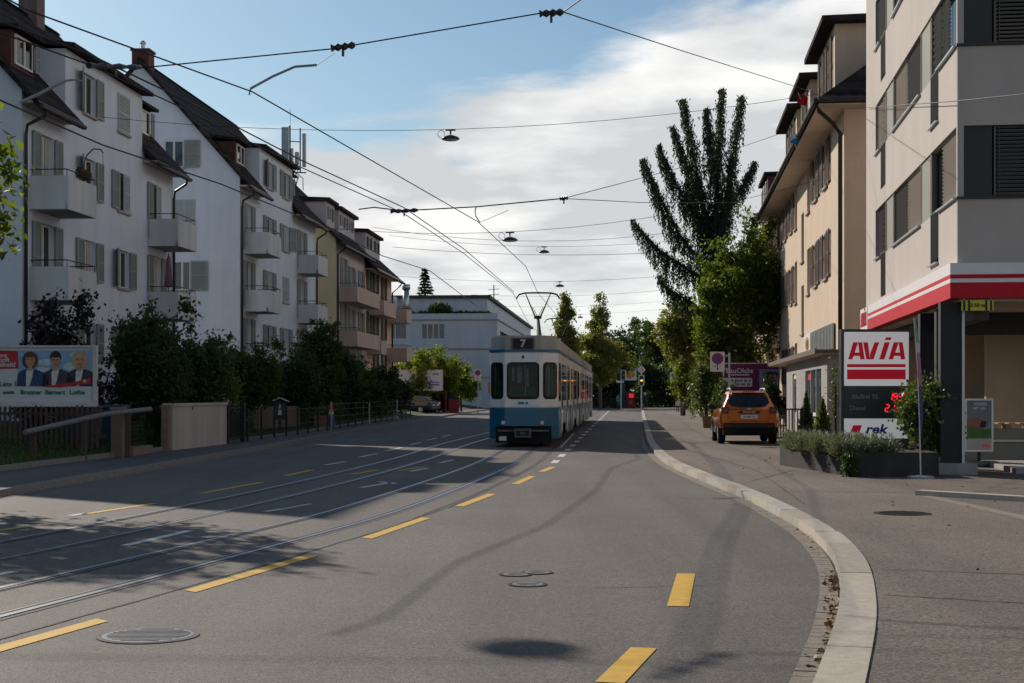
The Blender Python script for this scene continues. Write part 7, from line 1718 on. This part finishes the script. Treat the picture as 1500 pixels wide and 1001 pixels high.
c2 = [Wz(px, py, ZC) for px, py in ((-60, 15), (0, 48), (130, 95), (262, 156), (440, 245), (590, 312), (680, 372), (752, 430))] + [Vector((clt(y) + (.3 if i % 2 else .1), y, ZC)) for i, y in enumerate((84, 98, 125, 155, 185))]
wire_obj("contact_wire", "left track's lower contact wire crossing the white house roofs", c2, .0095, "tram contact wires")
wire_obj("carrier_wire", "wire strung just above the left track's contact wire", [p + Vector((0.02, 0, .11 if p.y < 42 else .05)) for p in c2[:8]], .011)
c3 = [Wz(px, py, ZC + .1) for px, py in ((-70, 127), (0, 147), (151, 213), (324, 270), (470, 330), (560, 375), (630, 397), (700, 450))]
wire_obj("feeder_wire", "leftmost tram feeder wire low across the house fronts", c3, .013)
# cross spans with their insulators and pull-off arms
def span(label, pts, r=.009, s=.0): return wire_obj("span_wire", label, pts, r, "cross span wires")
def insulator(p, q, label, r=.052):
    o = empty("insulator", p, 0, label, "insulator", "insulators and clamps on the overhead wires"); d = Vector(q) - Vector(p); k = 7; m = MB(); pts = [d * (i / k) for i in range(k + 1)]
    m.tube(pts, [r * (.5 if i % 2 else 1) for i in range(k + 1)], 8); m.build("body", mat["insul"], o); MB().tube([d * .5, d * .5 + Vector((0, 0, -.12))], .018, 6).build("clamp", mat["insul"], o); return o
n0 = W(825, 18, 18.6); w18 = Wz(372, 136, ZC)
span("cross wire from the white house to the node at the top of the picture", [W(180, 99, 18.3), W(205, 100, 18.4), W(485, 72, 18.6), W(520, 66, 18.6), W(790, 20, 18.6), n0])
span("wire from the top node back over the camera", [n0, W(850, 0, 17.0), W(1000, -140, 12)])
span("wire from the top node down to the cream house corner", [n0, W(1000, 75, 27), W(1168, 128, 43), W(1232, 152, 49.6)])
insulator(W(485, 71, 18.6), W(520, 66, 18.6), "thick dark insulator on the cross wire above the pull off arm"); insulator(W(790, 20.5, 18.6), n0, "insulator at the node near the top picture edge"); insulator(W(130, 96, 17.2), W(206, 99, 18.4), "long dark insulator in front of the nearest house's dormer", .04)
pa = empty("pull_off_arm", w18, 0, "curved pull off arm holding the contact wire below the upper cross wire", "wire arm"); P_ = [W(365, 139, w18.y), W(367, 130, w18.y), W(400, 112, w18.y), W(432, 98, w18.y), W(464, 95.5, w18.y)]
MB().tube([p - w18 for p in P_], .016, 6).build("arm", mat["metal"], pa); MB().tube([W(464, 95.5, w18.y) - w18, W(490, 78, 18.6) - w18], .005, 4).build("tie", mat["wire"], pa)
span("wire strung along the beige apartment block's windows to the right", [W(1270, 158, 44), W(1404, 148, 28), W(1500, 138, 25), W(1600, 128, 22)])
yk = 32.6
span("cross wire with pull off arms over both tracks", [W(525, 307, yk), W(548, 304, yk), W(590, 309, yk), W(700, 303, yk), W(825, 291, yk)], .014)
span("upper branch of the cross wire to the cream house", [W(825, 291, yk), W(1000, 245, 44), W(1140, 197, 58)]); span("lower branch of the cross wire to the right trees", [W(825, 291, yk), W(940, 297, 40), W(1080, 297, 60)])
insulator(W(572, 310, yk), W(612, 308, yk), "double clamp where the left contact wire meets the cross wire"); insulator(W(820, 291.5, yk), W(832, 290, yk), "small clamp where the cross wire forks")
pa2 = empty("pull_off_arm", W(700, 326, yk), 0, "short curved pull off arm at the middle contact wire", "wire arm"); b0 = W(700, 326, yk); MB().tube([W(703, 326, yk) - b0, W(697, 317, yk) - b0, W(696, 308, yk) - b0, W(698, 302.5, yk) - b0], .014, 6).build("arm", mat["metal"], pa2); MB().tube([W(703, 326, yk) - b0, W(745, 308, yk) - b0], .005, 4).build("tie", mat["wire"], pa2)
for (pl_a, pl_b, yy_, s, lab) in (((150, 172), (1197, 138), 48, .75, "lamp wire from the nearest white house to the cream house dormers"), ((465, 333), (1205, 262), 55, .9, "lamp wire carrying the second street lamp"), ((545, 333), (1140, 312), 66, .9, "third lamp wire behind the second street lamp"), ((570, 345), (1130, 333), 80, .8, "lamp wire carrying the third street lamp"),
                                  ((575, 362), (1100, 360), 60, .35, "cross wire hanging low above the tram's front"), ((575, 404), (1040, 398), 95, .5, "lamp wire carrying the fourth street lamp"), ((690, 432), (1020, 420), 110, .35, "cross wire above the tram's rear pantograph"), ((720, 448), (985, 440), 135, .3, "farthest cross wire before the wood"), ((760, 462), (985, 452), 150, .2, "lamp wire carrying the fifth street lamp")):
    a, b = W(*pl_a, yy_), W(*pl_b, yy_); span(lab, sag(a, b, s), .0085)
def lamp(px, py, y, lab):
    p = W(px, py, y); o = empty("street_lamp", p, 0, lab, "street lamp", "street lamps hung over the road"); m = MB(); r = .285
    m.lathe([(.05, .10), (.12, .08), (.22, .045), (r, .0), (r, -.04), (.24, -.06)], n=22); m.build("housing", mat["signdark"], o, smooth=True); MB().lathe([(.25, -.061), (.2, -.075), (.05, -.085)], n=20).build("diffuser", lampw, o, smooth=True)
    m = MB(); m.tube([(0, 0, .12), (0, 0, .26)], .03, 6).tube([(-.16, 0, .26), (.16, 0, .26)], .03, 6); m.build("hanger", mat["insul"], o)
    MB().tube([(-.3 + .11 * math.cos(t * .5), 0, .13 + .12 * math.sin(t * .5)) for t in range(0, 13)], .01, 5).build("cable_loop", mat["wire"], o)
def wz_at(pl_a, pl_b, yy_, s, px):
    a, b = W(*pl_a, yy_), W(*pl_b, yy_); x = (px - 750) / F * yy_; t = (x - a.x) / (b.x - a.x); return a.lerp(b, t).z - s * 4 * t * (1 - t)
def hang(px, line, lab):
    z = wz_at(*line, px) - .28; y = line[2]; py = HY - (z - HC) * F / y; lamp(px, py, y, lab)
hang(660, ((150, 172), (1197, 138), 48, .75), "largest street lamp hanging in the middle of the cloud"); hang(747, ((465, 333), (1205, 262), 55, .9), "street lamp hanging beside the forked cross wire")
hang(797, ((570, 345), (1130, 333), 80, .8), "third street lamp hanging above the tram"); hang(820, ((575, 404), (1040, 398), 95, .5), "fourth street lamp just above the slender tree top"); hang(850, ((760, 462), (985, 452), 150, .2), "farthest small street lamp over the road")
# lamp on its wire left of the view; its shadow lies on the near lane
lp = Vector((-8.7, 22.8, 8.4)); o = empty("street_lamp", lp, 0, "street lamp hung over the near left lane, casting the oval shadow on the road", "street lamp", "street lamps hung over the road"); m = MB(); m.lathe([(.05, .14), (.12, .12), (.24, .07), (.33, .0), (.33, -.06), (.26, -.10)], n=22); m.build("housing", mat["signdark"], o, smooth=True); MB().tube([(0, 0, .12), (0, 0, .28)], .03, 6).build("hanger", mat["insul"], o)
span("lamp wire outside the view at the left", [Vector((-16, 23.5, 8.9)), lp + Vector((0, 0, .28)), Vector((12, 20, 9.3))], .01)
# thin bracket lamp arm at the nearest house corner
la = empty("wall_bracket", W(32, 149, 44.2), 0, "thin pale bracket arm reaching out from the nearest house's corner", "bracket"); b0 = W(32, 149, 44.2); MB().tube([W(x, y, 44.2) - b0 for x, y in ((30, 150), (55, 139), (80, 126), (97, 118.5), (108, 117), (120, 119))], [.05, .05, .045, .04, .03, .02], 7).build("arm", M("pale_arm", (.40, .39, .38), .4, metal=.4), la)
bpy.context.view_layer.update()
print("objects", len(bpy.data.objects), "tris", sum(len(o.data.polygons) for o in bpy.data.objects if o.type == 'MESH'))
